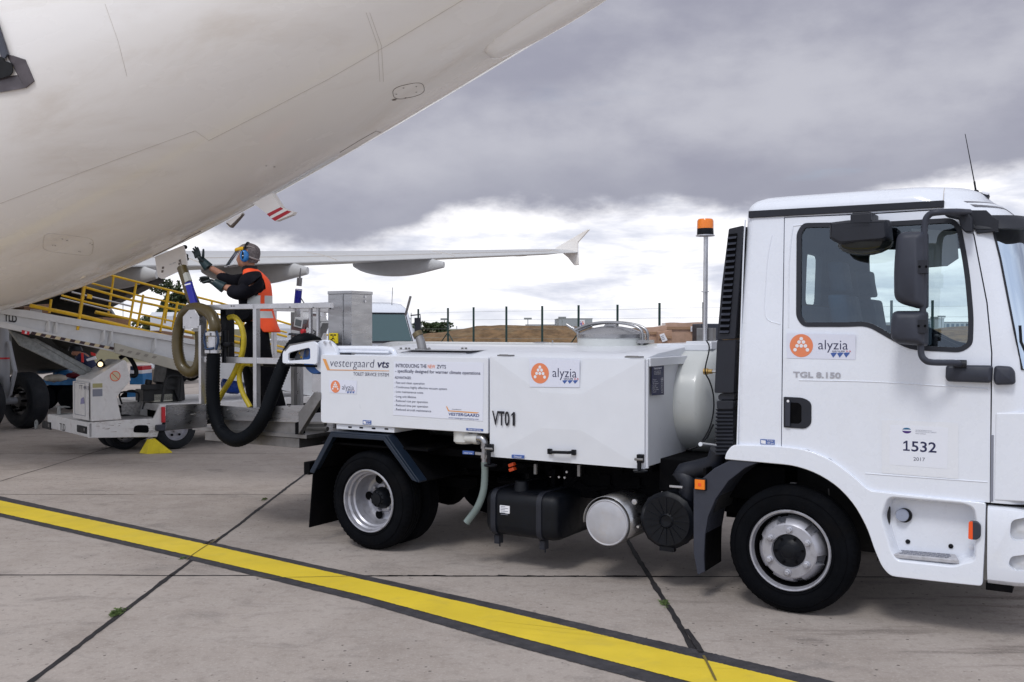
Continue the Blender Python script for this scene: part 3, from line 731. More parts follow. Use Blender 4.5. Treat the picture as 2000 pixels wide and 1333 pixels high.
def plain_tyre(x, y0):
    m = MB().m(RUBBER).lathe([(.12, .1), (.235, .03), (.30, 0), (.362, .014), (.384, .05), (.384, .165), (.362, .2), (.30, .215), (.235, .19), (.12, .12)], (x, y0, WR), n=72, mod=lambda j, k: -.006 if (j in (3, 6) and k % 2) else 0)
    m.build('wheel', TR, smooth=25)
for x, y in ((RX, .255), (RX, 1.73), (RX, 1.97), (FX, 1.98)): plain_tyre(x, y)
# ---- chassis
c = MB().m(BLACKM)
for y in (.74, 1.40): c.box(-3.75, .95, y, y + .07, .58, .78)
c.tube([(FX, .2, .384), (FX, 2.0, .384)], .05); c.tube([(RX, .2, .384), (RX, 2.0, .384)], .09); c.lathe([(.05, -.17), (.17, -.10), (.2, 0), (.17, .10), (.05, .17)], (RX, 1.1, .384), 'y', 20)
c.box(-3.8, -3.7, .5, 1.7, .55, .70); c.box(-2.2, -2.1, .7, 1.5, .55, .8); c.box(-.9, -.8, .7, 1.5, .55, .8)
c.tube([(-.2, 1.1, .45), (RX, 1.1, .42)], .045); c.box(-.6, .9, .65, 1.5, .42, .95)
c.box(-3.9, -1.0, .30, 1.9, .74, .80)
c.box(RX - .55, RX + .55, .62, .72, .44, .52); c.box(-1.75, -.25, .42, 1.6, .50, .80); c.box(-2.3, -1.2, .5, 1.6, .665, .84); c.box(-.95, -.1, .3, .9, .62, .84)
c.build('chassis', TR, bevel=.006)
k = MB().m(BLACKM)                       # plumbing and brackets that hang under the body
for i in range(26):
    x = random.uniform(-2.5, -.45); y = random.uniform(.35, .8); z = random.uniform(.52, .82)
    k.tube([(x, y, z), (x + random.uniform(-.3, .3), y + random.uniform(-.05, .2), z + random.uniform(-.12, .1)), (x + random.uniform(-.4, .4), y + .2, z)], random.uniform(.008, .02), 6, smooth=3)
for i in range(16):
    x = random.uniform(-2.5, -.3); z = random.uniform(.55, .78); k.box(x, x + random.uniform(.03, .12), .40, random.uniform(.45, .7), z, z + random.uniform(.03, .12))
k.build('underbody_fittings', TR, smooth=30)
k = MB()
for a, b, w, h, mt in ((1045, 917, 5, 20, STEELD), (1130, 920, 5, 22, STEELD)):
    p, q = TF.on(a - w / 2, b - h / 2, .12), TF.on(a + w / 2, b + h / 2, .12); k.m(mt).box(p.x, q.x, .12, .14, q.z, p.z)
for a, b in ((1093, 932), (1104, 933), (1108, 922), (1294, 962), (1302, 962)): k.m(ALU).lathe([(.008, 0), (.008, -.012), (.001, -.012)], TF.on(a, b, .2), n=8)
k.build('hanger_bracket', TR)
# ---- rear mudguard and mudflap
mp = [(606, 922), (647.5, 846), (753, 853), (816, 942)]
g_out = T(mp, -.035); g_in = T([(614, 925), (651.5, 854), (750, 860.5), (806, 938)], -.035)
m = MB().m(mat('mudguard_blue', (.010, .018, .034), .38, var=.15))
th = .012
outer = T([(603, 924), (646, 843), (755, 850.5), (819, 941)], -.03)
inn = [(p[0] + (.01 if i < 2 else -.01), p[1] - th) for i, p in enumerate(outer)]
m.prism(outer + inn[::-1], -.03, .07); m.m(BLACKM).prism([(p[0], p[1] - .004) for p in outer + inn[::-1]], .07, .50); m.m(MATS['mudguard_blue'])
m.prism(g_out + g_in[::-1], -.045, -.03)
m.build('mudguard', TR, bevel=.004)
m = MB().m(BLACKM)
xf = TF.onx(604, 923, 0).x; fx = TF.sz(604, 925, -.02)[0]
m.obox((fx + .02, .23, (TF.sz(604, 920, 0)[1] + TF.sz(613, 1029, 0)[1]) / 2), (1, 0, -.10), (0, 1, 0), (.10, 0, 1), .006, .25, (TF.sz(604, 918, 0)[1] - TF.sz(613, 1031, 0)[1]) / 2)
m.obox((fx - .01, .1, TF.sz(604, 914, 0)[1]), (1, 0, 0), (0, 1, 0), (0, 0, 1), .03, .14, .05)
m.build('mudflap', TR, bevel=.003)
m = MB().m(BLACKM); 
m.prism(T([(612, 922), (652, 856), (750, 862), (800, 935), (800, 900), (770, 850), (650, 840)], .50), .50, .53); m.box(RX - .5, RX + .55, .05, .5, .80, .815)
m.build('mudguard_inner', TR)
m = MB().m(PANEL)
p, q = TF.on(657, 828, .02), TF.on(770, 842, .02); m.box(p.x, q.x, .02, .3, TF.on(700, 841, .02).z, TF.on(700, 829, .02).z)
m.m(BLACKM)
for a in (680, 702, 726, 751): pp = TF.on(a, 833 + (a - 680) * .05, .018); m.box(pp.x, pp.x + .035, .016, .03, pp.z - .012, pp.z)
m.build('mudguard_mount', TR, bevel=.003)
# ---- body: left door panel, right cabinet, tank
tb = (626, 692.8), (953, 697.3), (953, 846.6), (626, 825.6)
lp_ = T([(626, 692.8), (953, 697.3), (953, 847), (626, 826)])
body = MB().m(PANEL)
x0, x1 = lp_[0][0], lp_[1][0]; zb, zt_ = lp_[3][1], lp_[0][1]
body.prism(fillet([(x0, zb), (x1, zb), (x1, zt_), (x0, zt_)], [.03, .008, .012, .03], 4), 0, .05)
left = body.build('left_side_door', TR, bevel=.006, seg=3)
b2 = MB().m(PANEL); b2.box(x0 + .03, x1, .052, .60, zb + .02, zt_ - .01); b2.build('rear_cabinet', TR, bevel=.01)
b3 = MB().m(PANEL); b3.box(x0 + .03, -.95, 1.62, 2.2, .85, zt_); b3.build('far_side_cabinet', TR, bevel=.01)
rp = T([(956.5, 697.8), (1258, 700.9), (1260, 915.6), (961, 894)])
X0, X1 = T([(956.5, 700)])[0][0], T([(1259, 700)])[0][0]; zB = (rp[2][1] + rp[3][1]) / 2; zT = (rp[0][1] + rp[1][1]) / 2
# cross-broken sheet: folds run from the corners to an inner flat
m = MB().m(PANEL); o4 = [(X0, zB), (X1, zB), (X1, zT), (X0, zT)]
xa, xb, za, zb2 = X0 + (X1 - X0) * .36, X0 + (X1 - X0) * .62, zB + (zT - zB) * .32, zB + (zT - zB) * .66
vs = [(p[0], 0, p[1]) for p in o4] + [(xa, -.016, za), (xb, -.016, za), (xb, -.016, zb2), (xa, -.016, zb2)] + [(p[0], .03, p[1]) for p in o4]
m.add(vs, [(0, 1, 5, 4), (1, 2, 6, 5), (2, 3, 7, 6), (3, 0, 4, 7), (4, 5, 6, 7), (0, 8, 9, 1), (1, 9, 10, 2), (2, 10, 11, 3), (3, 11, 8, 0), (8, 11, 10, 9)])
rd = m.build('front_side_door', TR, smooth=0, bevel=.002)
m = MB().m(PANEL); CD = .78
m.box(X0, X1 - .012, .032, CD, zB + .004, zT - .004); 
m.box(X1 - .012, X1 + .012, .026, .05, zB, zT); m.box(X1 - .012, X1 + .02, .05, CD - .02, zT - .05, zT + .006)
m.build('front_cabinet', TR, bevel=.004)
def hinge(px, py, w, y=.03):
    a, b = TF.on(px - w / 2, py, y), TF.on(px + w / 2, py, y); m = MB().m(STEELD); m.box(a.x, b.x, y - .02, y + .05, a.z, a.z + .010); m.lathe([(.006, -w / 700), (.006, w / 700)], ((a.x + b.x) / 2, y - .015, a.z + .008), 'x', 8); m.build('hinge', TR)
hinge(986, 696, 24); hinge(1237, 699, 29)
m = MB().m(BLACK)                        # grab handle of the front door
a, b = TF.on(1074, 882, -.016), TF.on(1121, 884, -.016)
m.tube([(a.x + .012, -.02, a.z), (a.x + .03, -.045, a.z), (b.x - .03, -.045, b.z), (b.x - .012, -.02, b.z)], .011, 10)
for q in (a, b): m.obox((q.x, -.018, q.z), (1, 0, 0), (0, 1, 0), (0, 0, 1), .014, .012, .018)
m.build('door_handle', rd, bevel=.003)
def latch(px, py, hpx=46):
    a, b = TF.on(px, py, -.02), TF.on(px, py + hpx, -.02); m = MB().m(BLACK)
    m.box(a.x - .022, a.x + .018, -.035, .02, a.z - .055, a.z); m.box(a.x - .012, a.x + .012, -.05, -.03, b.z + .05, a.z - .02); m.m(STEELD).lathe([(.01, -.03), (.01, .03)], (a.x, -.045, a.z - .03), 'x', 8)
    m.m(BLACK).lathe([(.045, 0), (.05, .012), (.02, .02)], (a.x - .005, -.01, b.z + .03), 'z', 16); m.build('latch', TR, bevel=.003)
latch(1251, 888, 44); latch(958, 868, 52)
# tank
tk = MB().m(TANKW); cy, cz, ta, tbb = 1.12, 1.20, .60, .405
def el(x, k, top=0.): return [Vector((x, cy + math.copysign(abs(math.cos(a)) ** .85, math.cos(a)) * ta * k, cz + math.copysign(abs(math.sin(a)) ** .92, math.sin(a)) * tbb * k)) for a in [2 * math.pi * i / 56 for i in range(56)]]
TX = -.80
tk.loft([el(-3.95, .5), el(-3.90, .8), el(-3.8, 1)] + [el(TX, 1), el(TX + .025, .985), el(TX + .05, .94), el(TX + .075, .84), el(TX + .10, .62), el(TX + .112, .4), el(TX + .118, .15)])
tank = tk.build('tank', TR, smooth=50)
m = MB().m(PANEL)                          # curved deck joining cabinets and tank
m.prismx([(.03, zt_ - .02), (.10, zt_ + .012), (.30, zt_ + .04), (.55, 1.570), (.8, 1.588), (1.4, 1.588), (1.66, 1.570), (1.9, zt_ + .05), (2.1, zt_), (2.17, zt_ - .03)], x0 + .28, X1 - .03)
m.build('deck', TR, bevel=.006, smooth=40)
m = MB().m(PANEL); m.box(X1 - .03, TX + .04, 1.06 - .25, 1.40, 1.57, 1.628); m.box(X1 - .25, TX + .02, .80, 1.44, 1.56, 1.61); m.build('tank_crown_plate', TR, bevel=.008)
# manway with domed lid
mc = TF.on(1194, 672, 1.02); MX, MY = mc.x, 1.02; mZ = lambda py: TF.on(1194, py, MY).z
m = MB().m(TANKW); rm = .262
m.lathe([(rm + .02, mZ(700)), (rm + .002, mZ(688)), (rm, mZ(672)), (rm, mZ(660))], (MX, MY, 0), 'z', 56); mw = m.build('manway', TR, smooth=40)
m = MB().m(STEEL); m.lathe([(rm + .006, mZ(660)), (rm + .006, mZ(653)), (rm - .004, mZ(652)), (rm * .86, mZ(648)), (rm * .6, mZ(641.5)), (rm * .3, mZ(638)), (.001, mZ(637))], (MX, MY, 0), 'z', 56)
m.build('lid', mw, smooth=30)
m = MB().m(STEEL); zt2 = mZ(637); zr = mZ(655)
for dy in (-.05, .05):
    m.tube([(MX - .30, MY + dy, mZ(645)), (MX - .17, MY + dy, mZ(634)), (MX, MY + dy, mZ(630)), (MX + .17, MY + dy, mZ(634)), (MX + .27, MY + dy, mZ(645)), (MX + .285, MY + dy, mZ(666))], .011, 10, smooth=5)
m.prism([(MX - .06, zt2 - .01), (MX + .05, zt2 - .01), (MX + .02, mZ(629)), (MX - .02, mZ(629))], MY - .03, MY + .03)
m.box(MX + .255, MX + .32, MY - .09, MY + .09, mZ(670), mZ(664)); m.lathe([(.02, -.05), (.02, .05)], (MX + .275, MY, mZ(668)), 'y', 12)
m.tube([(MX - .27, MY - .02, mZ(668)), (MX - .28, MY - .02, mZ(650)), (MX - .33, MY - .02, mZ(640))], .014); m.tube([(MX - .30, MY - .02, mZ(648)), (MX - .16, MY - .02, mZ(636))], .012)
m.tube([(MX - .39, MY, mZ(634)), (MX - .31, MY, mZ(646))], .012)
m.build('lid_clamp', mw, smooth=40)
# small fittings on the deck
m = MB().m(STEEL); p = TF.on(1058, 672, 1.1); m.lathe([(.08, p.z - .02), (.08, p.z + .008), (.05, p.z + .014), (.001, p.z + .016)], (p.x, 1.1, 0), 'z', 24); m.tube([(p.x + .10, 1.1, p.z), (p.x + .10, 1.1, p.z + .03)], .006)
p = TF.on(1003, 673, 1.1); m.m(PANEL).lathe([(.09, p.z - .03), (.07, p.z + .008), (.001, p.z + .016)], (p.x, 1.1, 0), 'z', 24); m.build('deck_fitting', TR)
# beacon pole
bx = TF.on(1377, 665, 1.12); BX, BY = bx.x, 1.12; bz = lambda py: TF.on(1377, py, BY).z
m = MB().m(ALU); m.tube([(BX, BY, bz(668)), (BX + .005, BY, bz(463))], .017, 14); m.lathe([(.028, bz(571)), (.028, bz(569.5))], (BX, BY, 0), 'z', 16); m.lathe([(.070, bz(461.5)), (.070, bz(459.5)), (.02, bz(459))], (BX, BY, 0), 'z', 24)
pole = m.build('beacon_pole', TR)
m = MB().m(STEELD); m.box(BX - .075, BX + .055, BY + .02, BY + .09, bz(673), bz(641)); m.m(PLAS).box(BX - .02, BX + .03, BY - .02, BY + .03, bz(672), bz(668)); m.build('pole_bracket', pole, bevel=.003)
m = MB().m(BLACK).lathe([(.060, bz(460)), (.062, bz(457)), (.060, bz(447))], (BX, BY, 0), 'z', 32)
bk = m.build('beacon', pole)
m = MB().m(AMBER).lathe([(.061, bz(447)), (.060, bz(432)), (.052, bz(428.5)), (.001, bz(427.5))], (BX, BY, 0), 'z', 48, mod=lambda j, k: -.0018 * (k % 2) if j < 2 else 0); m.build('beacon_lens', pole, smooth=50)
# control cable down the tank end
cb_ = MB().m(BLACK)
pts = [(1380, 666), (1385, 676), (1384, 690), (1378, 716), (1378, 730), (1386, 745), (1393, 770), (1394, 800), (1388, 830), (1376, 855), (1362, 872), (1346, 878)]
cb_.tube([TF.onx(a, b, TX + .13) for i, (a, b) in enumerate(pts)], .005, 6, smooth=4); cb_.tube([TF.onx(a, b, TX + .12) for a, b in ((1393, 830), (1380, 856), (1366, 870))], .007, 6, smooth=3)
cb_.build('cable', TR)
m = MB().m(BRASS); p = TF.onx(1383, 726, TX + .12); m.lathe([(.022, -.03), (.022, .0), (.016, .002), (.016, .03)], p, 'x', 8); m.m(ALU).lathe([(.010, .03), (.010, .14)], p, 'x', 10); m.build('level_sensor', TR)
m = MB().m(PANEL); m.tube([TF.onx(1368, 868, -.62), TF.onx(1400, 872, -.62)], .014); m.build('support_tube', TR)
m = MB().m(TANKW); m.box(TX - .3, TX + .22, .62, 1.7, .70, .80); m.build('tank_cradle', TR, bevel=.01)
# white round bar frame round the rear of the deck, with the hose arm pivot
m = MB().m(WHITE)
m.tube([TF.on(640, 681, .10), TF.on(700, 681, .10), TF.on(752, 682, .10), TF.on(768, 686, .10), TF.on(773, 697, .10)], .022, 14, smooth=5)
m.tube([TF.on(655, 692, .08), TF.on(664, 687, .08), TF.on(760, 688.5, .08)], .010, 10, smooth=4)
fr_ = m.build('pivot_arm_tube', TR)
m = MB().m(WHITE); pc = TF.on(633, 697, .03); m.lathe([(.13, .0), (.135, .01), (.135, .035), (.13, .045)], pc, 'y', 40); 
pf = m.build('pivot_flange', TR, bevel=.004)
m = MB().m(ALU)
for a, b in ((636, 669.5), (647, 669.5)): m.lathe([(.013, -.012), (.011, -.016), (.001, -.016)], TF.on(a, b, .03), n=14)
m.build('bolt', pf)
m = MB().m(BLUEP); pc2 = TF.on(624, 699, .10); m.lathe([(.125, -.06), (.135, -.04), (.135, .04), (.125, .06)], pc2, 'y', 40); p0 = TF.on(622, 704, .1); q0 = TF.on(627, 728, .1)
m.box(q0.x - .03, q0.x + .03, .08, .14, q0.z, p0.z); m.build('pivot_bearing', TR, bevel=.004)
m = MB().m(ALU); p = TF.on(618, 730, .1); q = TF.on(626, 766, .1); m.box(p.x, q.x + .05, .05, .12, q.z, p.z); m.build('pivot_post', TR, bevel=.003)
# arm plates
A1 = fillet(T([(553, 710), (553.5, 688), (566, 675.5), (614, 666.5), (622, 672), (620, 712), (600, 711)], -.01), .02, 4)
H1 = fillet(T([(564, 705), (564.5, 691), (570, 688), (604, 679.5), (607, 682), (607.5, 700.5), (604, 702.5)], -.01), .01, 3)
m = MB().m(WHITE); A2, H2 = resamp(A1, 96), resamp(H1, 96)
# align starting corners
ca = sum((Vector(p) for p in H2), Vector((0, 0))) / 96
H2 = []
for p in A2:
    d_ = (Vector(p) - ca); best = None
    for i in range(len(H1)):
        a, b = Vector(H1[i]), Vector(H1[(i + 1) % len(H1)]); e = b - a; den = d_.x * e.y - d_.y * e.x
        if abs(den) < 1e-9: continue
        t = ((a.x - ca.x) * e.y - (a.y - ca.y) * e.x) / den; u_ = ((a.x - ca.x) * d_.y - (a.y - ca.y) * d_.x) / den
        if t > 0 and -1e-6 <= u_ <= 1 + 1e-6: best = ca + d_ * t
    H2.append(tuple(best) if best is not None else tuple(ca + d_ * .5))
m.ring(A2, H2, -.02, .0); m.ring(A2, H2, .13, .15)
arm = m.build('hose_arm', TR, bevel=.003)
m = MB().m(BLACKM); p, q = TF.on(556, 712, .02), TF.on(618, 715, .02); m.box(p.x, q.x, -.02, .15, q.z - .01, p.z); m.m(STEELD); m.slab([TF.on(557, 687, -.02), TF.on(567, 676, -.02), TF.on(612, 667, -.02), TF.on(612, 665, -.02), TF.on(565, 673, -.02), TF.on(555, 686, -.02)], (0, .17, 0)); m.build('arm_cover', TR)
m = MB().m(STEELD); p = TF.on(598, 688, .06); m.lathe([(.05, -.02), (.05, .05)], p, 'y', 16); m.m(YEL); 
for a, b, c2, d2 in ((585, 690, 608, 694), (595, 686, 596, 700), (588, 698, 607, 690)): m.tube([TF.on(a, b, .05), TF.on(c2, d2, .05)], .009, 6)
m.build('arm_valve', TR)
# hinged tray on the deck above the rear door
m = MB().m(ALU)
def tray(xa_, xb_, ya, yb, yy, d): a, b = TF.on(xa_, ya, yy), TF.on(xb_, yb, yy); m.box(a.x, b.x, yy, yy + d, b.z, a.z)
tray(776, 918, 683, 686, .12, .3); tray(784, 910, 687.5, 693.5, .15, .05)
m.m(STEELD); 
for a in (783, 793, 799, 838, 903, 910): p = TF.on(a, 682.5, .14); m.lathe([(.010, 0), (.010, .012), (.001, .014)], (p.x, .14, p.z), 'z', 8)
m.build('deck_tray', TR, bevel=.002)
m = MB().m(STEELD); m.tube([TF.on(825, 683, .2), TF.on(822, 668, .2), TF.on(817, 655, .2)], lambda t: .036 - .004 * t, 16); m.m(mat('old_brass', (.15, .12, .07), .5, metal=.5)).tube([TF.on(818, 658, .2), TF.on(814, 650, .2)], .040, 16); m.m(STEELD).lathe([(.06, -.004), (.06, .004)], TF.on(826, 682, .2), 'z', 20); m.build('fill_spout', TR)
m = MB().m(STEELD); m.tube([TF.on(792, 616, 1.9), TF.on(802, 579, 1.9)], .012); m.build('exhaust_rod', TR)
# ---- stainless cabinet on the platform side
m = MB().m(STEEL); a, b = TF.on(641, 680, .36), TF.on(686.5, 680, .36); z1 = TF.on(686, 569.5, .36).z; z0 = a.z - .3; dk = .27
m.box(a.x, b.x, .36, .36 + dk, z0, z1 - .02); m.box(a.x - .004, b.x + .004, .356, .36 + dk + .004, z1 - .02, z1 + .006)
xm = TF.on(668, 600, .35).x; m.box(xm - .005, xm + .005, .352, .36, z0, z1 - .02)
sc_ = m.build('steel_cabinet', TR, bevel=.003)
m = MB().m(BLACKM)
for px, py in ((645, 592), (645, 602.5)): m.lathe([(.008, 0), (.008, -.004), (.001, -.004)], TF.on(px, py, .36), n=10)
m.m(ALU)
for px, py in ((713, 580), (713, 589)): m.lathe([(.011, 0), (.011, .006), (.001, .006)], TF.onx(px, py, b.x + .001), 'x', 12)
p, q = TF.on(643.5, 651, .358), TF.on(660, 671, .358); m.m(mat('sign_yellow', (.80, .62, .02), .45)).box(p.x, q.x, .354, .360, q.z, p.z)
m.m(LBLK); w_ = q.x - p.x; hh_ = p.z - q.z; yy = .3535
def sgn(pts): m.flat([(p.x + u_ * w_, q.z + v_ * hh_) for u_, v_ in pts], yy)
sgn([(.14, .74), (.44, .74), (.44, .88), (.14, .88)]); sgn([(.52, .74), (.82, .74), (.82, .88), (.52, .88)])
sgn([(.40, .58), (.52, .58), (.52, .72), (.40, .72)]); sgn([(.44, .56), (.54, .54), (.66, .40), (.60, .34), (.48, .46), (.36, .34), (.52, .20), (.70, .12), (.66, .04), (.44, .14), (.26, .32), (.34, .50)]); sgn([(.14, .30), (.30, .34), (.28, .42), (.14, .38)]); sgn([(.14, .10), (.40, .10), (.36, .16), (.14, .16)])
m.build('warning_sign', sc_, smooth=0, recalc=False)
# ---- platform at the rear
PZ = .86                                   # platform floor
def PB(m, a, b, y0, y1):
    """bar between two pixels on plane y0, thickness to y1"""
    p, q = TF.on(*a, y0), TF.on(*b, y0); m.box(min(p.x, q.x), max(p.x, q.x), y0, y1, min(p.z, q.z), max(p.z, q.z))
rl = MB().m(ALU)
yP = .03
def xr(px, y=yP): return TF.on(px, 700, y).x
def zr_(px, py, y=yP): return TF.on(px, py, y).z
xe, xp, xq = xr(392.5), xr(497), xr(645)
zt0 = zr_(497, 599); zt1 = zr_(640, 604)
for xx in (xe, xp): rl.box(xx - .02, xx + .02, yP, yP + .05, PZ, zt0 + .02)
rl.box(xe - .02, xq, yP, yP + .045, zt0 - .022, zt0 + .022)
zm = zr_(460, 704); rl.box(xe, xr(574), yP + .005, yP + .04, zm - .026, zm + .026)
for xx in (xr(560) , xr(571), xr(604)): rl.box(xx - .012, xx + .012, .60, .63, PZ, zm + .1)
for xx in (xr(560), xr(575)): rl.box(xx - .012, xx + .012, .3, .33, zm, zt0)
for yy in (.9, 1.9): rl.box(xe - .03, xe + .01, yy, yy + .04, PZ, zt0)
rl.box(xe - .02, xe + .02, yP, 1.95, zt0 - .02, zt0 + .02); rl.box(xe - .02, xe + .02, yP + .05, 1.95, zm - .02, zm + .02)
xfar = xr(636, 1.94); rl.box(xe, xfar, 1.92, 1.96, zt0 - .02, zt0 + .02); rl.box(xe, xfar, 1.92, 1.96, zm - .02, zm + .02); rl.box(xfar - .04, xfar, 1.92, 1.96, PZ, zt0)
rl.box(xr(470), xr(478), .7, .74, PZ, zt0)
rail = rl.build('platform_railing', TR, bevel=.004)
hb = MB().m(STEELD)
for a in (452, 457, 566, 612): p = TF.on(a, 598 + (a - 452) * .02, yP); hb.lathe([(.006, 0), (.006, -.006), (.001, -.006)], p, n=8)
for a, b in ((444, 801), (484, 803), (552, 799), (565, 793)): hb.lathe([(.009, 0), (.009, -.006), (.001, -.006)], TF.on(a, b, .0), n=8)
hb.build('bolt', rail)
fl_ = MB().m(STEELD); fl_.box(xe - .1, xr(600), .02, 2.1, PZ - .03, PZ)
fl_.build('platform_floor', TR)
m = MB().m(STEEL)
m.slab([TF.on(a, b, .0) for a, b in ((400, 790), (490, 797), (570, 792), (600, 792), (583, 806), (583, 826), (400, 820))], (0, .02, 0))
m.build('kick_plate', TR, bevel=.003)
m = MB().m(STEELD); m.slab([TF.on(a, b, .03) for a, b in ((432, 820), (583, 826), (577, 850), (500, 849), (440, 843))], (0, .04, 0)); m.box(xe, xr(577), .07, 2.0, PZ - .12, PZ - .04); m.build('platform_beam', TR, bevel=.003)
m = MB().m(STEEL); m.slab([TF.at(323.5, 791.5, 7.8), TF.at(402, 788.5, 8.42), TF.at(402, 835, 8.42), TF.at(323.5, 842, 7.8)], (0, .015, 0))
m.m(STEELD); 
for a, b in ((350, 810), (378, 809.5)): m.obox(TF.at(a, b, 7.95), (1, .2, 0), (0, 1, 0), (0, 0, 1), .014, .02, .004)
m.build('folding_gate', TR, bevel=.003)
m = MB().m(STEELD); m.slab([TF.on(a, b, -.01) for a, b in ((583, 849), (583, 806), (613, 767), (626, 767), (626, 780))], (0, .05, 0)); m.m(BLACKM).slab([TF.on(a, b, -.012) for a, b in ((576, 826), (583, 824), (583, 849), (576, 849))], (0, .08, 0)); m.build('lift_bracket', TR, bevel=.003)
m = MB().m(STEELD)
for a, b, c_, d_ in ((590, 829, 636, 829), (588, 838, 640, 838), (584, 845, 636, 845)): m.tube([TF.on(a, b, .3), TF.on(c_, d_, .3)], .02, 6)
m.build('lift_rod', TR)
# coupler post and covers
m = MB().m(ALU); pA = TF.on(357, 642, -.02)
cov = fillet(T([(357, 642), (357, 619), (369, 605.5), (380, 605), (389, 619), (389, 642)], -.03), .004, 2); m.prism(cov, -.03, .05); m.m(BLACKM)
for a, b in ((373, 621), (360, 639), (387, 639)): m.lathe([(.005, 0), (.005, -.004), (.001, -.004)], TF.on(a, b, -.03), n=8)
m.build('coupler_cover', TR, bevel=.002)
m = MB().m(ALU); p = TF.on(389, 636, -.03); q = TF.on(393, 790, -.03); m.box(p.x - .01, p.x + .02, -.03, .01, q.z, p.z); m.m(STEELD).box(p.x - .09, p.x, -.02, .03, TF.on(389, 648, -.03).z, TF.on(389, 642, -.03).z)
m.build('coupler_post', TR, bevel=.002)
yh = -.06
def H(pts, y=yh): return [TF.on(a, b, y) for a, b in pts]
def ribbed(name, pts, r, mt, step=.013, amp=.045, sm=10, parent=None, taper=None, n=18):
    P = catmull(pts, sm); L = [0]
    for a, b in zip(P, P[1:]): L.append(L[-1] + (b - a).length)
    N = int(L[-1] / step) * 2; out = []; j = 0
    for i in range(N + 1):
        t = L[-1] * i / N
        while j < len(L) - 2 and L[j + 1] < t: j += 1
        out.append(P[j].lerp(P[j + 1], (t - L[j]) / max(1e-9, L[j + 1] - L[j])))
    k = [0]
    def rr(t):
        k[0] += 1; b = r * (1 + amp * (1 if k[0] % 2 else -1)); return b * (taper(t) if taper else 1)
    m = MB().m(mt); m.tube(out, rr, n); return m.build(name, parent or TR, smooth=60)
ribbed('black_hose', [TF.on(417, 690, yh), TF.on(416, 730, yh), TF.on(416, 775, yh), TF.on(421, 815, yh), TF.on(436, 846, yh), TF.on(462, 860, yh - .02), TF.on(492, 846, yh), TF.on(514, 815, yh), TF.on(530, 775, yh + .04), TF.on(545, 735, .03), TF.on(560, 700, .08), TF.on(575, 674, .10), TF.on(597, 664, .15), TF.on(618, 672, .3)], .057, BLKH, step=.024, amp=.05)
ribbed('olive_hose', [TF.on(419, 652, -.06), TF.on(420, 636, -.06), TF.on(413, 617, -.04), TF.on(398, 606, .0), TF.on(378, 603, .07), TF.on(362, 612, .10), TF.on(352, 632, .11), TF.on(347, 660, .10), TF.on(348, 690, .09), TF.on(356, 716, .09), TF.on(372, 728, .10), TF.on(386, 718, .12), TF.on(392, 690, .14), TF.on(392, 655, .20), TF.on(389, 625, .24)] + [TF.on(381, 597, .28), TF.on(371, 572, .32), TF.on(363, 545, .35), TF.on(356, 524, .38)], .050, BROWNH, step=.024, amp=.045, sm=12, taper=lambda t: 1 if t < .7 else 1 - (t - .7) * .25)
m = MB().m(COBALT); pa, pb = TF.on(365, 552, .05), TF.on(380, 597, -.06); m.slab([TF.on(360, 553, .26), TF.on(371, 550, .26), TF.on(382, 594, .2), TF.on(373, 599, .2)], (0, .03, 0)); m.build('hose_sleeve', TR, bevel=.004)
m = MB().m(LWHT); m.slab([TF.on(360, 556, .255), TF.on(371.5, 553, .255), TF.on(372, 555.5, .252), TF.on(360.5, 558.5, .252)], (0, .002, 0)); m.m(mat('grey_cap', (.4, .4, .36), .5)).slab([TF.on(357, 536, .29), TF.on(362, 532, .29), TF.on(369, 548, .27), TF.on(361, 552, .27)], (0, .04, 0)); m.build('hose_end_cap', TR, bevel=.004)
# coupler
m = MB().m(ALU); cx_ = TF.on(418, 670, yh)
z_ = lambda py: TF.on(418, py, yh).z
m.lathe([(.062, z_(690) - cx_.z), (.062, z_(684) - cx_.z), (.058, z_(683) - cx_.z), (.050, z_(682) - cx_.z), (.050, z_(658) - cx_.z), (.060, z_(656) - cx_.z), (.060, z_(648) - cx_.z)], cx_, 'z', 28)
m.box(cx_.x - .02, cx_.x + .03, yh - .075, yh - .055, z_(656), z_(650)); m.box(cx_.x - .03, cx_.x + .02, yh - .075, yh - .055, z_(690), z_(684))
cpl = m.build('hose_coupler', TR, bevel=.001)
m = MB().m(NAVY)
for sgn_ in (-1, 1): m.tube([(cx_.x + sgn_ * .065, yh - .03, z_(647)), (cx_.x + sgn_ * .085, yh - .03, z_(664)), (cx_.x + sgn_ * .06, yh - .03, z_(683))], .010, 8, smooth=5)
m.tube([(cx_.x - .055, yh - .05, z_(680)), (cx_.x, yh - .07, z_(682)), (cx_.x + .055, yh - .05, z_(680))], .011, 8, smooth=5); m.build('cam_lever', cpl)
m = MB().m(BLACK); p = TF.on(442, 676, .0); m.lathe([(.055, -.02), (.06, 0), (.055, .02)], TF.on(444, 673, .05), 'z', 24); m.lathe([(.03, -.16), (.03, .12)], TF.on(440, 673, .05), 'z', 12); m.box(TF.on(430, 620, .1).x, TF.on(441, 620, .1).x, .1, .2, TF.on(430, 700, .1).z, TF.on(430, 600, .1).z); m.build('valve_block', TR, bevel=.004)
ribbed('yellow_hose', H([(447, 621), (458, 620), (470, 635), (476, 660), (473, 690), (464, 715), (452, 740), (436, 765), (422, 790)], .12), .024, YELH, step=.05, amp=.0)
ribbed('yellow_hose', H([(492, 712), (478, 711), (469, 722), (468, 745), (475, 770), (489, 796)], .14), .022, YELH, step=.05, amp=.0)
m = MB().m(STEELD); m.tube(H([(485, 710), (560, 711)], .2), .022, 12); m.m(BLACK).tube(H([(518, 711.5), (556, 712)], .2), .026, 12); m.build('hose_pipe', TR)
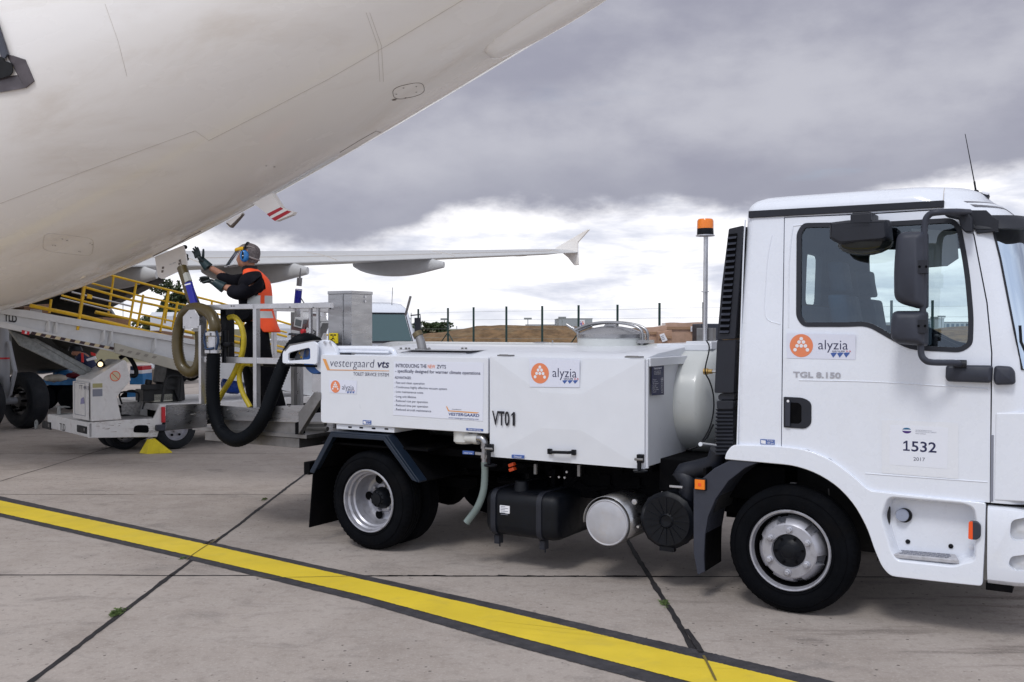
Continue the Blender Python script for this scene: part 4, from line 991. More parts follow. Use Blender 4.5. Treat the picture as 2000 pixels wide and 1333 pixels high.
# second blue sleeved lance standing on the platform
m = MB().m(COBALT); m.tube([TF.on(580, 603, 1.2), TF.on(583.5, 565, 1.2)], .034, 14); m.m(LWHT).tube([TF.on(583.2, 567, 1.2), TF.on(583.4, 565.4, 1.2)], .035, 14); m.m(STEELD).tube([TF.on(584, 559, 1.2), TF.on(584.8, 550, 1.2), TF.on(585.3, 543, 1.2)], .026, 12); m.tube([TF.on(585.3, 545, 1.2), TF.on(587.6, 524, 1.2)], lambda t: .012 - .008 * t, 8); m.m(ALU).tube([TF.on(578, 625, 1.2), TF.on(580, 603, 1.2)], .02, 10); m.m(BLACK).tube([TF.on(588, 583, 1.2), TF.on(598, 599, 1.2)], .005, 6)
m.build('rinse_lance', TR)
# operator console
cm = MB().m(mat('console_maroon', (.10, .06, .06), .5, var=.2)); yc = .55
def cbox(cx, cy_, w, h, ang, mt, dpt=.10, y=yc):
    c0 = TF.on(cx, cy_, y); a = R(ang); cm.m(mt).obox(c0, (math.cos(a), 0, math.sin(a)), (0, 1, 0), (-math.sin(a), 0, math.cos(a)), w / 2 / 215, dpt / 2, h / 2 / 215)
CMR = MATS['console_maroon']; LG2 = mat('console_grey', (.42, .42, .43), .45); SCR = mat('screen_grey', (.10, .11, .12), .2)
cbox(590, 645, 34, 26, -8, CMR); cbox(592, 631, 22, 18, -12, LG2, .12); cbox(592, 631, 15, 12, -12, SCR, .13); cbox(585, 649, 22, 6, -8, LG2, .11)
cbox(612, 628, 8, 26, -28, CMR, .11); cbox(623, 633, 20, 22, -28, LG2, .12); cbox(615, 629, 5, 14, -28, SCR, .13); cbox(613, 652, 20, 16, -28, LG2, .13); cbox(613, 652, 9, 9, -28, mat('label_white', (.7, .7, .7), .4), .134); cbox(613, 652, 5, 6, -28, SCR, .137)
cbox(632, 640, 5, 22, -28, LG2, .10)
for i in range(10): cbox(573 + i * 3.2, 653, 1.6, 4, -8, SCR, .125)
con = cm.build('operator_console', TR, bevel=.004)
m = MB().m(RED).lathe([(.022, 0), (.022, -.03), (.016, -.036), (.001, -.036)], TF.on(595, 648, yc - .06), n=16); m.m(YELC).lathe([(.028, .01), (.028, 0), (.02, -.001)], TF.on(600, 649, yc - .06), n=16); m.build('emergency_stop', con)
m = MB().m(STEELD); m.box(TF.on(571, 660, .6).x, TF.on(577, 660, .6).x, .58, .62, PZ, TF.on(571, 610, .6).z); m.build('console_post', con)
# ---- under the body: funnel, drain pipe, grey hose, valve tag
m = MB().m(mat('funnel_white', (.62, .62, .60), .5)); p = TF.on(907, 850, .10); zz_ = lambda py: TF.on(907, py, .10).z
m.lathe([(.085, zz_(842)), (.085, zz_(862)), (.070, zz_(866)), (.001, zz_(866))], (p.x, .11, 0), 'z', 28); m.tube([TF.on(912, 856, .06), TF.on(934, 857, .06)], .036, 16); m.lathe([(.042, -.02), (.042, .02)], TF.on(931, 857, .06), 'x', 18); m.build('drain_sump', TR)
m = MB().m(STEEL); m.tube([TF.on(934, 856, .03), TF.on(941, 857, .03), TF.on(946, 863, .03), TF.on(946.5, 872, .03)], .028, 16, smooth=6); m.tube([TF.on(946, 872, .03), TF.on(946, 903, .03)], .022, 14); m.lathe([(.027, -.012), (.027, .012)], TF.on(946, 873, .03), 'z', 6); m.lathe([(.027, -.012), (.027, .012)], TF.on(946, 892, .03), 'z', 6)
dpn = m.build('drain_pipe', TR, smooth=50)
m = MB().m(STEEL).obox(TF.on(938, 886.5, .0), (1, 0, 0), (0, 1, 0), (0, 0, 1), .04, .006, .010); m.m(LBL3).obox(TF.on(915, 884.5, .0), (1, 0, .02), (0, 1, 0), (0, 0, 1), .048, .005, .012); m.m(LWHT).text('DRAIN TANK', TF.on(906, 886, -.006), (1, 0, 0), (0, 0, 1), .075, .009); m.build('valve_lever', dpn, smooth=0, recalc=False)
ribbed('drain_hose', [TF.on(946.5, 903, .03), TF.on(947, 925, .03), TF.on(944, 960, .02), TF.on(932, 992, .0), TF.on(911, 1021, -.03)], .026, GREENH, step=.03, amp=0.01, n=14)
m = MB().m(ORANGE); 
for dx, dz in ((0, -4), (1, 5)): m.obox(TF.on(1000 + dx, 912 + dz, .12), (1, 0, .4), (0, 1, 0), (-.4, 0, 1), .022, .02, .012)
m.build('marker_lamp', TR, bevel=.004)
# fuel tank
ft = fillet(T([(947, 953), (1087, 966), (1087, 1058), (953, 1044)], .06), .07, 6)
f0, f1 = T([(948, 955), (1088, 965)], .06); fz1 = f0[1]; fzb = TF.on(1020, 1053, .06).z
m = MB().m(BLACK)
L = []
for x, k_ in ((f0[0], .80), (f0[0] + .02, .93), (f0[0] + .06, 1), (f1[0] - .06, 1), (f1[0] - .02, .93), (f1[0], .80)):
    c_, h_ = Vector((.38, (fz1 + fzb) / 2)), (fz1 - fzb) / 2
    pl = fillet([(c_.x - .33, c_.y - h_), (c_.x + .33, c_.y - h_), (c_.x + .33, c_.y + h_), (c_.x - .33, c_.y + h_)], .09, 7)
    L.append([Vector((x, c_.x + (a - c_.x) * (k_ * .5 + .5), c_.y + (b - c_.y) * (k_ * .6 + .4))) for a, b in pl])
m.loft(L); ftk = m.build('fuel_tank', TR, smooth=50)
m = MB().m(PLAS)
for px in (964, 1053):
    x = TF.on(px, 1000, .05).x; pl = fillet([(.04, fzb - .006), (.72, fzb - .006), (.72, fz1 + .006), (.04, fz1 + .006)], .09, 7); m.loft([[Vector((x - .02, a, b)) for a, b in pl], [Vector((x + .02, a, b)) for a, b in pl]])
    m.obox((x, .12, fzb - .035), (1, 0, 0), (0, 1, 0), (0, 0, 1), .02, .03, .03); m.lathe([(.006, -.09), (.006, 0)], (x + .01, .12, fzb), 'z', 6)
m.build('tank_strap', ftk, smooth=40)
m = MB().m(BLACK); p = TF.on(1019, 953, .16); m.lathe([(.06, -.03), (.055, .015), (.05, .03), (.048, .05), (.001, .052)], p, 'z', 24); m.build('filler_cap', ftk)
m = MB().m(LWHT); p, q = TF.on(976, 987, .045), TF.on(995, 1004, .045); m.prism(fillet([(p.x, q.z), (q.x, q.z), (q.x, p.z), (p.x, p.z)], .004, 2), .046, .052); m.m(LGREY2)
for i in range(6): m.box(p.x + .008, q.x - (.012 if i % 2 else .035), .045, .0455, p.z - .010 - i * .011, p.z - .006 - i * .011)
m.build('tank_label', ftk, smooth=0, recalc=False)
# silencer
sc = TF.on(1186, 1021, .03); sr = .158
m = MB().m(STEELD); m.lathe([(sr * .96, .0), (sr, .008), (sr, .62), (sr * .95, .64), (.001, .64)], sc, 'y', 56, caps=False)
sl = m.build('silencer', TR, smooth=40)
m = MB().m(mat('heat_plate', (.44, .44, .47), .45, metal=.15, var=.08, dirt=(.38, .30, .22), dirt_amt=.35, ds=7)); m.lathe([(sr * .975, .004), (sr * .97, -.010), (sr * .94, -.014), (sr * .90, -.010), (sr * .84, -.012), (sr * .76, -.018), (sr * .45, -.020), (.001, -.020)], sc, 'y', 56, caps=False); m.build('silencer_cap', sl, smooth=40)
m = MB().m(STEEL)
L1, L2 = [], []
for i in range(26):
    a = R(-30 + i * 8.6); L1.append(sc + Vector((math.cos(a) * (sr + .014), -.01, math.sin(a) * (sr + .014)))); L2.append(sc + Vector((math.cos(a) * (sr + .014), .40, math.sin(a) * (sr + .014))))
m.loft([L1, L2], (0, 0), closed=False); hs = m.build('heat_shield', sl, recalc=False, smooth=40); s_ = hs.modifiers.new('s', 'SOLIDIFY'); s_.thickness = .003
m = MB().m(ALU).lathe([(.018, 0), (.018, -.02), (.001, -.021)], TF.on(1241, 980, .1), n=16).lathe([(.009, 0), (.009, -.03), (.001, -.03)], TF.on(1249, 1028, .1), n=10); m.build('shield_bolt', sl)
# air filter
ac = TF.on(1301, 1018, .05); ar = .185
m = MB().m(BLACK); m.lathe([(.001, .006), (.035, .002), (.04, -.006), (.05, .004), (ar * .86, .0), (ar * .92, .012), (ar, .02), (ar, .05), (ar * .96, .055), (ar * .96, .40)], ac, 'y', 48, mod=lambda j, k: (.006 if k % 6 == 0 else 0) if j in (5, 6, 7) else 0)
for q_ in range(16):
    a = q_ * math.pi / 8; m.obox(ac + Vector((math.cos(a) * ar * .55, .0, math.sin(a) * ar * .55)), (math.cos(a), 0, math.sin(a)), (0, 1, 0), (-math.sin(a), 0, math.cos(a)), ar * .28, .003, .0025)
m.obox(ac + Vector((0, .03, -ar)), (1, 0, 0), (0, 1, 0), (0, 0, 1), .05, .02, .014)
af = m.build('air_filter', TR, smooth=40)
m = MB().m(ALU); m.obox(ac + Vector((.05, .05, ar + .035)), (1, 0, 0), (0, 1, 0), (0, 0, 1), .045, .01, .007); m.build('filter_clip', af, bevel=.002)
ribbed('intake_duct', [ac + Vector((.08, .14, ar * .6)), ac + Vector((.10, .14, ar + .06)), TF.on(1330, 925, .2), TF.on(1365, 915, .2), TF.on(1394, 905, .16), TF.on(1404, 880, .14)], .058, PLAS, step=.05, amp=0, n=16)
# ---- rear of the cab: air intake, bellows, wheel arch rear guard
yA = .05
ap = T([(1405, 450), (1424, 447.5), (1440, 443), (1452, 441), (1446, 520), (1437, 640), (1433, 700), (1432, 820), (1430, 900), (1402, 900), (1400, 780), (1396, 766), (1397, 760), (1394, 700), (1401, 664)], yA)
m = MB().m(PLAS); m.prism(fillet(T([(1424, 447.5), (1452, 441), (1446, 540), (1437, 662), (1401, 664), (1410, 560)], yA), .006, 2), yA - .01, yA + .26); m.prism(fillet(T([(1400, 665), (1437, 663), (1433, 768), (1395, 768)], yA), .008, 2), yA, yA + .25)
m.prism(fillet(T([(1406, 769), (1432, 768), (1432, 782), (1401, 782), (1400, 774)], yA), .006, 2), yA + .02, yA + .2); m.prism(fillet(T([(1399, 783), (1432, 783), (1432, 800), (1400, 800)], yA), .012, 3), yA, yA + .22)
it = m.build('air_intake', TR, bevel=.006)
m = MB()
A4 = T([(1423, 458), (1440, 456), (1424, 652), (1406, 652)], yA - .012)
m.m(BLACKM).prism(A4, yA - .016, yA - .01)
for i in range(17):
    t = (i + .5) / 17; l = Vector(A4[0]).lerp(Vector(A4[3]), t); r_ = Vector(A4[1]).lerp(Vector(A4[2]), t)
    m.m(PLASG).slab([(l.x, yA - .012, l.y), (r_.x, yA - .012, r_.y), (r_.x, yA - .03, r_.y - .014), (l.x, yA - .03, l.y - .014)], (0, 0, .004))
m.build('intake_grille', it, smooth=0)
m = MB().m(PLAS); L = []
n_ = 24
for i in range(n_ + 1):
    py = 800 + 88 * i / n_; k_ = .012 if i % 2 else 0; a, b = TF.on(1397 - 2 * (i / n_), py, yA), TF.on(1431, py, yA)
    L.append([Vector(q) for q in ((a.x + k_, yA + k_, a.z), (b.x, yA + k_, b.z), (b.x, yA + .2 - k_, b.z), (a.x + k_, yA + .2 - k_, a.z))])
m.loft(L); m.build('intake_bellows', it, smooth=0)
m = MB().m(PLASG)
rg = T([(1430, 897), (1486, 902), (1455, 915), (1423, 940), (1398, 975), (1383, 1010), (1377, 1045), (1375, 1085), (1376, 1118), (1362, 1124), (1354, 1080), (1354, 955), (1368, 938), (1395, 915)], -.01); m.prism(rg, -.01, .03); 
rg2 = T([(1486, 902), (1455, 915), (1423, 940), (1398, 975), (1383, 1010), (1377, 1045), (1375, 1085)], -.01); m.prism(rg2 + [(p[0] - .012, p[1] + .008) for p in rg2[::-1]], .03, .32)
m.build('arch_rear_guard', TR, bevel=.006)
m = MB().m(BLACKM); p = TF.on(1376, 1070, .0); q = TF.on(1376, 1116, .0); m.box(p.x - .01, p.x + .008, .0, .30, q.z, p.z + .5); m.build('mudflap', TR, bevel=.003)
m = MB().m(BLACK); p = TF.on(1369, 946, -.01); m.box(p.x - .04, p.x + .04, -.022, .0, p.z - .038, p.z + .038); ml = m.build('side_marker', TR, bevel=.008)
m = MB().m(AMBER); m.box(p.x - .032, p.x + .032, -.034, -.02, p.z - .030, p.z + .030); m.m(ORANGE).box(p.x - .01, p.x + .01, -.036, -.033, p.z - .01, p.z + .01); m.build('marker_lens', ml, bevel=.006)
# ================================================================== CAB
def tum(z): return max(0., (z - 1.55)) * .085
CWY = 2.24
def interp(z, tab):
    if z <= tab[0][0]: return tab[0][1]
    for a, b in zip(tab, tab[1:]):
        if z <= b[0]: t = (z - a[0]) / (b[0] - a[0]); return a[1] + (b[1] - a[1]) * t
    return tab[-1][1]
zr0 = TF.on(1433, 869, 0); zr1 = TF.on(1455.5, 426, tum(2.4))
def s_rear(z): t = (z - zr0.z) / (zr1.z - zr0.z); return zr0.x + (zr1.x - zr0.x) * t
def s_front(z): return interp(z, [(.7, 1.35), (1.4, 1.36), (2.30, 1.20), (2.42, 1.08), (2.456, 1.0)])
def plan(z, off=0., bow=.06):
    """outline of the cab at height z; 16 + 14 + 16 + 8 + ... points"""
    y0 = tum(z) + off; y1 = CWY - tum(z) - off; a, b = s_rear(z) + off, s_front(z) - off
    rf = max(.03, interp(z, [(.7, .20), (2.2, .24), (2.56, .36)]) - off * .5); rr = .06
    P = []
    for i in range(7): t = math.pi * (1.0) + i / 6 * math.pi / 2; P.append((a + rr + math.cos(t) * rr, y0 + rr + math.sin(t) * rr))
    for i in range(1, 8): P.append((a + rr + (b - rf - a - rr) * i / 8, y0))
    for i in range(15): t = -math.pi / 2 + i / 14 * math.pi / 2; P.append((b - rf + math.cos(t) * rf, y0 + rf + math.sin(t) * rf))
    for i in range(1, 12): P.append((b, y0 + rf + (y1 - y0 - 2 * rf) * i / 12))
    for i in range(15): t = i / 14 * math.pi / 2; P.append((b - rf + math.cos(t) * rf, y1 - rf + math.sin(t) * rf))
    for i in range(1, 8): P.append((b - rf + (a + rr - b + rf) * i / 8, y1))
    for i in range(7): t = math.pi / 2 + i / 6 * math.pi / 2; P.append((a + rr + math.cos(t) * rr, y1 - rr + math.sin(t) * rr))
    mid = CWY / 2; o = []
    for x, y in P:
        k = max(0, (x - (b - rf)) / rf) if x > b - rf else 0; o.append(Vector((x + bow * k * (1 - ((y - mid) / mid) ** 2), y, z)))
    return o
NP = len(plan(1.)); I0 = 7 + 7; FRONT = range(I0, I0 + 15 + 11 + 15)
def solid(zs, off, mt, extra=()):
    m = MB().m(WHITE); m.m(mt); L = [plan(z, off) for z in zs]
    for z, o in extra: L.append([Vector((p.x, p.y, z)) for p in plan(zs[-1], off + o)])
    m.loft(L); return m
ZL = [.775, .95, 1.15, 1.35, 1.55, 1.7, 1.9, 2.1, 2.25, 2.36, 2.42, 2.455]
o = solid(ZL, 0, WHITE, [(2.485, .014), (2.51, .040), (2.53, .085), (2.543, .16), (2.552, .28), (2.556, .48)]).build('cab', TR, smooth=0)
o.data.materials.clear(); o.data.materials.append(WHITE); o.data.materials.append(CABIN)
o.data.polygons.foreach_set('material_index', [0] * len(o.data.polygons))
def cutter(m, idx=0):
    c = m.build('cutter', TR, smooth=0); c.data.materials.clear(); c.data.materials.append(WHITE); c.data.materials.append(CABIN)
    c.data.polygons.foreach_set('material_index', [idx] * len(c.data.polygons)); return c
boolean(o, cutter(solid([.80, 1.2, 1.55, 1.9, 2.25, 2.40, 2.455], .05, CABIN, [(2.475, .05), (2.50, .2)]), 1))
win_px = [(1569, 437), (1739, 434), (1805, 430), (1861, 427), (1877, 444), (1893, 529), (1901, 623), (1899, 674), (1877, 688), (1776, 683), (1732, 658), (1694, 636), (1655, 638), (1569, 638), (1556, 620), (1557, 455)]
def sd(px, py):                            # pixel on the sloping side of the cab
    y = 0.
    for _ in range(3): p = TF.on(px, py, y); y = tum(p.z)
    return (p.x, p.z)
WO = [sd(*p) for p in win_px]; WO = fillet(WO, [.025, .3, .2, .03, .03, .3, .06, .03, .04, .12, .2, .12, .08, .03, .03, .03], 4)
cw = MB().prism(inset(WO, .012), -.3, 2.7); boolean(o, cutter(cw, 1))
# windscreen opening
def band_pts(z, off, lo=5, hi=5): L = plan(z, off); return [L[i] for i in list(FRONT)[lo:len(FRONT) - hi]]
zw = [1.50, 1.7, 1.9, 2.1, 2.25, 2.33]
cw = MB(); cw.loft([band_pts(z, -.08) + band_pts(z, .14)[::-1] for z in zw]); boolean(o, cutter(cw, 1))
# rear wall window
cw = MB(); cw.prismx(fillet([(1.40, 1.90), (1.86, 1.90), (1.86, 2.28), (1.40, 2.28)], .06, 4), s_rear(2) - .2, s_rear(2) + .25); boolean(o, cutter(cw, 1))
arch_out = [(1405, 898), (1433, 869.5), (1522, 873), (1578, 879), (1622, 897.5), (1659, 925), (1697, 959), (1720, 985), (1745, 1200), (1400, 1200)]
cw = MB().prism(T(arch_out), -.3, 2.7); boolean(o, cutter(cw, 0))
door_px = [(1532, 425), (1700, 418), (1845, 409), (1880, 408), (1902, 460), (1927.6, 592), (1937, 690), (1936, 780), (1934, 984), (1697.7, 959.5), (1659, 925.5), (1622, 898), (1578, 880), (1526, 874), (1528, 700)]
D = [sd(*p) for p in door_px]
door = bpy.data.objects.new('door', o.data.copy()); COL.objects.link(door); door.parent = TR
boolean(door, cutter(MB().prism(inset(D, .0035), -.3, .35), 0), 'INTERSECT')
boolean(o, cutter(MB().prism(inset(D, -.0035), -.3, .35), 0))
resharp(o, 28); resharp(door, 28)
for ob in (o, door):
    b_ = ob.modifiers.new('bevel', 'BEVEL'); b_.width = .004; b_.segments = 2; b_.limit_method = 'ANGLE'; b_.angle_limit = R(50); b_.harden_normals = True
CAB, DOOR = o, door
# inner door reveal so that the gap is dark
def ring3_(m, A, B, ya, yb):
    return m.loft([[Vector((p[0], tum(p[1]) + yy, p[1])) for p in Q] for Q, yy in ((A, ya), (B, ya), (B, yb), (A, yb), (A, ya))], (0, 0))
m = MB().m(BLACKM); Di = inset(D, .05); Do = inset(D, -.02); A3, B3 = resamp(D, 80), None
m = ring3_(m, Do, inset(D, .02), .060, .066); m.build('door_seal', TR, smooth=0)
# swage lines and pressings
def raised(name, pts, r, parent, mt=WHITE, dy=.0, n=8, sm=4):
    P = []
    for a, b in pts: x, z = sd(a, b); P.append(Vector((x, tum(z) + dy, z)))
    return MB().m(mt).tube(P, r, n, smooth=sm).build(name, parent, smooth=60)
raised('swage_line', [(1560, 743), (1700, 746), (1820, 753), (1929, 760)], .0035, DOOR)
raised('swage_line', [(1690, 925), (1800, 933), (1929, 942)], .0035, DOOR)
raised('swage_line', [(1508, 460), (1500, 500), (1495, 560), (1493, 605), (1500, 625), (1524, 634)], .003, CAB)
raised('swage_line', [(1440, 869), (1452, 500), (1456, 430)], .005, CAB)
raised('window_frame_line', [(1540, 640), (1541, 520), (1548, 450), (1556, 441), (1600, 439)], .004, DOOR)
# side glass, seal
def ring3(m, A, B, ya, yb):
    n = len(A); L = [[Vector((p[0], tum(p[1]) + yy, p[1])) for p in Q] for Q, yy in ((A, ya), (B, ya), (B, yb), (A, yb), (A, ya))]
    return m.loft(L, (0, 0))
W2 = inset(WO, .024)
m = MB().m(PLAS); ring3(m, inset(WO, -.003), W2, -.004, .022); ws = m.build('window_seal', DOOR, smooth=30)
m = MB().m(GLS); m.add([Vector((p[0], tum(p[1]) + .010, p[1])) for p in inset(WO, .015)], [tuple(range(len(WO)))]); m.build('side_window', DOOR, smooth=0, recalc=False)
m = MB().m(GLS); m.add([Vector((p[0], CWY - tum(p[1]) - .010, p[1])) for p in inset(WO, .008)], [tuple(range(len(WO)))]); m.build('far_window', CAB, smooth=0, recalc=False)
m = MB().m(GLW); m.loft([band_pts(z, .012, 5, 5) for z in zw], (0, 0), closed=False); m.build('windscreen', CAB, recalc=False, smooth=60)
m = MB().m(PLAS); ed = [band_pts(zw[0], -.002)[0:], [band_pts(z, -.002)[-1] for z in zw[1:-1]], band_pts(zw[-1], -.002)[::-1], [band_pts(z, -.002)[0] for z in zw[1:-1]][::-1]]
m.tube([p for e in ed for p in e], .006, 8, closed=True); m.build('windscreen_seal', CAB)
m = MB().m(GLS); m.add([(s_rear(z) + .03, y, z) for y, z in ((1.40, 1.9), (1.86, 1.9), (1.86, 2.28), (1.40, 2.28))], [(0, 1, 2, 3)]); m.build('rear_window', CAB, smooth=0, recalc=False)
# black roof drip strip
m = MB().m(PLAS); L0 = T([(1463, 413), (1463, 426.5)], tum(2.4)); L1 = T([(1844, 392), (1844, 405.5)], tum(2.4))
m.prism([L0[0], L0[1], L1[1], L1[0]], tum(2.4) - .014, tum(2.4) + .02); m.build('roof_strip', CAB, bevel=.003)
m = MB().m(AIRL); 
for k_ in (0,):
    x = TF.on(1842, 380, .06).x; m.tube([(x, tum(2.43) - .000, 2.43), (x, tum(2.455), 2.455), (x, tum(2.455) + .014, 2.485), (x, tum(2.455) + .040, 2.51)], .0022, 5)
m.build('roof_seam', CAB)
# sun visor band round the top of the windscreen
m = MB().m(PLAS); Ls = []
fr_i = list(FRONT)
vt, vb = 2.345, 2.262
L = []
for i in fr_i[2:-2]:
    a, b_ = plan(vt, -.0)[i], plan(vb, -.0)[i]; c = Vector((1.12, CWY / 2, 0)); n_ = Vector((a.x - (a.x - .25) * 0, a.y, 0)); n_ = (plan(vt, -.05)[i] - a); n_.z = 0
    k_ = min(1, (i - fr_i[2]) / 8) if i < fr_i[20] else min(1, (fr_i[-2] - i) / 8)
    oo = n_.normalized() * (.02 + .10 * k_)
    L.append([a + oo * .6 + Vector((0, 0, 0)), a + oo + Vector((0, 0, -.03)), b_ + oo + Vector((0, 0, .015 * 0)), b_ + oo * .45, a + oo * .1 + Vector((0, 0, -.05))])
m.loft(L, (1, 1)); sv = m.build('sun_visor', CAB, smooth=30, bevel=.004)
m = MB().m(PLAS)
m.slab([Vector((sd(*p)[0], tum(2.3) - .012, sd(*p)[1])) for p in ((1886, 411.5), (1927, 411.5), (1940, 424), (1950, 430), (1950, 452), (1908, 457), (1903, 440), (1896, 422))], (0, .05, 0))
m.build('visor_bracket', sv, bevel=.004)
m = MB().m(mat('visor_tint', (.10, .10, .12), .2, coat=.3)); q = [plan(2.40, -.004)[i] for i in fr_i[6:-6]]; q2 = [plan(2.435, -.004)[i] for i in fr_i[6:-6]]; m.loft([q, q2], (0, 0), closed=False); m.build('roof_trim', CAB, recalc=False)
# roof lamp and antenna
m = MB().m(PLAS); p = TF.at(1920, 383, TF.Wd((1.0, .5, 2.5)).y); m.obox(p, (.9, .3, -.3), (0, 1, 0), (.3, 0, 1), .035, .03, .014); m.m(LWHT).obox(p + Vector((.012, 0, .006)), (.9, .3, -.3), (0, 1, 0), (.3, 0, 1), .02, .026, .014); m.build('roof_lamp', CAB, bevel=.006)
za = TF.Wd((.95, .42, 2.5)).y
m = MB().m(BLACK); m.tube([TF.at(1906, 374, za), TF.at(1903, 355, za)], .0055, 8); m.tube([TF.at(1903, 356, za), TF.at(1885, 262, za)], lambda t: .0036 - .0016 * t, 6); m.lathe([(.02, -.01), (.012, .012), (.001, .016)], TF.at(1906.5, 376, za), 'z', 14); m.build('antenna', CAB)
# door handle
hp = T([(1523, 775), (1548, 776), (1570, 779), (1581, 787), (1584, 806), (1581, 829), (1573, 837), (1555, 837), (1523, 834)])
hp = [(max(p[0], D[0][0] * 0 + sd(1531, 800)[0]) if i in (0, 8) else p[0], p[1]) for i, p in enumerate(hp)]
m = MB().m(PLAS); A5 = fillet(T([(1531, 775.5), (1568, 777), (1585, 786), (1585, 828), (1574, 838), (1531, 835)]), [.004, .03, .03, .03, .03, .004], 4); B5 = fillet(T([(1534, 786), (1560, 787), (1566, 792), (1566, 824), (1561, 828), (1534, 827)]), .012, 4)
B5r = resamp(B5, 60); A5r = resamp(A5, 60); m.ring(A5r, B5r, -.006, .02); m.m(BLACKM).prism(A5, -.003, .012)
dh = m.build('door_handle', DOOR, smooth=0)
m = MB().m(PLASG); m.prism(fillet(T([(1535.5, 784), (1545, 784), (1544.5, 833), (1535.5, 832)]), .006, 3), -.022, -.008); m.m(LWHT).lathe([(.008, -.024), (.008, -.02), (.001, -.0245)], TF.on(1541, 783.5, 0) + Vector((0, -.0, 0)), n=14); m.build('handle_grip', dh, bevel=.002)
# mirror gear
m = MB().m(PLASG)
ym = -.22
m.tube([TF.on(1893, 415, -.02), TF.on(1868, 414, -.14), TF.on(1835, 415, ym), TF.on(1815, 420, ym), TF.on(1806, 440, ym), TF.on(1804.5, 500, ym), TF.on(1803, 560, ym), TF.on(1802, 620, ym), TF.on(1799, 660, ym), TF.on(1799, 690, ym), TF.on(1806, 703, ym), TF.on(1820, 708, ym + .02), TF.on(1862, 709, -.12), TF.on(1878, 712, -.05)], .0175, 14, smooth=6)
ma = m.build('mirror_arm', TR)
m = MB().m(PLAS); 
m.slab([TF.on(*p, -.06) for p in ((1840, 409), (1868, 407), (1888, 413), (1898, 425), (1899, 455), (1884, 454), (1876, 445), (1872, 428), (1845, 422))], (0, .09, 0))
m.build('mirror_mount', ma, bevel=.01, seg=3)
for c_, r_ in (((1801, 522), (1786, 511)), ((1799, 638), (1780, 627))):
    m = MB().m(PLAS); p = TF.on(c_[0], c_[1], ym - .02); m.obox(p, (1, 0, 0), (0, 1, 0), (0, 0, 1), .030, .028, .036); q = TF.on(r_[0] + 6, r_[1] + 11, ym - .0); m.obox(q, (1, 0, 0), (0, 1, 0), (0, 0, 1), .035, .02, .043)
    m.m(BLACKM)
    for dx in (-5, 8): m.lathe([(.007, 0), (.007, -.003), (.001, -.003)], TF.on(c_[0] + dx, c_[1] - 1, ym - .049), n=8)
    m.build('mirror_clamp', ma, bevel=.006)
def mirror(name, pts, y0, y1, rad, bev=.03):
    P = [TF.sz(a, b, y0) for a, b in pts]; P = fillet(P, rad, 6); m = MB().m(PLASG); L = []
    cx_m = (min(p[0] for p in P) + max(p[0] for p in P)) / 2; cz_m = (min(p[1] for p in P) + max(p[1] for p in P)) / 2; hx_m = max(p[0] for p in P) - cx_m; hz_m = max(p[1] for p in P) - cz_m
    shr = lambda k_: [(cx_m + (p[0] - cx_m) * (1 - k_ / hx_m), cz_m + (p[1] - cz_m) * (1 - k_ / hz_m)) for p in P]
    for t, k_ in ((0, .040), (.05, .022), (.14, .009), (.3, .003), (.6, 0), (.9, .002), (1., .010)): L.append([Vector((p[0], y0 + (y1 - y0) * t, p[1])) for p in shr(k_)])
    m.loft(L); o_ = m.build(name, ma, smooth=50)
    m = MB().m(MIRR); m.add([Vector((p[0], y1 + .001, p[1])) for p in shr(.02)], [tuple(range(len(P)))]); m.build('mirror_glass', o_, smooth=0, recalc=False)
    return o_
mirror('mirror_housing', [(1748, 451), (1806, 449), (1806, 603), (1788, 603), (1742, 590), (1741, 520)], ym - .05, ym + .13, [.05, .02, .02, .05, .05, .15])
mirror('mirror_housing', [(1740, 607), (1806, 607), (1806, 678), (1746, 672), (1735, 660), (1736, 625)], ym - .05, ym + .12, [.05, .02, .02, .05, .05, .05])
yk = -.18
m = MB().m(PLAS); kp = fillet([TF.sz(a, b, yk) for a, b in ((1617, 433), (1655, 428), (1733, 427), (1736, 466), (1725, 472), (1640, 479), (1617, 467))], .012, 3); L = []
for t, k_ in ((0, .02), (.1, .006), (.5, 0), (1, .006)): L.append([Vector((p[0], yk + .17 * t, p[1])) for p in inset(kp, k_)])
m.loft(L); kb = m.build('kerb_mirror', TR, smooth=40)
m = MB().m(PLAS); p = TF.on(1682, 432, yk + .02); m.obox(p, (1, 0, 0), (0, 1, 0), (0, 0, 1), .055, .02, .04); m.obox(p + Vector((0, .12, .02)), (1, 0, 0), (0, 1, 0), (0, 0, 1), .05, .12, .03); m.build('mirror_mount', kb, bevel=.006)
m = MB().m(mat('mirror_dark_reflection', (.012, .016, .016), .12, coat=.3)); cK = TF.on(1690, 474, yk + .09); L = []  # dark base colour stands in for the dark surroundings this glass reflects
for t in range(6): a = t / 5 * math.pi / 2; L.append([cK + Vector((math.cos(q) * .155 * math.cos(a) , math.sin(q) * .08 * math.cos(a), -.075 * math.sin(a))) for q in [2 * math.pi * i / 28 for i in range(28)]])
m.loft(L); m.build('mirror_glass', kb, smooth=60)
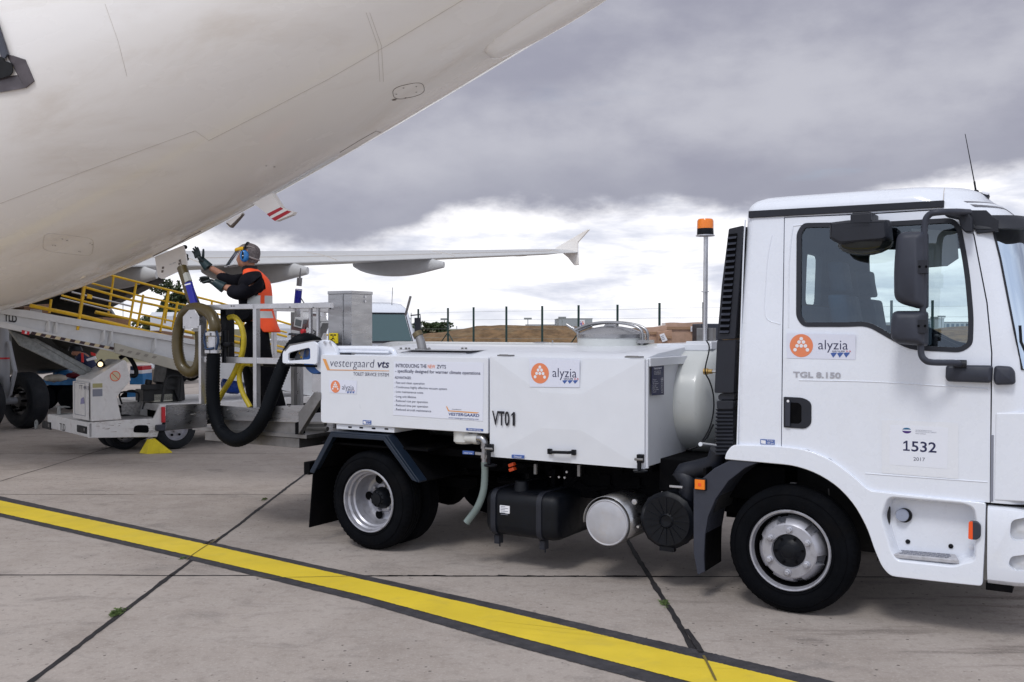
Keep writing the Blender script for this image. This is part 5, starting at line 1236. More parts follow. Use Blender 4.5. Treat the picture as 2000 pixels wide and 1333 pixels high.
# lower mirror arm bracket across the door edge
def pad(name, pts, y0, y1, par): 
    P = fillet([TF.sz(a, b, 0) for a, b in pts], .02, 5); m = MB().m(PLASG); m.loft([[Vector((p[0], yy, p[1])) for p in inset(P, k_)] for yy, k_ in ((y1, 0), (y0 + .02, 0), (y0 + .006, .005), (y0, .016))]); return m.build(name, par, smooth=50)
lb = pad('lower_bracket', [(1849, 713), (1940, 714), (1938, 748), (1853, 745), (1848, 738)], -.055, .0, TR)
pad('bracket_cover', [(1943, 714), (1975, 716), (1983, 726), (1984, 751), (1945, 752), (1941, 740)], -.05, .0, TR)
m = MB().m(PLAS); m.lathe([(.022, -.035), (.022, .03)], TF.on(1876, 711, -.06), 'x', 14); m.build('arm_socket', lb)
# wheel arch and step panel
fo = T([(1417, 897), (1420, 884), (1432, 868.5), (1480, 869.5), (1522, 871), (1578, 878), (1622, 896), (1660, 923.5), (1699, 958), (1800, 969), (1926, 982), (1924, 1060), (1919.5, 1144), (1830, 1135), (1740, 1124.5), (1724, 1107), (1709, 1073), (1696, 1033), (1671, 986), (1637, 949), (1597, 924), (1553, 909), (1482, 902.5)])
m = MB().m(WHITE); m.prism(fillet(fo, [.01, .02, .03, .1, .1, .1, .1, .1, .03, .1, .01, .05, .02, .1, .05, .05, .06, .08, .1, .1, .1, .1, .1], 3), -.02, .30)
ap_ = m.build('wheel_arch_panel', TR, smooth=0)
rc_px = [(1735, 972), (1880, 985), (1900, 992), (1905, 1010), (1904, 1095), (1880, 1100), (1862, 1106), (1752, 1094), (1742, 1078), (1722, 1010)]
rc = fillet([TF.sz(a, b, -.02) for a, b in rc_px], .035, 5)
L = [[Vector((p[0], yy, p[1])) for p in inset(rc, k_)] for yy, k_ in ((-.06, -.012), (-.02, -.006), (.0, .004), (.05, .012), (.09, .016))]
cu = MB(); cu.loft(L); boolean(ap_, cutter(cu, 0)); ap_.data.materials.clear(); ap_.data.materials.append(WHITE); ap_.data.polygons.foreach_set('material_index', [0] * len(ap_.data.polygons)); resharp(ap_, 28)
b_ = ap_.modifiers.new('bevel', 'BEVEL'); b_.width = .016; b_.segments = 4; b_.limit_method = 'ANGLE'; b_.angle_limit = R(50); b_.harden_normals = True
m = MB().m(mat('step_grey', (.45, .45, .48), .55, var=.12, vs=30, bump=.003, bs=90)); P = [TF.sz(a, b, -.02) for a, b in ((1743, 1083), (1873, 1095))]
zs = P[0][1]; x0_, x1_ = P[0][0], P[1][0]; zs2 = P[1][1]
m.add([(x0_, -.012, zs), (x1_, -.012, zs2), (x1_ - .03, .085, zs2 + .01), (x0_ + .05, .085, zs + .01), (x0_, -.012, zs - .022), (x1_, -.012, zs2 - .022), (x1_ - .03, .085, zs2 - .015), (x0_ + .05, .085, zs - .015)], [(0, 1, 2, 3), (0, 4, 5, 1), (1, 5, 6, 2), (3, 2, 6, 7), (0, 3, 7, 4), (4, 7, 6, 5)])
st_ = m.build('step_tread', TR, bevel=.004)
m = MB().m(LGREY2)
for i in range(11):
    for j in range(3):
        u_ = (i + .5 + (j % 2) * .4) / 11.6; x = x0_ + .03 + (x1_ - x0_ - .07) * u_; y = .01 + j * .026; m.obox((x, y, zs + (zs2 - zs) * u_ + .004 + y * .1), (1, .3, 0), (-.3, 1, 0), (0, 0, 1), .010, .004, .002)
m.build('tread_pattern', st_, smooth=0)
m = MB().m(mat('cap_grey', (.30, .33, .42), .45)); p = TF.on(1763, 1006, .07); m.lathe([(.034, .02), (.036, -.015), (.034, -.022), (.026, -.023), (.001, -.023)], p, n=28)
m.m(BLACK).lathe([(.042, .025), (.040, .0), (.03, -.002)], p + Vector((.008, 0, -.004)), n=24); m.build('filler_cap', ap_)  # offset black ring draws the cap's shadow as a dark crescent
for a, b, q_ in ((1773, 1058.5, BLACK), (1857, 1067.5, BLACK), (1897, 1070, LWHT)): MB().m(q_).lathe([(.013, .006), (.013, .0), (.001, -.002)], TF.on(a, b, .084), n=16).build('plug', ap_)
m = MB().m(PLASG); p = TF.on(1906, 1035, -.02); m.prism(fillet([TF.sz(a, b, -.02) for a, b in ((1894, 1017), (1910, 1018), (1916.5, 1026), (1916, 1048), (1908, 1054), (1893, 1052))], .01, 3), -.045, -.015); sm_ = m.build('side_marker', ap_, bevel=.006)
m = MB().m(ORANGE); m.prism(fillet([TF.sz(a, b, -.02) for a, b in ((1893, 1018), (1901, 1017), (1901, 1053), (1892, 1051))], .006, 3), -.048, -.03); m.build('marker_lens', sm_, bevel=.004)
m = MB().m(mat('arch_liner', (.02, .02, .022), .9)); L1, L2 = [], []
for i in range(20):
    a = R(-8 + i * 9.2); L1.append(Vector((FX + math.cos(a) * .50, .04, WR + .06 + math.sin(a) * .50))); L2.append(Vector((FX + math.cos(a) * .50, .60, WR + .06 + math.sin(a) * .50)))
m.loft([L1, L2], (0, 0), closed=False); m.add([(FX - .5, .60, .3), (FX + .5, .6, .3), (FX + .5, .60, 1.0), (FX - .5, .60, 1.0)], [(0, 1, 2, 3)]); m.box(FX - .5, FX + 1.0, .3, 1.9, .95, .99); m.box(FX + .52, FX + .56, .05, 2.1, .35, .95); m.build('arch_liner', TR, recalc=False)
m = MB().m(STEELD); p = TF.on(1550, 948, .35); m.obox(p, (1, 0, 0), (0, 1, 0), (0, 0, 1), .02, .01, .018); m.tube([TF.on(1618, 955, .3), TF.on(1620, 975, .3)], .005, 6); m.build('arch_bracket', TR)
# door post filler and bumper corner
xb_ = TF.on(1929, 1060, 0).x
def clipx(P, x):
    o = []
    for a, b in zip(P, P[1:] + P[:1]):
        if a.x >= x: o.append(a)
        if (a.x >= x) != (b.x >= x): t = (x - a.x) / (b.x - a.x); o.append(a.lerp(b, t))
    return o
def rs3(P, n):
    i0 = min(range(len(P)), key=lambda i: (P[i].y + abs(P[i].x - xb_) * 3)); P = P[i0:] + P[:i0]; Q = P + [P[0]]; L = [0]
    for a, b in zip(Q, Q[1:]): L.append(L[-1] + (b - a).length)
    out = []; j = 0
    for i in range(n):
        t = L[-1] * i / n
        while L[j + 1] < t: j += 1
        out.append(Q[j].lerp(Q[j + 1], (t - L[j]) / max(1e-9, L[j + 1] - L[j])))
    return out
def bp(z, off): 
    P = [Vector((p.x + .04, p.y, z)) for p in plan(1.0, off, bow=.08)]; return P
m = MB().m(WHITE); zb0 = TF.on(1932, 1146, -.02).z; zb1 = TF.on(1932, 988, -.02).z
Ls = []
for z, off in ((zb0, .05), (zb0 + .01, .02), (zb0 + .035, -.005), (zb0 + .10, -.02), (zb1 - .06, -.022), (zb1 - .02, -.012), (zb1, .01), (zb1 + .004, .04)):
    P = plan(1.0, off, bow=.08); P = [Vector((p.x + .04, p.y, z)) for p in P]; Ls.append([Vector((max(p.x, xb_), p.y, z)) for p in P])
m.loft(Ls); bm_ = m.build('bumper', TR, smooth=0)
for pts in (((1975, 1016), (2030, 1008), (2040, 1056), (1978, 1057), (1972, 1045)), ((1974, 1087), (2030, 1082), (2040, 1118), (1980, 1116), (1969, 1104))):
    P = fillet([TF.sz(a, b, -.02) for a, b in pts], .03, 5); cu = MB(); cu.prism(P, -.2, .16); boolean(bm_, cutter(cu, 0))
bm_.data.materials.clear(); bm_.data.materials.append(WHITE); bm_.data.polygons.foreach_set('material_index', [0] * len(bm_.data.polygons)); resharp(bm_, 30)
b_ = bm_.modifiers.new('bevel', 'BEVEL'); b_.width = .008; b_.segments = 3; b_.limit_method = 'ANGLE'; b_.angle_limit = R(50); b_.harden_normals = True
for a, b in ((1995, 1036), (1996, 1100)): MB().m(mat('lamp_glass', (.55, .55, .56), .1, coat=.6)).lathe([(.09, .04), (.085, .0), (.06, -.02), (.001, -.03)], TF.on(a, b, .05), 'y', 24).build('headlight', bm_)
m = MB().m(STEELD); m.box(TF.on(1920, 1060, 0).x, TF.on(1929, 1060, 0).x, .03, .28, zb0 + .02, zb1); m.m(BLACKM); m.box(xb_ - .01, xb_ + .12, .02, .5, zb0 - .03, zb0 + .01); m.box(xb_ - .02, xb_ + .2, -.004, .1, zb1 + .004, zb1 + .012); m.build('bumper_bracket', bm_, bevel=.003)
m = MB().m(WHITE); m.prism(T([(1944, 806), (2010, 806), (2020, 982), (1941, 978)]), -.005, .02); m.build('corner_panel', CAB, bevel=.01, seg=3)
m = MB().m(LGREY2); m.prism(T([(1935.5, 850), (1941, 850), (1940, 980), (1934, 980)]), -.002, .01); m.build('hinge_strip', CAB, bevel=.001)
m = MB().m(PLAS); m.box(s_front(1.2) + .02, s_front(1.2) + .09, .5, 1.74, .86, 1.42); m.build('grille', CAB, bevel=.02)
# wiper
m = MB().m(BLACK); m.tube([TF.at(1992, 636, 5.2), TF.at(1994, 668, 5.2), TF.at(2004, 690, 5.15)], .008, 6); m.build('wiper', CAB)
# cabin inside
for yy, ss_ in ((.30, .30), (1.38, .25)):
    m = MB().m(SEAT); x = ss_
    m.loft([[Vector((x + a, y, z)) for a, y in fillet([(-.06, yy + .03), (.06, yy + .03), (.06, yy + .45), (-.06, yy + .45)], .04, 3)] for x, z in ((x, 1.25), (x - .03, 1.45), (x - .07, 1.75), (x - .10, 1.93))], (1, 1))
    m.loft([[Vector((x + a, y, z)) for a, y in fillet([(-.05, yy + .12), (.05, yy + .12), (.05, yy + .36), (-.05, yy + .36)], .04, 3)] for x, z in ((x - .10, 1.95), (x - .12, 2.05), (x - .13, 2.14))], (1, 1))
    m.box(x, x + .5, yy + .02, yy + .46, 1.12, 1.27); m.build('seat', CAB, bevel=.02)
m = MB().m(CABIN); m.prism([(.98, 1.0), (1.22, 1.0), (1.24, 1.45), (1.15, 1.52), (1.0, 1.50), (.94, 1.38)], .12, 2.1); m.prism([(.86, 1.40), (1.0, 1.45), (1.05, 1.58), (.95, 1.60)], 1.3, 1.9); m.build('dashboard', CAB, bevel=.02)
m = MB().m(BLACK); c_ = Vector((.80, 1.62, 1.58)); ax_ = Vector((.45, 0, 1)).normalized(); e1 = ax_.cross(Vector((0, 1, 0))).normalized()
m.tube([c_ + (e1 * math.cos(a) + Vector((0, 1, 0)) * math.sin(a)) * .21 for a in [2 * math.pi * i / 28 for i in range(28)]], .014, 8, closed=True); m.tube([c_, c_ - ax_ * .28], .03, 8); m.tube([c_ + e1 * .2, c_ - e1 * .2], .012, 6); m.tube([c_ + Vector((0, .2, 0)), c_ - Vector((0, .2, 0))], .012, 6); m.build('steering_wheel', CAB)
m = MB().m(mat('visor_flap', (.35, .36, .37), .6)); m.slab([TF.on(*p, .35) for p in ((1780, 447), (1868, 452), (1872, 505), (1850, 520), (1800, 524), (1785, 500))], (0, .01, .0)); m.build('sun_flap', CAB)
m = MB().m(mat('curtain_blue', (.02, .07, .16), .8)); m.box(s_rear(1.8) + .10, s_rear(1.8) + .13, 1.0, 2.1, 1.3, 1.88); m.build('rear_curtain', CAB)
# ================================================================== LETTERING on the truck
UX, UZ = Vector((1, 0, 0)), Vector((0, 0, 1))
def tx(m, s_, xa, xb, ybase, hpx, y, mt, shear=0., bold=0., ax=None):
    """text between two pixels on plane y; baseline pixel pair, cap height in pixels"""
    if not isinstance(ybase, tuple): ybase = (ybase, ybase)
    p, q = TF.on(xa, ybase[0], y), TF.on(xb, ybase[1], y); z = (p.z + q.z) / 2; h = TF.on(xa, ybase[0] - hpx, y).z - p.z
    m.m(mt).text(s_, (p.x, y, z), UX, UZ, q.x - p.x, h, shear, bold)
def dots_logo(m, cx, cy, rpx, y):
    c = TF.on(cx, cy, y); r = c.z - TF.on(cx, cy + rpx, y).z
    m.m(LORNG).disc(c, r, UX, UZ, 40)
    for u_, v_ in ((0, .60), (-.19, .31), (.19, .31), (-.36, -.02), (0, -.02), (.36, -.02), (-.53, -.36), (.53, -.36)): m.m(LWHT).disc(c + UX * u_ * r + UZ * v_ * r - Vector((0, .0012, 0)), r * .155, UX, UZ, 16)
    return c, r
def alyzia(name, cx, cy, rpx, xa, xb, base, hpx, y, quad, parent, gr, tri):
    m = MB().m(LSTK); m.prism(T(quad, y), y, y + .0015); o = m.build(name, parent, smooth=0)
    y -= .0012; m = MB(); dots_logo(m, cx, cy, rpx, y)
    tx(m, 'alyzia', xa, xb, base, hpx, y, LNAVY, bold=-.006)
    tx(m, 'GROUPE', gr[0], gr[1], gr[2], gr[3], y, LNAVY, bold=.01); tx(m, '3.S', gr[4], gr[5], gr[2], gr[3], y, RED, bold=.01)
    x0, x1, ya, yb = tri; w = (x1 - x0) / 3
    for i in range(3):
        a = x0 + i * w; P = T([(a, ya + (yb - ya) * .15), (a + w * .35, ya), (a + w, ya), (a + w * .9, ya + (yb - ya) * .25), (a + w * .42, yb)], y); m.m(LBL3).flat(P, y)
    m.build('lettering', o, smooth=0, recalc=False)
# right-hand cabinet door
alyzia('operator_sticker', 1054.5, 729.5, 20, 1079, 1126, (737, 737.5), 18, -.018, [(1034, 702), (1132, 703), (1132, 757), (1035, 756)], rd, (1101, 1119, 742, 3.2, 1121, 1130), (1098, 1129, 743, 750))
alyzia('operator_sticker', 655, 755.5, 12, 668, 691, (761.5, 762), 10, -.003, [(643, 742), (697, 744), (696, 770), (643, 767)], left, (678, 688, 764, 1.6, 689, 693), (677, 693, 765, 769))
alyzia('operator_sticker', 1565, 675.5, 22.5, 1598, 1656, (683, 683), 19, -.0025, [(1537, 651), (1671, 654), (1671, 703), (1537, 700)], DOOR, (1625, 1650, 688, 2.8, 1652, 1662), (1622, 1660, 689, 699))
m = MB()
y = -.0165
tx(m, 'VT0', 961, 995, (830, 831.5), 27, -.0175, LBLK, bold=.02); m.flat(T([(1001, 832), (1001, 811), (998, 813.5), (998, 810.5), (1002.5, 805.3), (1005.6, 805.4), (1005.6, 832.2)], -.0175), -.0175)
m.build('fleet_number', rd, smooth=0, recalc=False)
m = MB().m(LBL3); m.prism(T([(999.5, 888.5), (1023, 890), (1023, 896), (999.5, 895)], -.012), -.014, -.003); tx(m, 'Diesel', 1004, 1018, (894, 894.5), 3.6, -.0155, LWHT); m.build('fuel_sticker', rd, smooth=0, recalc=False)
# left door
y = -.003
m = MB(); m.m(LORN2).flat(T([(630, 701), (636.5, 702), (644, 722), (760, 724.3), (760, 725.3), (639, 723.5)], y), y)
tx(m, 'vestergaard', 645, 731, (716, 718.5), 16, y, LNAVY, shear=.16, bold=-.016); tx(m, 'vts', 737, 760, (718, 718.5), 15, y, LNAVY, shear=.2, bold=.012)
tx(m, 'TOILET SERVICE SYSTEM', 690, 759, (734, 735.5), 6.6, y, LNAVY, bold=-.004)
m.build('maker_lettering', left, smooth=0, recalc=False)
m = MB().m(mat('notice_white', (.74, .76, .85), .35)); m.prism(T([(769, 707), (944, 708.5), (943, 823), (768, 811)], y), y, y + .002); nb = m.build('notice_sticker', left, smooth=0)
m = MB(); y = -.0045
tx(m, 'INTRODUCING THE', 773, 833, (717.5, 719.5), 7., y, LNAVY, bold=.012); tx(m, 'NEW', 835.5, 850, (719.5, 720), 7, y, LORNG, bold=.012); tx(m, 'ZVTS', 853, 871, (719.8, 720.5), 7, y, LNAVY, bold=.012)
tx(m, '- specifically designed for warmer climate operations', 772, 938, (728, 732.), 6.2, y, LNAVY, bold=.010)
tx(m, 'ADVANTAGES:', 771, 803, (740, 741), 4.9, y, LNAVY, bold=.012)
for s_, xb__, yb_ in (('Fast and clean operation', 829, 750.5), ('Continuous highly effective vacuum system', 873, 760.), ('Low maintenance costs', 826.5, 768.2), ('Long unit lifetime', 812.5, 777.2), ('Reduced cost per operation', 835.5, 786.3), ('Reduced time per operation', 836, 795), ('Reduced aircraft maintenance', 842, 803.5)):
    tx(m, s_, 773.5, xb__, (yb_ - .5, yb_ + 1.0), 4.3, y, LGREY, bold=.004); p = TF.on(771.3, yb_ - 2.2, y); m.m(LGREY).disc(p, .0025, UX, UZ, 8)
m.build('lettering', nb, smooth=0, recalc=False); m = MB()
m.m(LORN2).flat(T([(871, 794), (873, 794), (877, 802), (936, 806), (931, 808), (875, 803.6)], y), y)
tx(m, 'COMPANY', 883, 901, (801, 802), 2.2, y, LGREY); tx(m, 'VESTERGAARD', 876, 936, (812, 814.5), 5.4, y, LBLUE, shear=.15, bold=.02); tx(m, 'www.vestergaardcompany.com', 876, 935, (818, 820.), 3., y, LBLUE)
m.build('lettering', nb, smooth=0, recalc=False)
def blue_tag(par, quad, txt, y, base, xa, xb_, h):
    m = MB().m(LBL3); m.prism(T(quad, y), y, y + .002); p = T([quad[0], quad[2]], y)
    if len(txt) > 1:
        a, b, c_, d_ = quad; q = T([(a[0] + 1.5, a[1] + 1.5), (a[0] + (b[0] - a[0]) * .38, b[1] + 1.5), (a[0] + (b[0] - a[0]) * .38, c_[1] - 1.5), (d_[0] + 1.5, d_[1] - 1.5)], y); m.m(LWHT).flat(q, y - .001)
    for i, t in enumerate(txt): tx(m, t, xa, xb_, base[i], h, y - .0012, LWHT, bold=.01)
    m.build('service_tag', par, smooth=0, recalc=False)
blue_tag(left, [(708.5, 821), (725, 822), (725, 830), (708.5, 829)], ['0.5 bar', '45 psi'], -.003, (824.7, 828.7), 715.5, 723.5, 2.6)
blue_tag(left, [(910.5, 836.5), (943.5, 838.5), (943.5, 843), (910.5, 841)], ['Water tank press.'], -.003, (841.,), 914, 940, 3.)
blue_tag(CAB, [(1485, 858), (1513, 859.5), (1513, 869), (1485, 868)], ['7.5 bar', '109 psi'], -.003, (862.7, 867.3), 1498, 1511, 3.)
# rating plate on the front of the cabinet
xf_ = X1 + .013
def fxp(px, py): return TF.onx(px, py, xf_)
P = [fxp(*p) for p in ((1273, 714.5), (1296, 713.8), (1296, 771.5), (1272.5, 773))]
m = MB().m(LNAVY).slab(P, (.003, 0, 0)); rpn = m.build('rating_plate', TR, smooth=0)
m = MB().m(LWHT)
WY = Vector((0, 1, 0))
def ftx(s_, xa, xb_, yb_, h, bold=0.): p, q = TF.onx(xa, yb_, xf_ + .0045), TF.onx(xb_, yb_, xf_ + .0045); m.text(s_, p, WY, UZ, q.y - p.y, h / 290, 0, bold)
ftx('Vestergaard', 1277, 1292, 722, 3.8, .02)
for i, s_ in enumerate(('A/S Company', 'Skullebjerg 31', 'DK-4000 Denmark')): ftx(s_, 1278, 1291, 726.5 + i * 3, 1.6)
for i, s_ in enumerate(('Type', 'Serial no', 'Year', 'Max weight', 'Max axle', 'Volt', 'Tank')): ftx(s_, 1274.5, 1282 + (i % 3) * 2.4, 743.5 + i * 4., 2.); ftx('%d' % (8150 - 97 * i), 1291, 1295, 743.5 + i * 4., 2.)
ftx('CE', 1291, 1295.5, 743.5, 5)
m.build('lettering', rpn, smooth=0, recalc=False)
# permit sticker and model badge on the cab door
y = -.0025
m = MB().m(mat('permit_film', (.77, .79, .84), .25, coat=.4)); m.prism(T([(1722, 820), (1872, 826), (1872, 936), (1722, 924)], y), y, y + .001); pm = m.build('permit_film', DOOR, smooth=0)
m = MB().m(mat('permit_paper', (.77, .79, .86), .4)); m.prism(T([(1738, 830), (1852, 836), (1850, 916), (1737, 908)], y - .001), y - .001, y - .0004)
m.build('permit_sticker', DOOR, smooth=0)
m = MB(); y = -.0042
tx(m, '532', 1780, 1829, (882, 884), 19.5, y, LNAVY, bold=.014); m.flat(T([(1764, 880.5), (1764, 877.8), (1769, 878), (1769, 865), (1764.5, 867.5), (1764.3, 864.6), (1769.8, 861), (1772.5, 861.2), (1772.5, 878.3), (1777, 878.6), (1777, 881.3)], y), y); tx(m, '2017', 1784, 1806.5, (900, 901.5), 7, y, LGREY)
m.build('permit_number', DOOR, smooth=0, recalc=False); m = MB(); c = TF.on(1771, 841.8, y); m.m(mat('print_violet', (.07, .03, .18), .4)); m.add([c + Vector((math.cos(a) * .024, 0, math.sin(a) * .015)) for a in [math.pi * (1.02 + i / 16 * .96) for i in range(17)]], [tuple(range(17))]); m.m(mat('print_teal', (.02, .13, .26), .4)); m.add([c + Vector((math.cos(a) * .024, 0, math.sin(a) * .015 + .002)) for a in [math.pi * (.12 + i / 16 * .80) for i in range(17)]], [tuple(range(17))])
m.build('permit_emblem', DOOR, smooth=0, recalc=False); m = MB()
for i, (s_, xb__) in enumerate((('CENTRE INTERNATIONAL', 1820), ('DE CERTIFICATION DE L AIRPORT', 1829), ('PARIS CHARLES', 1808))): tx(m, s_, 1788, xb__, (841.6 + i * 3, 843.2 + i * 3.2), 1.9, y, LGREY2)
m.build('permit_heading', DOOR, smooth=0, recalc=False)
m = MB(); tx(m, 'TGL 8.150', 1549, 1642, (737.2, 738.6), 10.5, -.004, LLIL, bold=.03); m.build('model_badge', DOOR, smooth=0, recalc=False)
# ================================================================== WORKER ON THE PLATFORM
ZW = 8.95; base = Vector(((505 - 1000) / FPX * ZW, ZW, PZ)); PF = Frame(base, 0)
WK = thing('person', 'man in orange vest, face shield and blue ear defenders reaching up to the airliner', 'person', PF)
def a(px, py, dz=0.): return PF.at(px, py, ZW + dz)
SKIN = mat('skin', (.42, .20, .13), .5, var=.08); SHIRT = mat('dark_shirt', (.006, .006, .010), .85, spec=.2, var=.2, bump=.004, bs=12); TROU = mat('black_trousers', (.004, .004, .006), .9, spec=.15, var=.2, bump=.006, bs=9)
GLOVE = mat('green_glove', (.003, .012, .014), .4, var=.25); HAIR = mat('grey_cap_hair', (.13, .11, .11), .8, var=.35, vs=60); VEST = mat('orange_vest', (1., .095, .02), .6, var=.06, bump=.004, bs=14); REFL = mat('reflective_band', (.55, .55, .53), .4, metal=.2, var=.08)
NEAR, FAR = -.20, .20
body = skin('body', [
    [(a(497, 622), .07, .07, 'hip'), (a(494, 590), .07, .07), (a(492, 560), .07, .07, 'chest'), (a(491, 545), .05, .05, 'clav'), (a(487, 524), .058, .058, 'neck'), (a(484, 512), .062, .062)],
    ['clav', (a(494, 558, NEAR * .6), .03), (a(484, 567, NEAR * .95), .03), (a(466, 568, NEAR * .95), .037), (a(448, 564, NEAR * .8), .036), (a(436, 561, NEAR * .7), .028)],
    ['clav', (a(486, 552, FAR * .6), .03), (a(468, 547, FAR), .036), (a(447, 546, FAR), .040), (a(426, 532, FAR * .9), .033), (a(408, 522, FAR * .8), .027)],
    ['hip', (a(499, 640, -.08), .05), (a(504, 700, -.13), .05), (a(533, 765, -.14), .045), (a(548, 812, -.14), .040), (a(540, 820, -.15), .036), (a(531, 822, -.16), .03)],
    ['hip', (a(495, 640, .08), .05), (a(490, 700, .12), .05), (a(496, 760, .13), .045), (a(500, 812, .13), .040), (a(491, 820, .13), .036), (a(483, 822, .13), .03)]], SKIN, WK)
# head: one shaped surface with brow, nose, lips, chin and an ear
def head():
    m = MB().m(SKIN); c = a(484, 499.5); s = ZW / FPX
    rows = [(-24, 5, 9), (-22, 9, 12), (-19, 14, 15), (-15, 17, 17), (-11, 18.5, 18), (-6, 20, 18.5), (-1, 21, 19), (4, 21.5, 19), (9, 21.5, 18.5), (14, 19.5, 16.5), (18, 15.5, 13), (21, 9.5, 8), (22.5, 2, 2)]
    L = []
    for z, rx, ry in rows:
        lp = []
        for k in range(36):
            t = 2 * math.pi * k / 36; fx = -math.cos(t); x = -math.cos(t) * rx + (1.5 if z > -8 else (-8 - z) * -.30); y = math.sin(t) * ry * .86
            if math.cos(t) > .93:        # profile of the face
                x -= {-24: -1, -22: 1.4, -19: 1.6, -15: .2, -11: 1.7, -6: 1.4, -1: .2, 4: -.6, 9: .9}.get(z, 0) * 1.1
                if z in (-6,) and math.cos(t) > .98: x -= 3.4
                if z == -1 and math.cos(t) > .98: x -= 1.6
            if z == 4 and .75 < math.cos(t) < .95: x += 1.0
            lp.append(c + Vector((x * s, y * s, z * s)))
        L.append(lp)
    m.loft(L); return m.build('head', body, smooth=80, sub=1)
hd = head(); hc = a(484, 499.5); ps = ZW / FPX
m = MB().m(SKIN)
for sg in (-1, 1): m.loft([[hc + Vector((1 * ps + math.cos(q) * 4 * ps * k_, sg * (15.5 + d_) * ps, -2 * ps + math.sin(q) * 6 * ps * k_)) for q in [2 * math.pi * i / 12 for i in range(12)]] for k_, d_ in ((1, 0), (1.1, 2), (.7, 3))])
m.build('ear', body)
m = MB()
for sg in (-1, 1): 
    e_ = hc + Vector((-18.0 * ps, sg * 6.2 * ps, 3.2 * ps)); m.m(LWHT).lathe([(.001, -.004), (.008, -.003), (.011, .003), (.001, .006)], e_, 'x', 12); m.m(BLACK).lathe([(.004, -.0055), (.001, -.006)], e_, 'x', 8)
m.m(mat('lips', (.30, .10, .08), .5)).tube([hc + Vector((-17.6 * ps, -4 * ps, -13 * ps)), hc + Vector((-20.4 * ps, 0, -12.6 * ps)), hc + Vector((-17.6 * ps, 4 * ps, -13 * ps))], .0035, 6, smooth=3); m.m(HAIR)
for sg in (-1, 1): m.tube([hc + Vector((-20.3 * ps, sg * 3 * ps, 7 * ps)), hc + Vector((-18.6 * ps, sg * 9 * ps, 7.3 * ps))], .004, 5)
m.build('face_features', body)
# grey hair and cap shell
m = MB().m(HAIR); L = []
for z, rx, ry, cut in ((-15, 16, 15, .10), (-10, 19, 17, .05), (-4, 21.3, 18.6, -.02), (3, 22.6, 19.3, -.10), (9, 22.4, 19, -.2), (13, 21.4, 17.6, -.9), (18, 17.6, 14.2, -1), (21.5, 12.2, 9.8, -1), (24, 5, 4, -1)):
    lp = []
    for k in range(40):
        t = 2 * math.pi * k / 40; x = math.cos(t); xx = x * rx + 1.8
        if x < -cut and cut > -.5: f = 1 - min(1, (-x - cut) * 3) * .25; lp.append(hc + Vector((xx * f * ps * .9, math.sin(t) * ry * .86 * ps * f, z * ps)))
        else: lp.append(hc + Vector((xx * ps, math.sin(t) * ry * .90 * ps + random.uniform(-.001, .001), z * ps)))
    L.append(lp)
m.loft(L); m.build('hair', WK, smooth=60)
# ear defenders
m = MB().m(mat('muff_blue', (.015, .17, .47), .3, coat=.4, var=.1))
for sg in (-1, 1):
    c_ = hc + Vector((-1.2 * ps, sg * 19 * ps, -2.5 * ps)); 
    m.loft([[c_ + Vector((math.cos(q) * 8.4 * ps * k_, sg * d_ * ps, math.sin(q) * 11.6 * ps * k_)) for q in [2 * math.pi * i / 24 for i in range(24)]] for k_, d_ in ((.8, -3), (1, -2), (1, 3), (.86, 5.2), (.5, 6.2))])
mf = m.build('ear_defenders', WK, smooth=50)
m = MB().m(BLACK)
c_ = hc + Vector((-3 * ps, -24.6 * ps, -1.5 * ps)); m.loft([[c_ + Vector((math.cos(q) * 2.6 * ps * k_, -d_ * ps, math.sin(q) * 8.6 * ps * k_)) for q in [2 * math.pi * i / 16 for i in range(16)]] for k_, d_ in ((1, -1), (.9, .8))])
m.m(LWHT).disc(c_ + Vector((.4 * ps, -1 * ps, -.6 * ps)), 1.1 * ps, UX, UZ, 10)
m.m(BLACK).tube([hc + Vector((-1.5 * ps, -21 * ps, 8 * ps)), hc + Vector((0, -17 * ps, 17 * ps)), hc + Vector((1 * ps, -9 * ps, 23.5 * ps)), hc + Vector((1 * ps, 0, 25 * ps)), hc + Vector((1 * ps, 9 * ps, 23.5 * ps)), hc + Vector((0, 17 * ps, 17 * ps)), hc + Vector((-1.5 * ps, 21 * ps, 8 * ps))], .009, 8, smooth=4)
m.m(mat('strap_grey', (.32, .28, .27), .7)).tube([hc + Vector((4 * ps, -19 * ps, -3 * ps)), hc + Vector((15 * ps, -13.5 * ps, -7 * ps)), hc + Vector((22 * ps, 0, -9 * ps)), hc + Vector((15 * ps, 13 * ps, -7 * ps))], .008, 8, smooth=5)
m.m(mat('strap_grey', (0, 0, 0))).tube([hc + Vector((-18 * ps, -7 * ps, 14 * ps)), hc + Vector((-8 * ps, -15.5 * ps, 16.5 * ps)), hc + Vector((8 * ps, -15 * ps, 16 * ps)), hc + Vector((19 * ps, -8 * ps, 12 * ps))], .005, 6, smooth=4)
m.build('headband', mf)
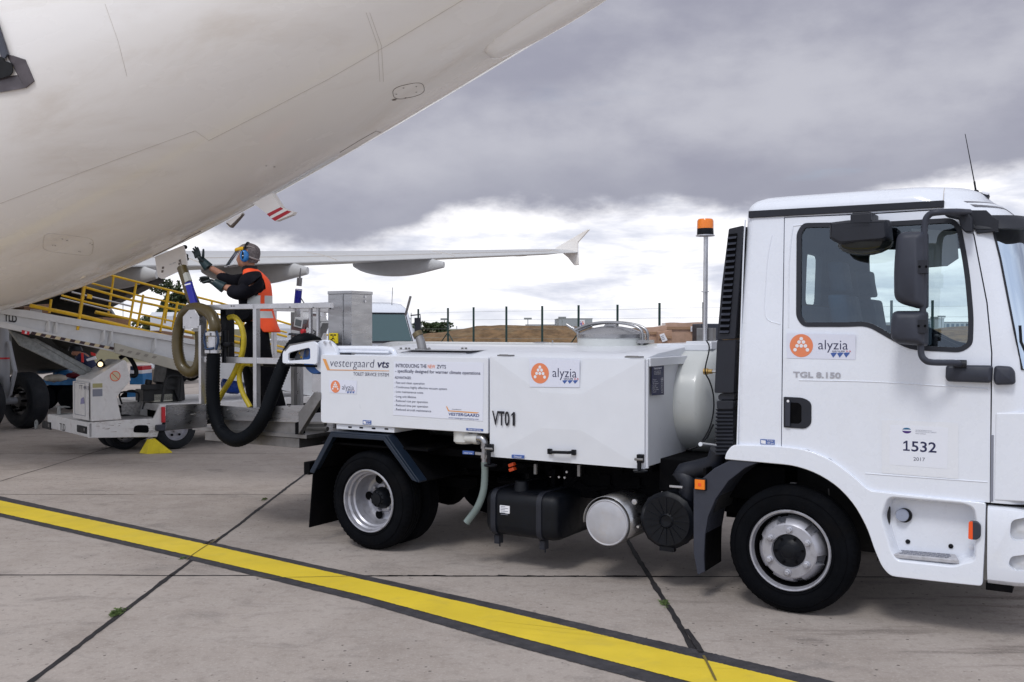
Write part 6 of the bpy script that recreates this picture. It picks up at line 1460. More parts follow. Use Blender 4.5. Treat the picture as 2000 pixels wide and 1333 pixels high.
# face shield
m = MB().m(mat('brow_yellow', (.75, .42, .01), .4)); L = []
for i in range(15):
    t = R(-78 + i * 156 / 14); c_ = hc + Vector((-math.cos(t) * 25 * ps + 2 * ps, math.sin(t) * 19 * ps, (13 - 4.5 * math.cos(t) * .6) * ps))
    r_ = Vector((-math.cos(t), math.sin(t), 0)); L.append([c_ + r_ * 2.4 * ps * math.cos(q) + Vector((0, 0, 3.6 * ps * math.sin(q))) for q in [2 * math.pi * k / 10 for k in range(10)]])
m.loft(L); bp_ = m.build('brow_guard', WK, smooth=60)
m = MB().m(VIS); L = []
for j in range(8):
    f = j / 7; L.append([hc + Vector((-math.cos(t) * (25 + f * 12) * ps + (2 - 11 * f) * ps, math.sin(t) * (19 + 2 * f) * ps, (10 - 33 * f + (6 * f) * (1 - math.cos(t))) * ps)) for t in [R(-66 + i * 132 / 20) for i in range(21)]])
m.loft(L, (0, 0), closed=False); vz = m.build('face_shield', WK, recalc=False, smooth=80)
m = MB().m(mat('shield_rim', (.85, .84, .86), .3)); m.tube([p for p in L[-1]], .0022, 5); m.tube([l[0] for l in L], .0018, 5); m.build('shield_rim', vz)
# clothes
shirt = skin('shirt', [
    [(a(500, 632), .135, .135, 'b'), (a(496, 605), .14, .14), (a(493, 580), .142, .142), (a(493, 556), .135, .135, 'c'), (a(489, 532), .085, .09)],
    ['c', (a(497, 552, NEAR * .85), .085), (a(485, 566, NEAR * 1.05), .080), (a(470, 574, NEAR), .076), (a(457, 571, NEAR * .9), .068), (a(446, 566, NEAR * .8), .060)],
    ['c', (a(484, 546, FAR * .8), .080), (a(466, 548, FAR), .066), (a(450, 549, FAR), .060), (a(436, 542, FAR * .95), .050), (a(423, 535, FAR * .9), .044)]], SHIRT, WK)
tr_ = skin('trousers', [
    [(a(497, 618), .135, .13, 'h'), (a(499, 645), .145, .14, 'g')],
    ['g', (a(503, 690, -.10), .130), (a(516, 730, -.13), .112), (a(531, 765, -.14), .100), (a(542, 800, -.14), .090), (a(547, 817, -.14), .072)],
    ['g', (a(493, 690, .10), .125), (a(495, 730, .12), .106), (a(499, 765, .13), .095), (a(502, 800, .13), .078), (a(503, 817, .13), .070)]], TROU, WK)
m = MB().m(TROU); c_ = a(478, 612, -.16); m.loft([[c_ + Vector((math.cos(q) * .10 * k_, d_, math.sin(q) * .085 * k_)) for q in [2 * math.pi * i / 18 for i in range(18)]] for k_, d_ in ((.6, .05), (1, .0), (1, -.05), (.7, -.09))]); m.build('tool_pouch', WK)
bt = skin('boots', [[(a(547, 815, -.14), .065, .06, 'x'), (a(547, 826, -.14), .058), (a(538, 830, -.15), .052), (a(528, 831, -.16), .045)]], BLACK, WK)
bt2 = skin('boots', [[(a(502, 815, .13), .065, .06, 'x'), (a(502, 826, .13), .058), (a(492, 830, .13), .052), (a(483, 831, .13), .045)]], BLACK, WK)
# gloves: palm, five fingers
def glove(name, wrist, palm, fd, side, th, spread, curl):
    """wrist/palm points, finger direction, sideways direction, thumb direction"""
    fd, side, th = fd.normalized(), side.normalized(), th.normalized(); nrm = fd.cross(side).normalized()
    hand_d = (palm - wrist).normalized()
    o_ = skin(name, [[(wrist - hand_d * .04, .040, .036, 'w0'), (wrist, .036, .032), (palm - hand_d * .03, .040, .026, 'p'), (palm + hand_d * .02, .042, .022)]], GLOVE, WK)
    for i, (off, ln) in enumerate(((-.033, .070), (-.011, .084), (.011, .080), (.031, .062))):
        b_ = palm + side * off + hand_d * .022; d_ = (fd + side * off * spread).normalized(); p1 = b_ + d_ * ln * .42; p2 = p1 + (d_ + nrm * curl[i]).normalized() * ln * .34; p3 = p2 + (d_ + nrm * curl[i] * 2.2).normalized() * ln * .30
        skin('finger', [[(b_ - d_ * .02, .012), (b_, .0125), (p1, .0115), (p2, .0105), (p3, .0085)]], GLOVE, o_, sub=1)
    tb = palm - hand_d * .025 - side * .030; skin('thumb', [[(tb, .015), (tb + th * .035, .0135), (tb + th * .062 , .012), (tb + th * .085 + fd * .006, .009)]], GLOVE, o_, sub=1)
    return o_
glove('glove', a(404, 519, FAR * .8), a(389, 503, FAR * .75), Vector((-.25, .05, .9)), Vector((-.75, .55, -.25)), Vector((.10, -.1, .95)), 1.2, (.10, .15, .3, .5))
glove('glove', a(431, 560, NEAR * .7), a(411, 549, NEAR * .6), Vector((-.95, .15, .05)), Vector((.05, .75, -.55)), Vector((-.75, -.2, -.25)), 1.5, (.25, .3, .3, .35))
m = MB().m(mat('cuff_teal', (.006, .026, .032), .5)); 
def cuff(p, d, r): 
    d = d.normalized(); e1 = d.orthogonal().normalized(); e2 = d.cross(e1); m.loft([[p + d * k_ + (e1 * math.cos(q) + e2 * math.sin(q)) * rr for q in [2 * math.pi * i / 18 for i in range(18)]] for k_, rr in ((-.05, r * .8), (.0, r), (.05, r * 1.2), (.052, r * 1.05))])
cuff(a(428, 557, NEAR * .7), a(436, 562, NEAR * .7) - a(424, 555, NEAR * .7), .042); m.build('glove_cuff', WK); m = MB().m(MATS['cuff_teal']); cuff(a(400, 515, FAR * .8), a(408, 523, FAR * .8) - a(398, 512, FAR * .8), .040); m.build('glove_cuff', WK)
# reflective vest: an open shell round the trunk
rows = [(524, 488, 12, 15), (532, 492, 19, 21), (541, 497, 24.5, 26), (552, 500, 28, 29), (566, 501, 30, 31), (577, 500, 31.5, 32), (597, 499, 33, 32), (608, 500, 34, 32), (622, 503, 34, 32), (636, 510, 33, 32), (650, 517, 31, 31)]
NV = 48; m = MB().m(VEST); L = []
for py, cx, rx, ry in rows:
    lp = []
    for k in range(NV + 1):
        t = 2 * math.pi * k / NV        # 0 = front, half a turn = back; negative y is the camera side
        w_ = 1 + .03 * math.sin(5 * t + py * .2)
        lp.append(PF.at(cx, py, ZW) + Vector((-math.cos(t) * rx * ps * w_, -math.sin(t) * ry * ps * .98 * w_, 0)))
    L.append(lp)
b0_ = len(m.v); m.v += [p for l in L for p in l]
REFi = None; m.mats.append(REFL)
for j in range(len(rows) - 1):
    for k in range(NV):
        t = (k + .5) / NV * 360; tt = min(t, 360 - t); py = (rows[j][0] + rows[j + 1][0]) / 2; keep = False
        if j <= 1: keep = tt > 38
        elif j <= 3: keep = tt > 142 or (30 < tt < (62 if j == 2 else 44 if j == 3 else 0))
        elif j == 4: keep = tt > 112
        elif j == 5: keep = tt > 74
        else: keep = tt > 62 + (j - 6) * 12
        if not keep: continue
        mi = 0
        if j == 5 and not (118 < tt < 132): mi = 1
        if j in (7,) and tt < 165: mi = 1
        
        A_ = b0_ + j * (NV + 1) + k; m.f.append([A_, A_ + 1, A_ + NV + 2, A_ + NV + 1]); m.mi.append(mi)
vs_ = m.build('vest', WK, recalc=False, smooth=60); q_ = vs_.modifiers.new('s', 'SOLIDIFY'); q_.thickness = .008; q_.offset = 1
q_ = vs_.modifiers.new('sub', 'SUBSURF'); q_.levels = 1; q_.render_levels = 1
m = MB().m(mat('neck_black', (.01, .01, .012), .8)); m.lathe([(.075, -.02), (.068, .03), (.062, .035)], a(488, 527), 'z', 20); m.build('collar', WK)

# ================================================================== BELT LOADER beyond the platform
BF = Frame(tuple(W0.at(173, 855, 13.0)[:2]) + (0,), u=(.743, .669))
BL = thing('belt_loader', 'scuffed white belt loader vehicle with yellow handrails, its belt raised to the airliner hold', 'belt loader', BF)
def Bt(px, py, y=0.): return BF.on(px, py, y)
zlo, zhi = Bt(175, 855).z, Bt(175, 826).z
sL = Bt(400, 840).x; BWd = 1.75
m = MB().m(OLDW)
m.prism(BF.poly([(173, 856), (173, 826), (236, 821), (262, 820), (300, 818), (312, 792), (330, 790), (404, 786), (560, 780), (560, 800), (330, 800), (312, 838), (307, 854)]), 0, .04); 
ch = m.build('side_panel', BL, bevel=.008)
m = MB().m(OLDW); m.box(0, .05, .0, BWd, zlo, zhi); m.box(0.05, Bt(240, 830).x, .04, BWd, zhi - .03, zhi); m.build('front_bumper', BL, bevel=.01)
bx_ = MB().m(BLACK)
def onend(px, py): return BF.onx(px, py, 0)
for pa, pb in (((84, 822), (100, 840)), ((152, 830), (170, 848))):
    p, q = onend(*pa), onend(*pb); y0_, y1_ = sorted((p.y, q.y)); z0_, z1_ = sorted((p.z, q.z)); bx_.box(-.015, .01, y0_, y1_, z0_, z1_); bx_.m(STEELD).box(-.03, -.01, y0_ + .02, y0_ + .05, z0_ + .04, z1_ - .02); bx_.m(BLACK)
bx_.build('bumper_lamp_box', BL, bevel=.005)
m = MB().m(LBLK); p, q = onend(117, 840), onend(128, 841)
m.text('TLD', p, (0, -1, 0), UZ, abs(p.y - q.y), .10); m.v = [v + Vector((-.004, 0, 0)) for v in m.v]; m.build('bumper_lettering', BL, smooth=0, recalc=False)
m = MB().m(GALV); p = onend(78, 829); c0 = p + Vector((-.05, 0, 0)); m.tube([c0 + Vector((0, math.cos(t) * .05, math.sin(t) * .06)) for t in [2 * math.pi * i / 12 for i in range(12)]], .014, 6, closed=True)
c1 = BF.onx(115, 808, .12); m.box(.1, .3, c1.y - .10, c1.y + .02, zhi, zhi + .01); m.box(.1, .12, c1.y - .10, c1.y + .02, zhi, zhi + .10); m.box(.1, .25, c1.y - .10, c1.y + .14, zhi + .10, zhi + .11); m.build('tow_hitch', BL, bevel=.003)
# scuffs along the side
m = MB().m(mat('scuff_brown', (.22, .15, .12), .8))
for i in range(22):
    px = random.uniform(176, 300); py = random.uniform(826, 850); l_ = random.uniform(3, 16); p, q = Bt(px, py, -.001), Bt(px + l_, py + random.uniform(-.6, .6), -.001); h_ = random.uniform(.002, .008); m.add([p, q, q + Vector((0, 0, h_)), p + Vector((0, 0, h_ * .3))], [(0, 1, 2, 3)])
m.build('scuff_mark', ch, smooth=0, recalc=False)
m = MB().m(BLACKM); m.prism(fillet(BF.poly([(260, 845), (262, 833), (270, 830.5), (289, 831), (291, 842), (288, 846)]), .03, 3), -.004, .002); m.build('step_hole', ch, smooth=0)
# console housing
yC = .02
m = MB().m(OLDW); m.prism(BF.poly([(179, 824), (178, 742), (242, 703), (247, 706), (256, 743), (228, 776), (238, 820)], 0), .0, .62)
cs = m.build('driving_console', BL, bevel=.012)
m = MB().m(OLDW); p, q = onend(146, 826), onend(176, 741)
m.box(-.006, .02, .04, .60, zhi + .03, Bt(178, 748).z); m.m(LGREY2)
z1_ = Bt(178, 750).z
for y_, za_, zb_ in ((.10, zhi + .08, z1_),): m.box(-.009, -.006, y_, y_ + .008, za_, zb_); m.box(-.009, -.006, .52, .528, za_, zb_); m.box(-.009, -.006, .10, .52, zb_ - .008, zb_); m.box(-.009, -.006, .10, .52, za_, za_ + .008)
p = BF.onx(154, 760, -.01); q = BF.onx(174, 758, -.01); m.m(LGREY).text('TT 44 B', p, (0, -1, 0), UZ, abs(p.y - q.y), .055)
p = BF.onx(157, 790, -.01); q = BF.onx(165, 776, -.01); m.m(mat('pale_violet', (.25, .24, .42), .5)).add([(-.011, p.y, p.z), (-.011, q.y, p.z + .02), (-.011, q.y + .03, q.z), (-.011, p.y - .02, q.z - .03)], [(0, 1, 2, 3)])
m.build('console_door', cs, smooth=0)
m = MB().m(mat('decal_cream', (.62, .55, .38), .5)); c_ = Bt(225, 735, -.004)
m.disc(c_, .062, UX, UZ, 28); m.m(ORANGE).tube([c_ + Vector((math.cos(t) * .066, -.001, math.sin(t) * .066)) for t in [2 * math.pi * i / 28 for i in range(28)]], .005, 5, closed=True); m.tube([c_ + Vector((-.045, -.002, .045)), c_ + Vector((.045, -.002, -.045))], .004, 5)
m.build('decal', cs, smooth=0, recalc=False); m = MB(); p, q = Bt(181, 758, -.002), Bt(200, 749, -.002); m.m(mat('decal_olive', (.38, .35, .16), .5)).box(p.x, q.x, -.003, 0, p.z, q.z); p, q = Bt(181, 775, -.002), Bt(200, 760, -.002); m.m(LGREY2).box(p.x, q.x, -.003, 0, p.z, q.z); m.build('decal', cs, smooth=0, recalc=False)
m = MB().m(BLACK); m.tube([Bt(234, 700, .3), Bt(246, 694, .3), Bt(258, 706, .3), Bt(266, 724, .3), Bt(264, 734, .3), Bt(255, 734, .3)], .03, 10, smooth=5); m.tube([BF.at(196, 703, 13.4), BF.at(204, 716, 13.4), BF.at(200, 707, 13.4)], .025, 8); m.build('steering_wheel', cs)
m = MB().m(mat('lit_lamp', (1., .75, .45), .3, emit=1.5)).lathe([(.001, -.02), (.03, -.015), (.035, 0)], BF.at(196, 712, 13.3), n=14); m.m(BLACKM).lathe([(.045, 0), (.05, .02), (.02, .06)], BF.at(196, 712, 13.3), n=14); m.build('work_lamp', cs)
# well, seat, rear body
m = MB().m(mat('checker_plate', (.33, .32, .31), .4, metal=.6, var=.3, vs=30)); m.add([Bt(237, 786, .5), Bt(277, 784, .5), Bt(272, 816, .5), Bt(238, 818, .5)], [(0, 1, 2, 3)]); m.m(OLDW).add([Bt(277, 784, .55), Bt(330, 780, .55), Bt(330, 822, .55), Bt(268, 822, .55)], [(0, 1, 2, 3)]); m.m(STEELD).box(Bt(238, 820).x, Bt(300, 820).x, .04, 1.0, Bt(238, 820).z - .02, Bt(238, 819).z); m.build('footwell', BL, recalc=False)
m = MB().m(BLACK); m.tube([Bt(238, 790, .2), Bt(234, 768, .2), Bt(262, 766, .2), Bt(271, 770, .2), Bt(270, 786, .2)], .012, 6, smooth=3); m.tube([Bt(282, 786, .2), Bt(278, 800, .2)], .012, 6); m.build('grab_bar', BL)
m = MB().m(SEATK); m.loft([[Vector(p) for p in q] for q in ([BF.on(275, 762, y) for y in (.25, .7)] + [BF.on(275, 752, y) for y in (.7, .25)], [BF.on(345, 762, y) for y in (.25, .7)] + [BF.on(345, 748, y) for y in (.7, .25)])])
m.slab([BF.on(*p, .25) for p in ((322, 748), (326, 715), (338, 709), (352, 722), (360, 748), (362, 782), (350, 785), (340, 760))], (0, .45, 0)); m.box(Bt(280, 775, .3).x, Bt(350, 775, .3).x, .3, .6, Bt(280, 785, .3).z, Bt(280, 762, .3).z)
m.tube([Bt(316, 785, .15), Bt(322, 750, .15), Bt(328, 736, .15), Bt(345, 734, .15), Bt(355, 742, .15), Bt(352, 784, .15)], .022, 8, smooth=4); m.tube([Bt(289, 752, .35), Bt(291, 742, .35)], .05, 8); m.build('driver_seat', BL, bevel=.012)
m = MB().m(OLDW); m.box(Bt(314, 790).x, Bt(640, 790).x, .04, BWd, .55, Bt(320, 790).z); m.m(mat('box_cream', (.55, .54, .46), .5)).box(Bt(300, 775, .3).x, Bt(338, 775, .3).x, .3, .8, Bt(300, 786, .3).z, Bt(300, 770, .3).z)
m.m(BLACKM).box(Bt(318, 845).x, Bt(640, 790).x, .2, BWd - .2, zlo + .05, .6); m.build('rear_body', BL, bevel=.01)
m = MB().m(RED); p, q = Bt(316, 826, -.02), Bt(323, 795, -.02); m.box(p.x, q.x, -.03, .02, p.z, q.z); m.build('tail_lamp', BL, bevel=.01)
m = MB().m(PLASG); p, q = Bt(305, 843, -.04), Bt(326, 829, -.04); m.box(p.x, q.x, -.08, .04, p.z, q.z); m.build('rubber_buffer', BL, bevel=.02)
def bwheel(px, y, r, yx=0):
    x = Bt(px, 850, yx).x; m = MB().m(RIM); m.lathe([(r * .60, .01), (r * .58, .0), (r * .55, .02), (r * .50, .06), (r * .2, .05), (r * .18, .0), (.001, -.01)], (x, y, r), n=30, caps=False)
    o_ = m.build('wheel', BL); m = MB().m(RUBBER2); m.lathe([(r * .58, .0), (r * .8, -.015), (r * .95, .0), (r, .04), (r, .17), (r * .95, .2), (r * .6, .2)], (x, y, r), n=44, caps=False); m.build('tyre', o_)
    m = MB().m(BLACKM)
    for k in range(6): t = k * math.pi / 3; m.lathe([(.018, .04), (.018, .02), (.001, .02)], (x + math.cos(t) * r * .36, y, r + math.sin(t) * r * .36), n=8)
    m.build('wheel_nuts', o_)
bwheel(346, .02, .30); bwheel(246, .45, .25, .45); bwheel(246, .75, .25, .45); bwheel(346, 1.4, .30)
# belt frame with its hazard stripe
yb = .12
def bq(name, mt, px4, y0, y1, par=BL, bevel=.0): m = MB().m(mt); m.prism(BF.poly(px4, y0), y0, y1); return m.build(name, par, smooth=0, bevel=bevel)
bf = bq('belt_frame', OLDWB, [(-60, 602), (0, 612.5), (378, 673), (640, 718), (640, 780), (338, 720), (233, 690), (0, 633), (-60, 619)], yb, yb + .04)
m = MB().m(OLDWB); m.prism(BF.poly([(-60, 598), (50, 606), (378, 664), (640, 711), (640, 717), (378, 674), (0, 613), (-60, 603)], yb), yb - .05, yb + .06)
m.prism(BF.poly([(-60, 621), (0, 628), (233, 684), (233, 690), (0, 640), (-60, 626)], yb), yb - .06, yb + .02); m.build('belt_flange', bf, smooth=0, bevel=.004)
bq('belt_frame_far', OLDWB, [(-60, 604), (0, 612.5), (378, 673), (640, 718), (640, 740), (338, 700), (0, 633)], yb + .9, yb + .94)
bq('conveyor_belt', BLACKM, [(-60, 606), (0, 615), (378, 676), (640, 720), (640, 728), (378, 684), (0, 622)], yb + .05, yb + .88)
for px in (92, 107, 200, 215, 300): 
    m = MB().m(OLDWB); y_ = 614 + (px - 20) * .166; m.slab([Bt(px - 2 + 5, y_ - 1, yb - .05), Bt(px + 3, y_ + 20, yb - .05), Bt(px - 7, y_ + 34, yb), Bt(px - 4, y_ + 10, yb)], (.02, 0, 0)); m.build('frame_rib', bf, smooth=0)
m = MB(); n_ = 17; 
for i in range(n_):
    a0 = 60 + i * (222 - 60) / n_; a1 = 60 + (i + 1) * (222 - 60) / n_; f_ = lambda x: 648 + (x - 60) * (679 - 648) / 162
    if i % 2 == 0: m.m(mat('hazard_dark', (.05, .025, .03), .5))
    else: m.m(mat('hazard_cream', (.62, .52, .33), .5))
    P = [Bt(a0 + 2.5, f_(a0), yb - .066), Bt(a1 + 2.5, f_(a1), yb - .066), Bt(a1 - 1, f_(a1) + 5, yb - .066), Bt(a0 - 1, f_(a0) + 5, yb - .066)]; m.add(P, [(0, 1, 2, 3)])
m.build('hazard_stripe', bf, smooth=0, recalc=False)
m = MB().m(RED); P = [Bt(*p, yb - .068) for p in ((43, 645), (58, 648), (57, 655), (42, 652))]; m.add(P, [(0, 1, 2, 3)]); m.m(LWHT).add([Bt(*p, yb - .07) for p in ((49, 647), (53, 648), (52, 653), (48, 652))], [(0, 1, 2, 3)])
m.build('warning_label', bf, smooth=0, recalc=False); m = MB(); p, q = Bt(8, 627, yb - .006), Bt(33, 630.5, yb - .006); m.m(LBLK).text('TLD', p, q - p, (0, 0, 1), (q - p).length, .095, .0, .03); m.build('frame_lettering', bf, smooth=0, recalc=False)
m = MB().m(mat('guard_beige', (.42, .40, .34), .45, metal=.2, var=.08)); m.prism(BF.poly([(223, 670), (227, 671), (336, 701), (420, 712), (420, 742), (338, 722), (224, 690)], yb - .10), yb - .12, yb - .08); gb = m.build('belt_guard', BL, bevel=.004)
m = MB()
for i in range(5):
    a0 = 232 + i * 16; f_ = lambda x: 682 + (x - 232) * .20; m.m(mat('hazard_faded', (.26, .24, .21), .6)).add([Bt(a0 + 4, f_(a0), yb - .123), Bt(a0 + 11, f_(a0) + 1.4, yb - .123), Bt(a0 + 7, f_(a0) + 6, yb - .123), Bt(a0, f_(a0) + 4.6, yb - .123)], [(0, 1, 2, 3)])
m.build('faded_stripe', gb, smooth=0, recalc=False)
m = MB().m(GALV)
m.slab([Bt(*p, .5) for p in ((18, 645), (58, 660), (182, 728), (160, 733), (40, 675))], (0, .08, 0)); m.slab([Bt(*p, .48) for p in ((60, 662), (70, 661), (176, 718), (184, 726), (172, 728))], (0, .02, 0)); m.build('lift_arm', BL, bevel=.006)
# yellow handrails, near and far
def yrail(y, top, bot, posts, mid, gap=None):
    m = MB().m(YEL); r = .017
    for line, rr in ((top, r), (mid, r * .8), (bot, r * 1.5)):
        m.tube([Bt(x, v, y) for x, v in line], rr, 8)
    for x0_, ya_, x1_, yb_ in posts: m.tube([Bt(x0_, ya_, y), Bt(x1_, yb_, y)], r * 1.0, 8)
    return m.build('handrail', BL)
yrail(yb, [(168, 562), (250, 585), (324, 601), (420, 622), (560, 658)], [(58, 597), (160, 618), (315, 655), (420, 680), (640, 722)], [(168, 545, 152, 645), (100, 585, 96, 612), (266, 554, 252, 637), (329, 569, 313, 648), (280, 576, 268, 638), (347, 590, 336, 645), (407, 610, 400, 672), (500, 640, 495, 700), (600, 660, 594, 715)], [(120, 577), (168, 590), (320, 624), (560, 680)])
yrail(yb + .85, [(212, 537), (330, 567), (430, 592), (560, 632), (640, 655)], [(186, 610), (330, 641), (560, 690)], [(222, 540, 212, 612), (330, 568, 322, 632), (414, 588, 410, 640), (540, 626, 536, 690), (478, 606, 474, 660)], [(168, 551), (280, 580), (360, 596), (560, 650)])
m = MB().m(YEL); m.slab([Bt(*p, yb - .03) for p in ((166, 540), (171, 540), (155, 643), (150, 645))], (0, .05, 0)); m.slab([Bt(*p, yb) for p in ((171, 574), (181, 577), (180, 585), (170, 583))], (0, .02, 0)); m.build('rail_post', BL, bevel=.004)
m = MB().m(ALU); m.tube([Bt(118, 583, .5), Bt(215, 607, .5)], .012, 6); m.tube([Bt(140, 571, .6), Bt(258, 599, .6)], .012, 6); m.build('slide_rod', BL)
# cartons on the belt
def carton(pts, y, d, label, lab=None, mt=CARD):
    P = BF.poly(pts, y); c_ = BF.Wd((P[0][0], y, min(p[1] for p in P))); f2 = Frame(c_, 0); f2.a = BF.a; f2.u = BF.u; f2.w = BF.w
    e = MB().m(mt); off = Vector((P[0][0], y, min(p[1] for p in P))); e.prism([(p[0] - off.x, p[1] - off.z) for p in P], 0, d)
    if lab: e.m(LWHT).flat([(p[0] - off.x, p[1] - off.z) for p in BF.poly(lab, y)], -.003)
    o_ = e.build('carton', None, bevel=.006, smooth=0); o_.location = c_; o_.rotation_euler = (0, 0, BF.a); tag(o_, label, 'cardboard box', 'cartons riding on the loader belt')
carton([(45, 617), (46, 600), (96, 594), (96, 616)], .3, .5, 'carton at the top of the loader belt beside the airliner belly, with a white label', [(59, 604), (82, 606), (82, 611), (58, 610)])
carton([(200, 633), (201, 620), (256, 625), (256, 643)], .35, .4, 'open carton lying behind the yellow rail in the middle of the loader belt')
carton([(314, 660), (315, 646), (338, 649), (338, 663)], .3, .4, 'carton on the loader belt just left of the olive hose loop')
carton([(359, 668), (360, 655), (379, 658), (379, 672)], .3, .4, 'carton on the loader belt seen through the olive hose loop')
carton([(520, 700), (521, 688), (552, 694), (552, 706)], .35, .4, 'low carton on the loader belt behind the platform worker legs')
# chock
cp = gp(293, 887); CF = Frame(cp, u=(.95, .31)); m = MB().m(YELC)
k0 = [CF.on(*p, 0) for p in ((286, 890), (336, 885), (302, 858.5), (292, 859))]
m.slab(k0, (0, .12, 0)); m.slab([CF.on(270, 889, .16), CF.on(286, 890, 0), CF.on(293, 859, 0), CF.on(288, 858, .16)], (.0, .04, 0))
o_ = m.build('wheel_chock', None, bevel=.004, smooth=0); o_.location = CF.o; o_.rotation_euler = (0, 0, CF.a); tag(o_, 'yellow metal wheel chock against the belt loader tyre', 'wheel chock')
# ================================================================== BACKGROUND
def wthing(nm, label, cat, px, Z, group=None, z=0.): return Frame(W0.at(px, 642, Z)[:2] + (z,) if False else (W0.at(px, 642, Z).x, Z, z), 0)
# ---- the parked truck behind
Z2 = 21.; F2 = Frame((W0.at(697, 642, Z2).x, Z2, 0), deg=-158)
RT = thing('parked_truck', 'white truck parked behind the service truck, its windscreen and one black mirror showing', 'truck', F2)
# local: x toward its front, which looks a little to the right of the camera
F2 = Frame(F2.o, deg=-62); RT.rotation_euler = (0, 0, F2.a)
hw = 1.02
m = MB().m(WHITE); L = []
for z, f, w_ in ((.45, .95, 1.02), (1.2, 1.0, 1.02), (1.45, .98, 1.02), (2.04, .72, .95), (2.14, .66, .93), (2.24, .52, .86), (2.28, .3, .7)): L.append([Vector((x, y, z)) for x, y in fillet([(-1.0, -w_), (f, -w_), (f, w_), (-1.0, w_)], .16, 4)])
m.loft(L); m.box(-5.2, -1.15, -1.05, 1.05, .95, 1.45); m.build('cab_body', RT, bevel=.02)
m = MB().m(mat('parked_glass', (.05, .10, .11), .06, coat=.5)); m.slab([(1.01, -.86, 1.46), (1.01, .86, 1.46), (.745, .80, 2.02), (.745, -.80, 2.02)], (.006, 0, .002)); m.build('windscreen', RT, smooth=0, recalc=False)
m = MB().m(PLAS); m.tube([(1.02, -.88, 1.44), (1.02, .88, 1.44), (.75, .82, 2.04), (.75, -.82, 2.04)], .018, 6, closed=True); m.box(.98, 1.02, -.9, .9, .5, .8); m.build('windscreen_seal', RT)
for sy in (-1, 1):
    m = MB().m(PLAS); m.box(.62, .70, sy * 1.14 - .06, sy * 1.14 + .06, 1.62, 1.95); m.tube([(.6, sy * 1.0, 2.0), (.66, sy * 1.2, 2.02), (.66, sy * 1.2, 1.9)], .015, 6); m.build('mirror', RT, bevel=.03)
    m = MB().m(GLS); m.box(-.2, .62, sy * .985 - .006, sy * .985 + .006, 1.45, 1.95); m.build('side_window', RT, smooth=0)
for x in (.2, -3.9):
    for sy in (-1, 1): MB().m(RUBBER).lathe([(.2, -.1), (.37, -.09), (.40, -.05), (.40, .05), (.37, .09), (.2, .1)], (x, sy * .92, .40), n=32).build('wheel', RT)
m = MB().m(BLACK); p = W0.at(768, 600, 20.5); q = F2.L(p); m.tube([F2.L(W0.at(765, 601, 20.8)), F2.L(W0.at(767, 562, 20.8))], .006, 5); m.build('antenna', RT)
# ---- cartons wrapped in film on a dolly behind the tank
DF = Frame((W0.at(1310, 642, 12.5).x, 12.5, 0), deg=-20)
DL = thing('baggage_dolly', 'low flat dolly under wrapped cartons behind the truck tank', 'dolly', DF)
m = MB().m(GALV); m.box(-1.3, 1.5, -.7, .7, .42, .52); m.tube([(-1.3, 0, .45), (-2., 0, .3)], .03); m.build('deck', DL, bevel=.01)
for x in (-1, 1.2):
    for y in (-.6, .6): MB().m(RUBBER).lathe([(.05, -.05), (.19, -.05), (.2, 0), (.19, .05), (.05, .05)], (x, y, .2), n=24).build('wheel', DL)
def wcarton(px0, px1, ytop, Z, z0, d, label, tilt=0., lab=None, top2=None, mt=CARDL):
    p, q = W0.at(px0, ytop, Z), W0.at(px1, top2 if top2 else ytop, Z); w_ = q.x - p.x; f = Frame(((p.x + q.x) / 2, Z, z0), deg=-4)
    m = MB().m(mt); h1, h2 = p.z - z0, q.z - z0; n_ = 8
    L = []
    for i in range(n_ + 1):
        t = i / n_; x = -w_ / 2 + w_ * t; h_ = h1 + (h2 - h1) * t + (math.sin(t * 9) * .004); L.append([Vector((x, y, z)) for y, z in ((0, 0), (d, 0), (d, h_), (0, h_))])
    m.loft(L)
    if lab: 
        P = [f.on(a_, b_, -.03) for a_, b_ in lab]; m.m(LWHT).slab(P, (0, .01, 0)); m.m(LGREY2)
        for k_ in (.25, .45, .65): m.slab([P[0].lerp(P[3], k_) + (P[1] - P[0]) * .15 + Vector((0, -.004, 0)), P[0].lerp(P[3], k_) + (P[1] - P[0]) * .7 + Vector((0, -.004, 0)), P[0].lerp(P[3], k_ + .06) + (P[1] - P[0]) * .7 + Vector((0, -.004, 0)), P[0].lerp(P[3], k_ + .06) + (P[1] - P[0]) * .15 + Vector((0, -.004, 0))], (0, .002, 0))
    m.m(mat('parcel_tape', (.36, .22, .13), .3, coat=.5)).box(-w_ / 2, w_ / 2, -.022, -.018, h1 * .93, h1 * .96)
    o_ = m.build('carton', None, smooth=20, bevel=.008); o_.location = f.o; o_.rotation_euler = (0, R(tilt), f.a); tag(o_, label, 'cardboard box', 'wrapped cartons behind the tank')
wcarton(1300, 1372, 631, 12.9, .52, .6, 'largest film wrapped carton behind the beacon pole', lab=[(1349, 638), (1357, 638), (1357, 648), (1349, 648)], top2=630)
wcarton(1258, 1302, 641, 12.6, .52, .6, 'film wrapped carton next to the tank lid, left of the larger one', top2=636)
wcarton(1286, 1312, 649, 12.2, .52, .35, 'small brown carton with a tilted white label in front of the wrapped cartons', lab=[(1288, 654), (1297, 651), (1304, 665), (1294, 669)], tilt=0, top2=645, mt=CARD)
m = MB().m(PLASG); f = Frame((W0.at(1393, 642, 12).x, 12, 0)); m.box(-.15, .12, 0, .6, 0, 1.78); m.box(-.13, .10, -.03, 0, .4, 1.6); o_ = m.build('equipment_cabinet', None, bevel=.02); o_.location = f.o; tag(o_, 'dark grey cabinet standing behind the black cab air intake', 'cabinet')
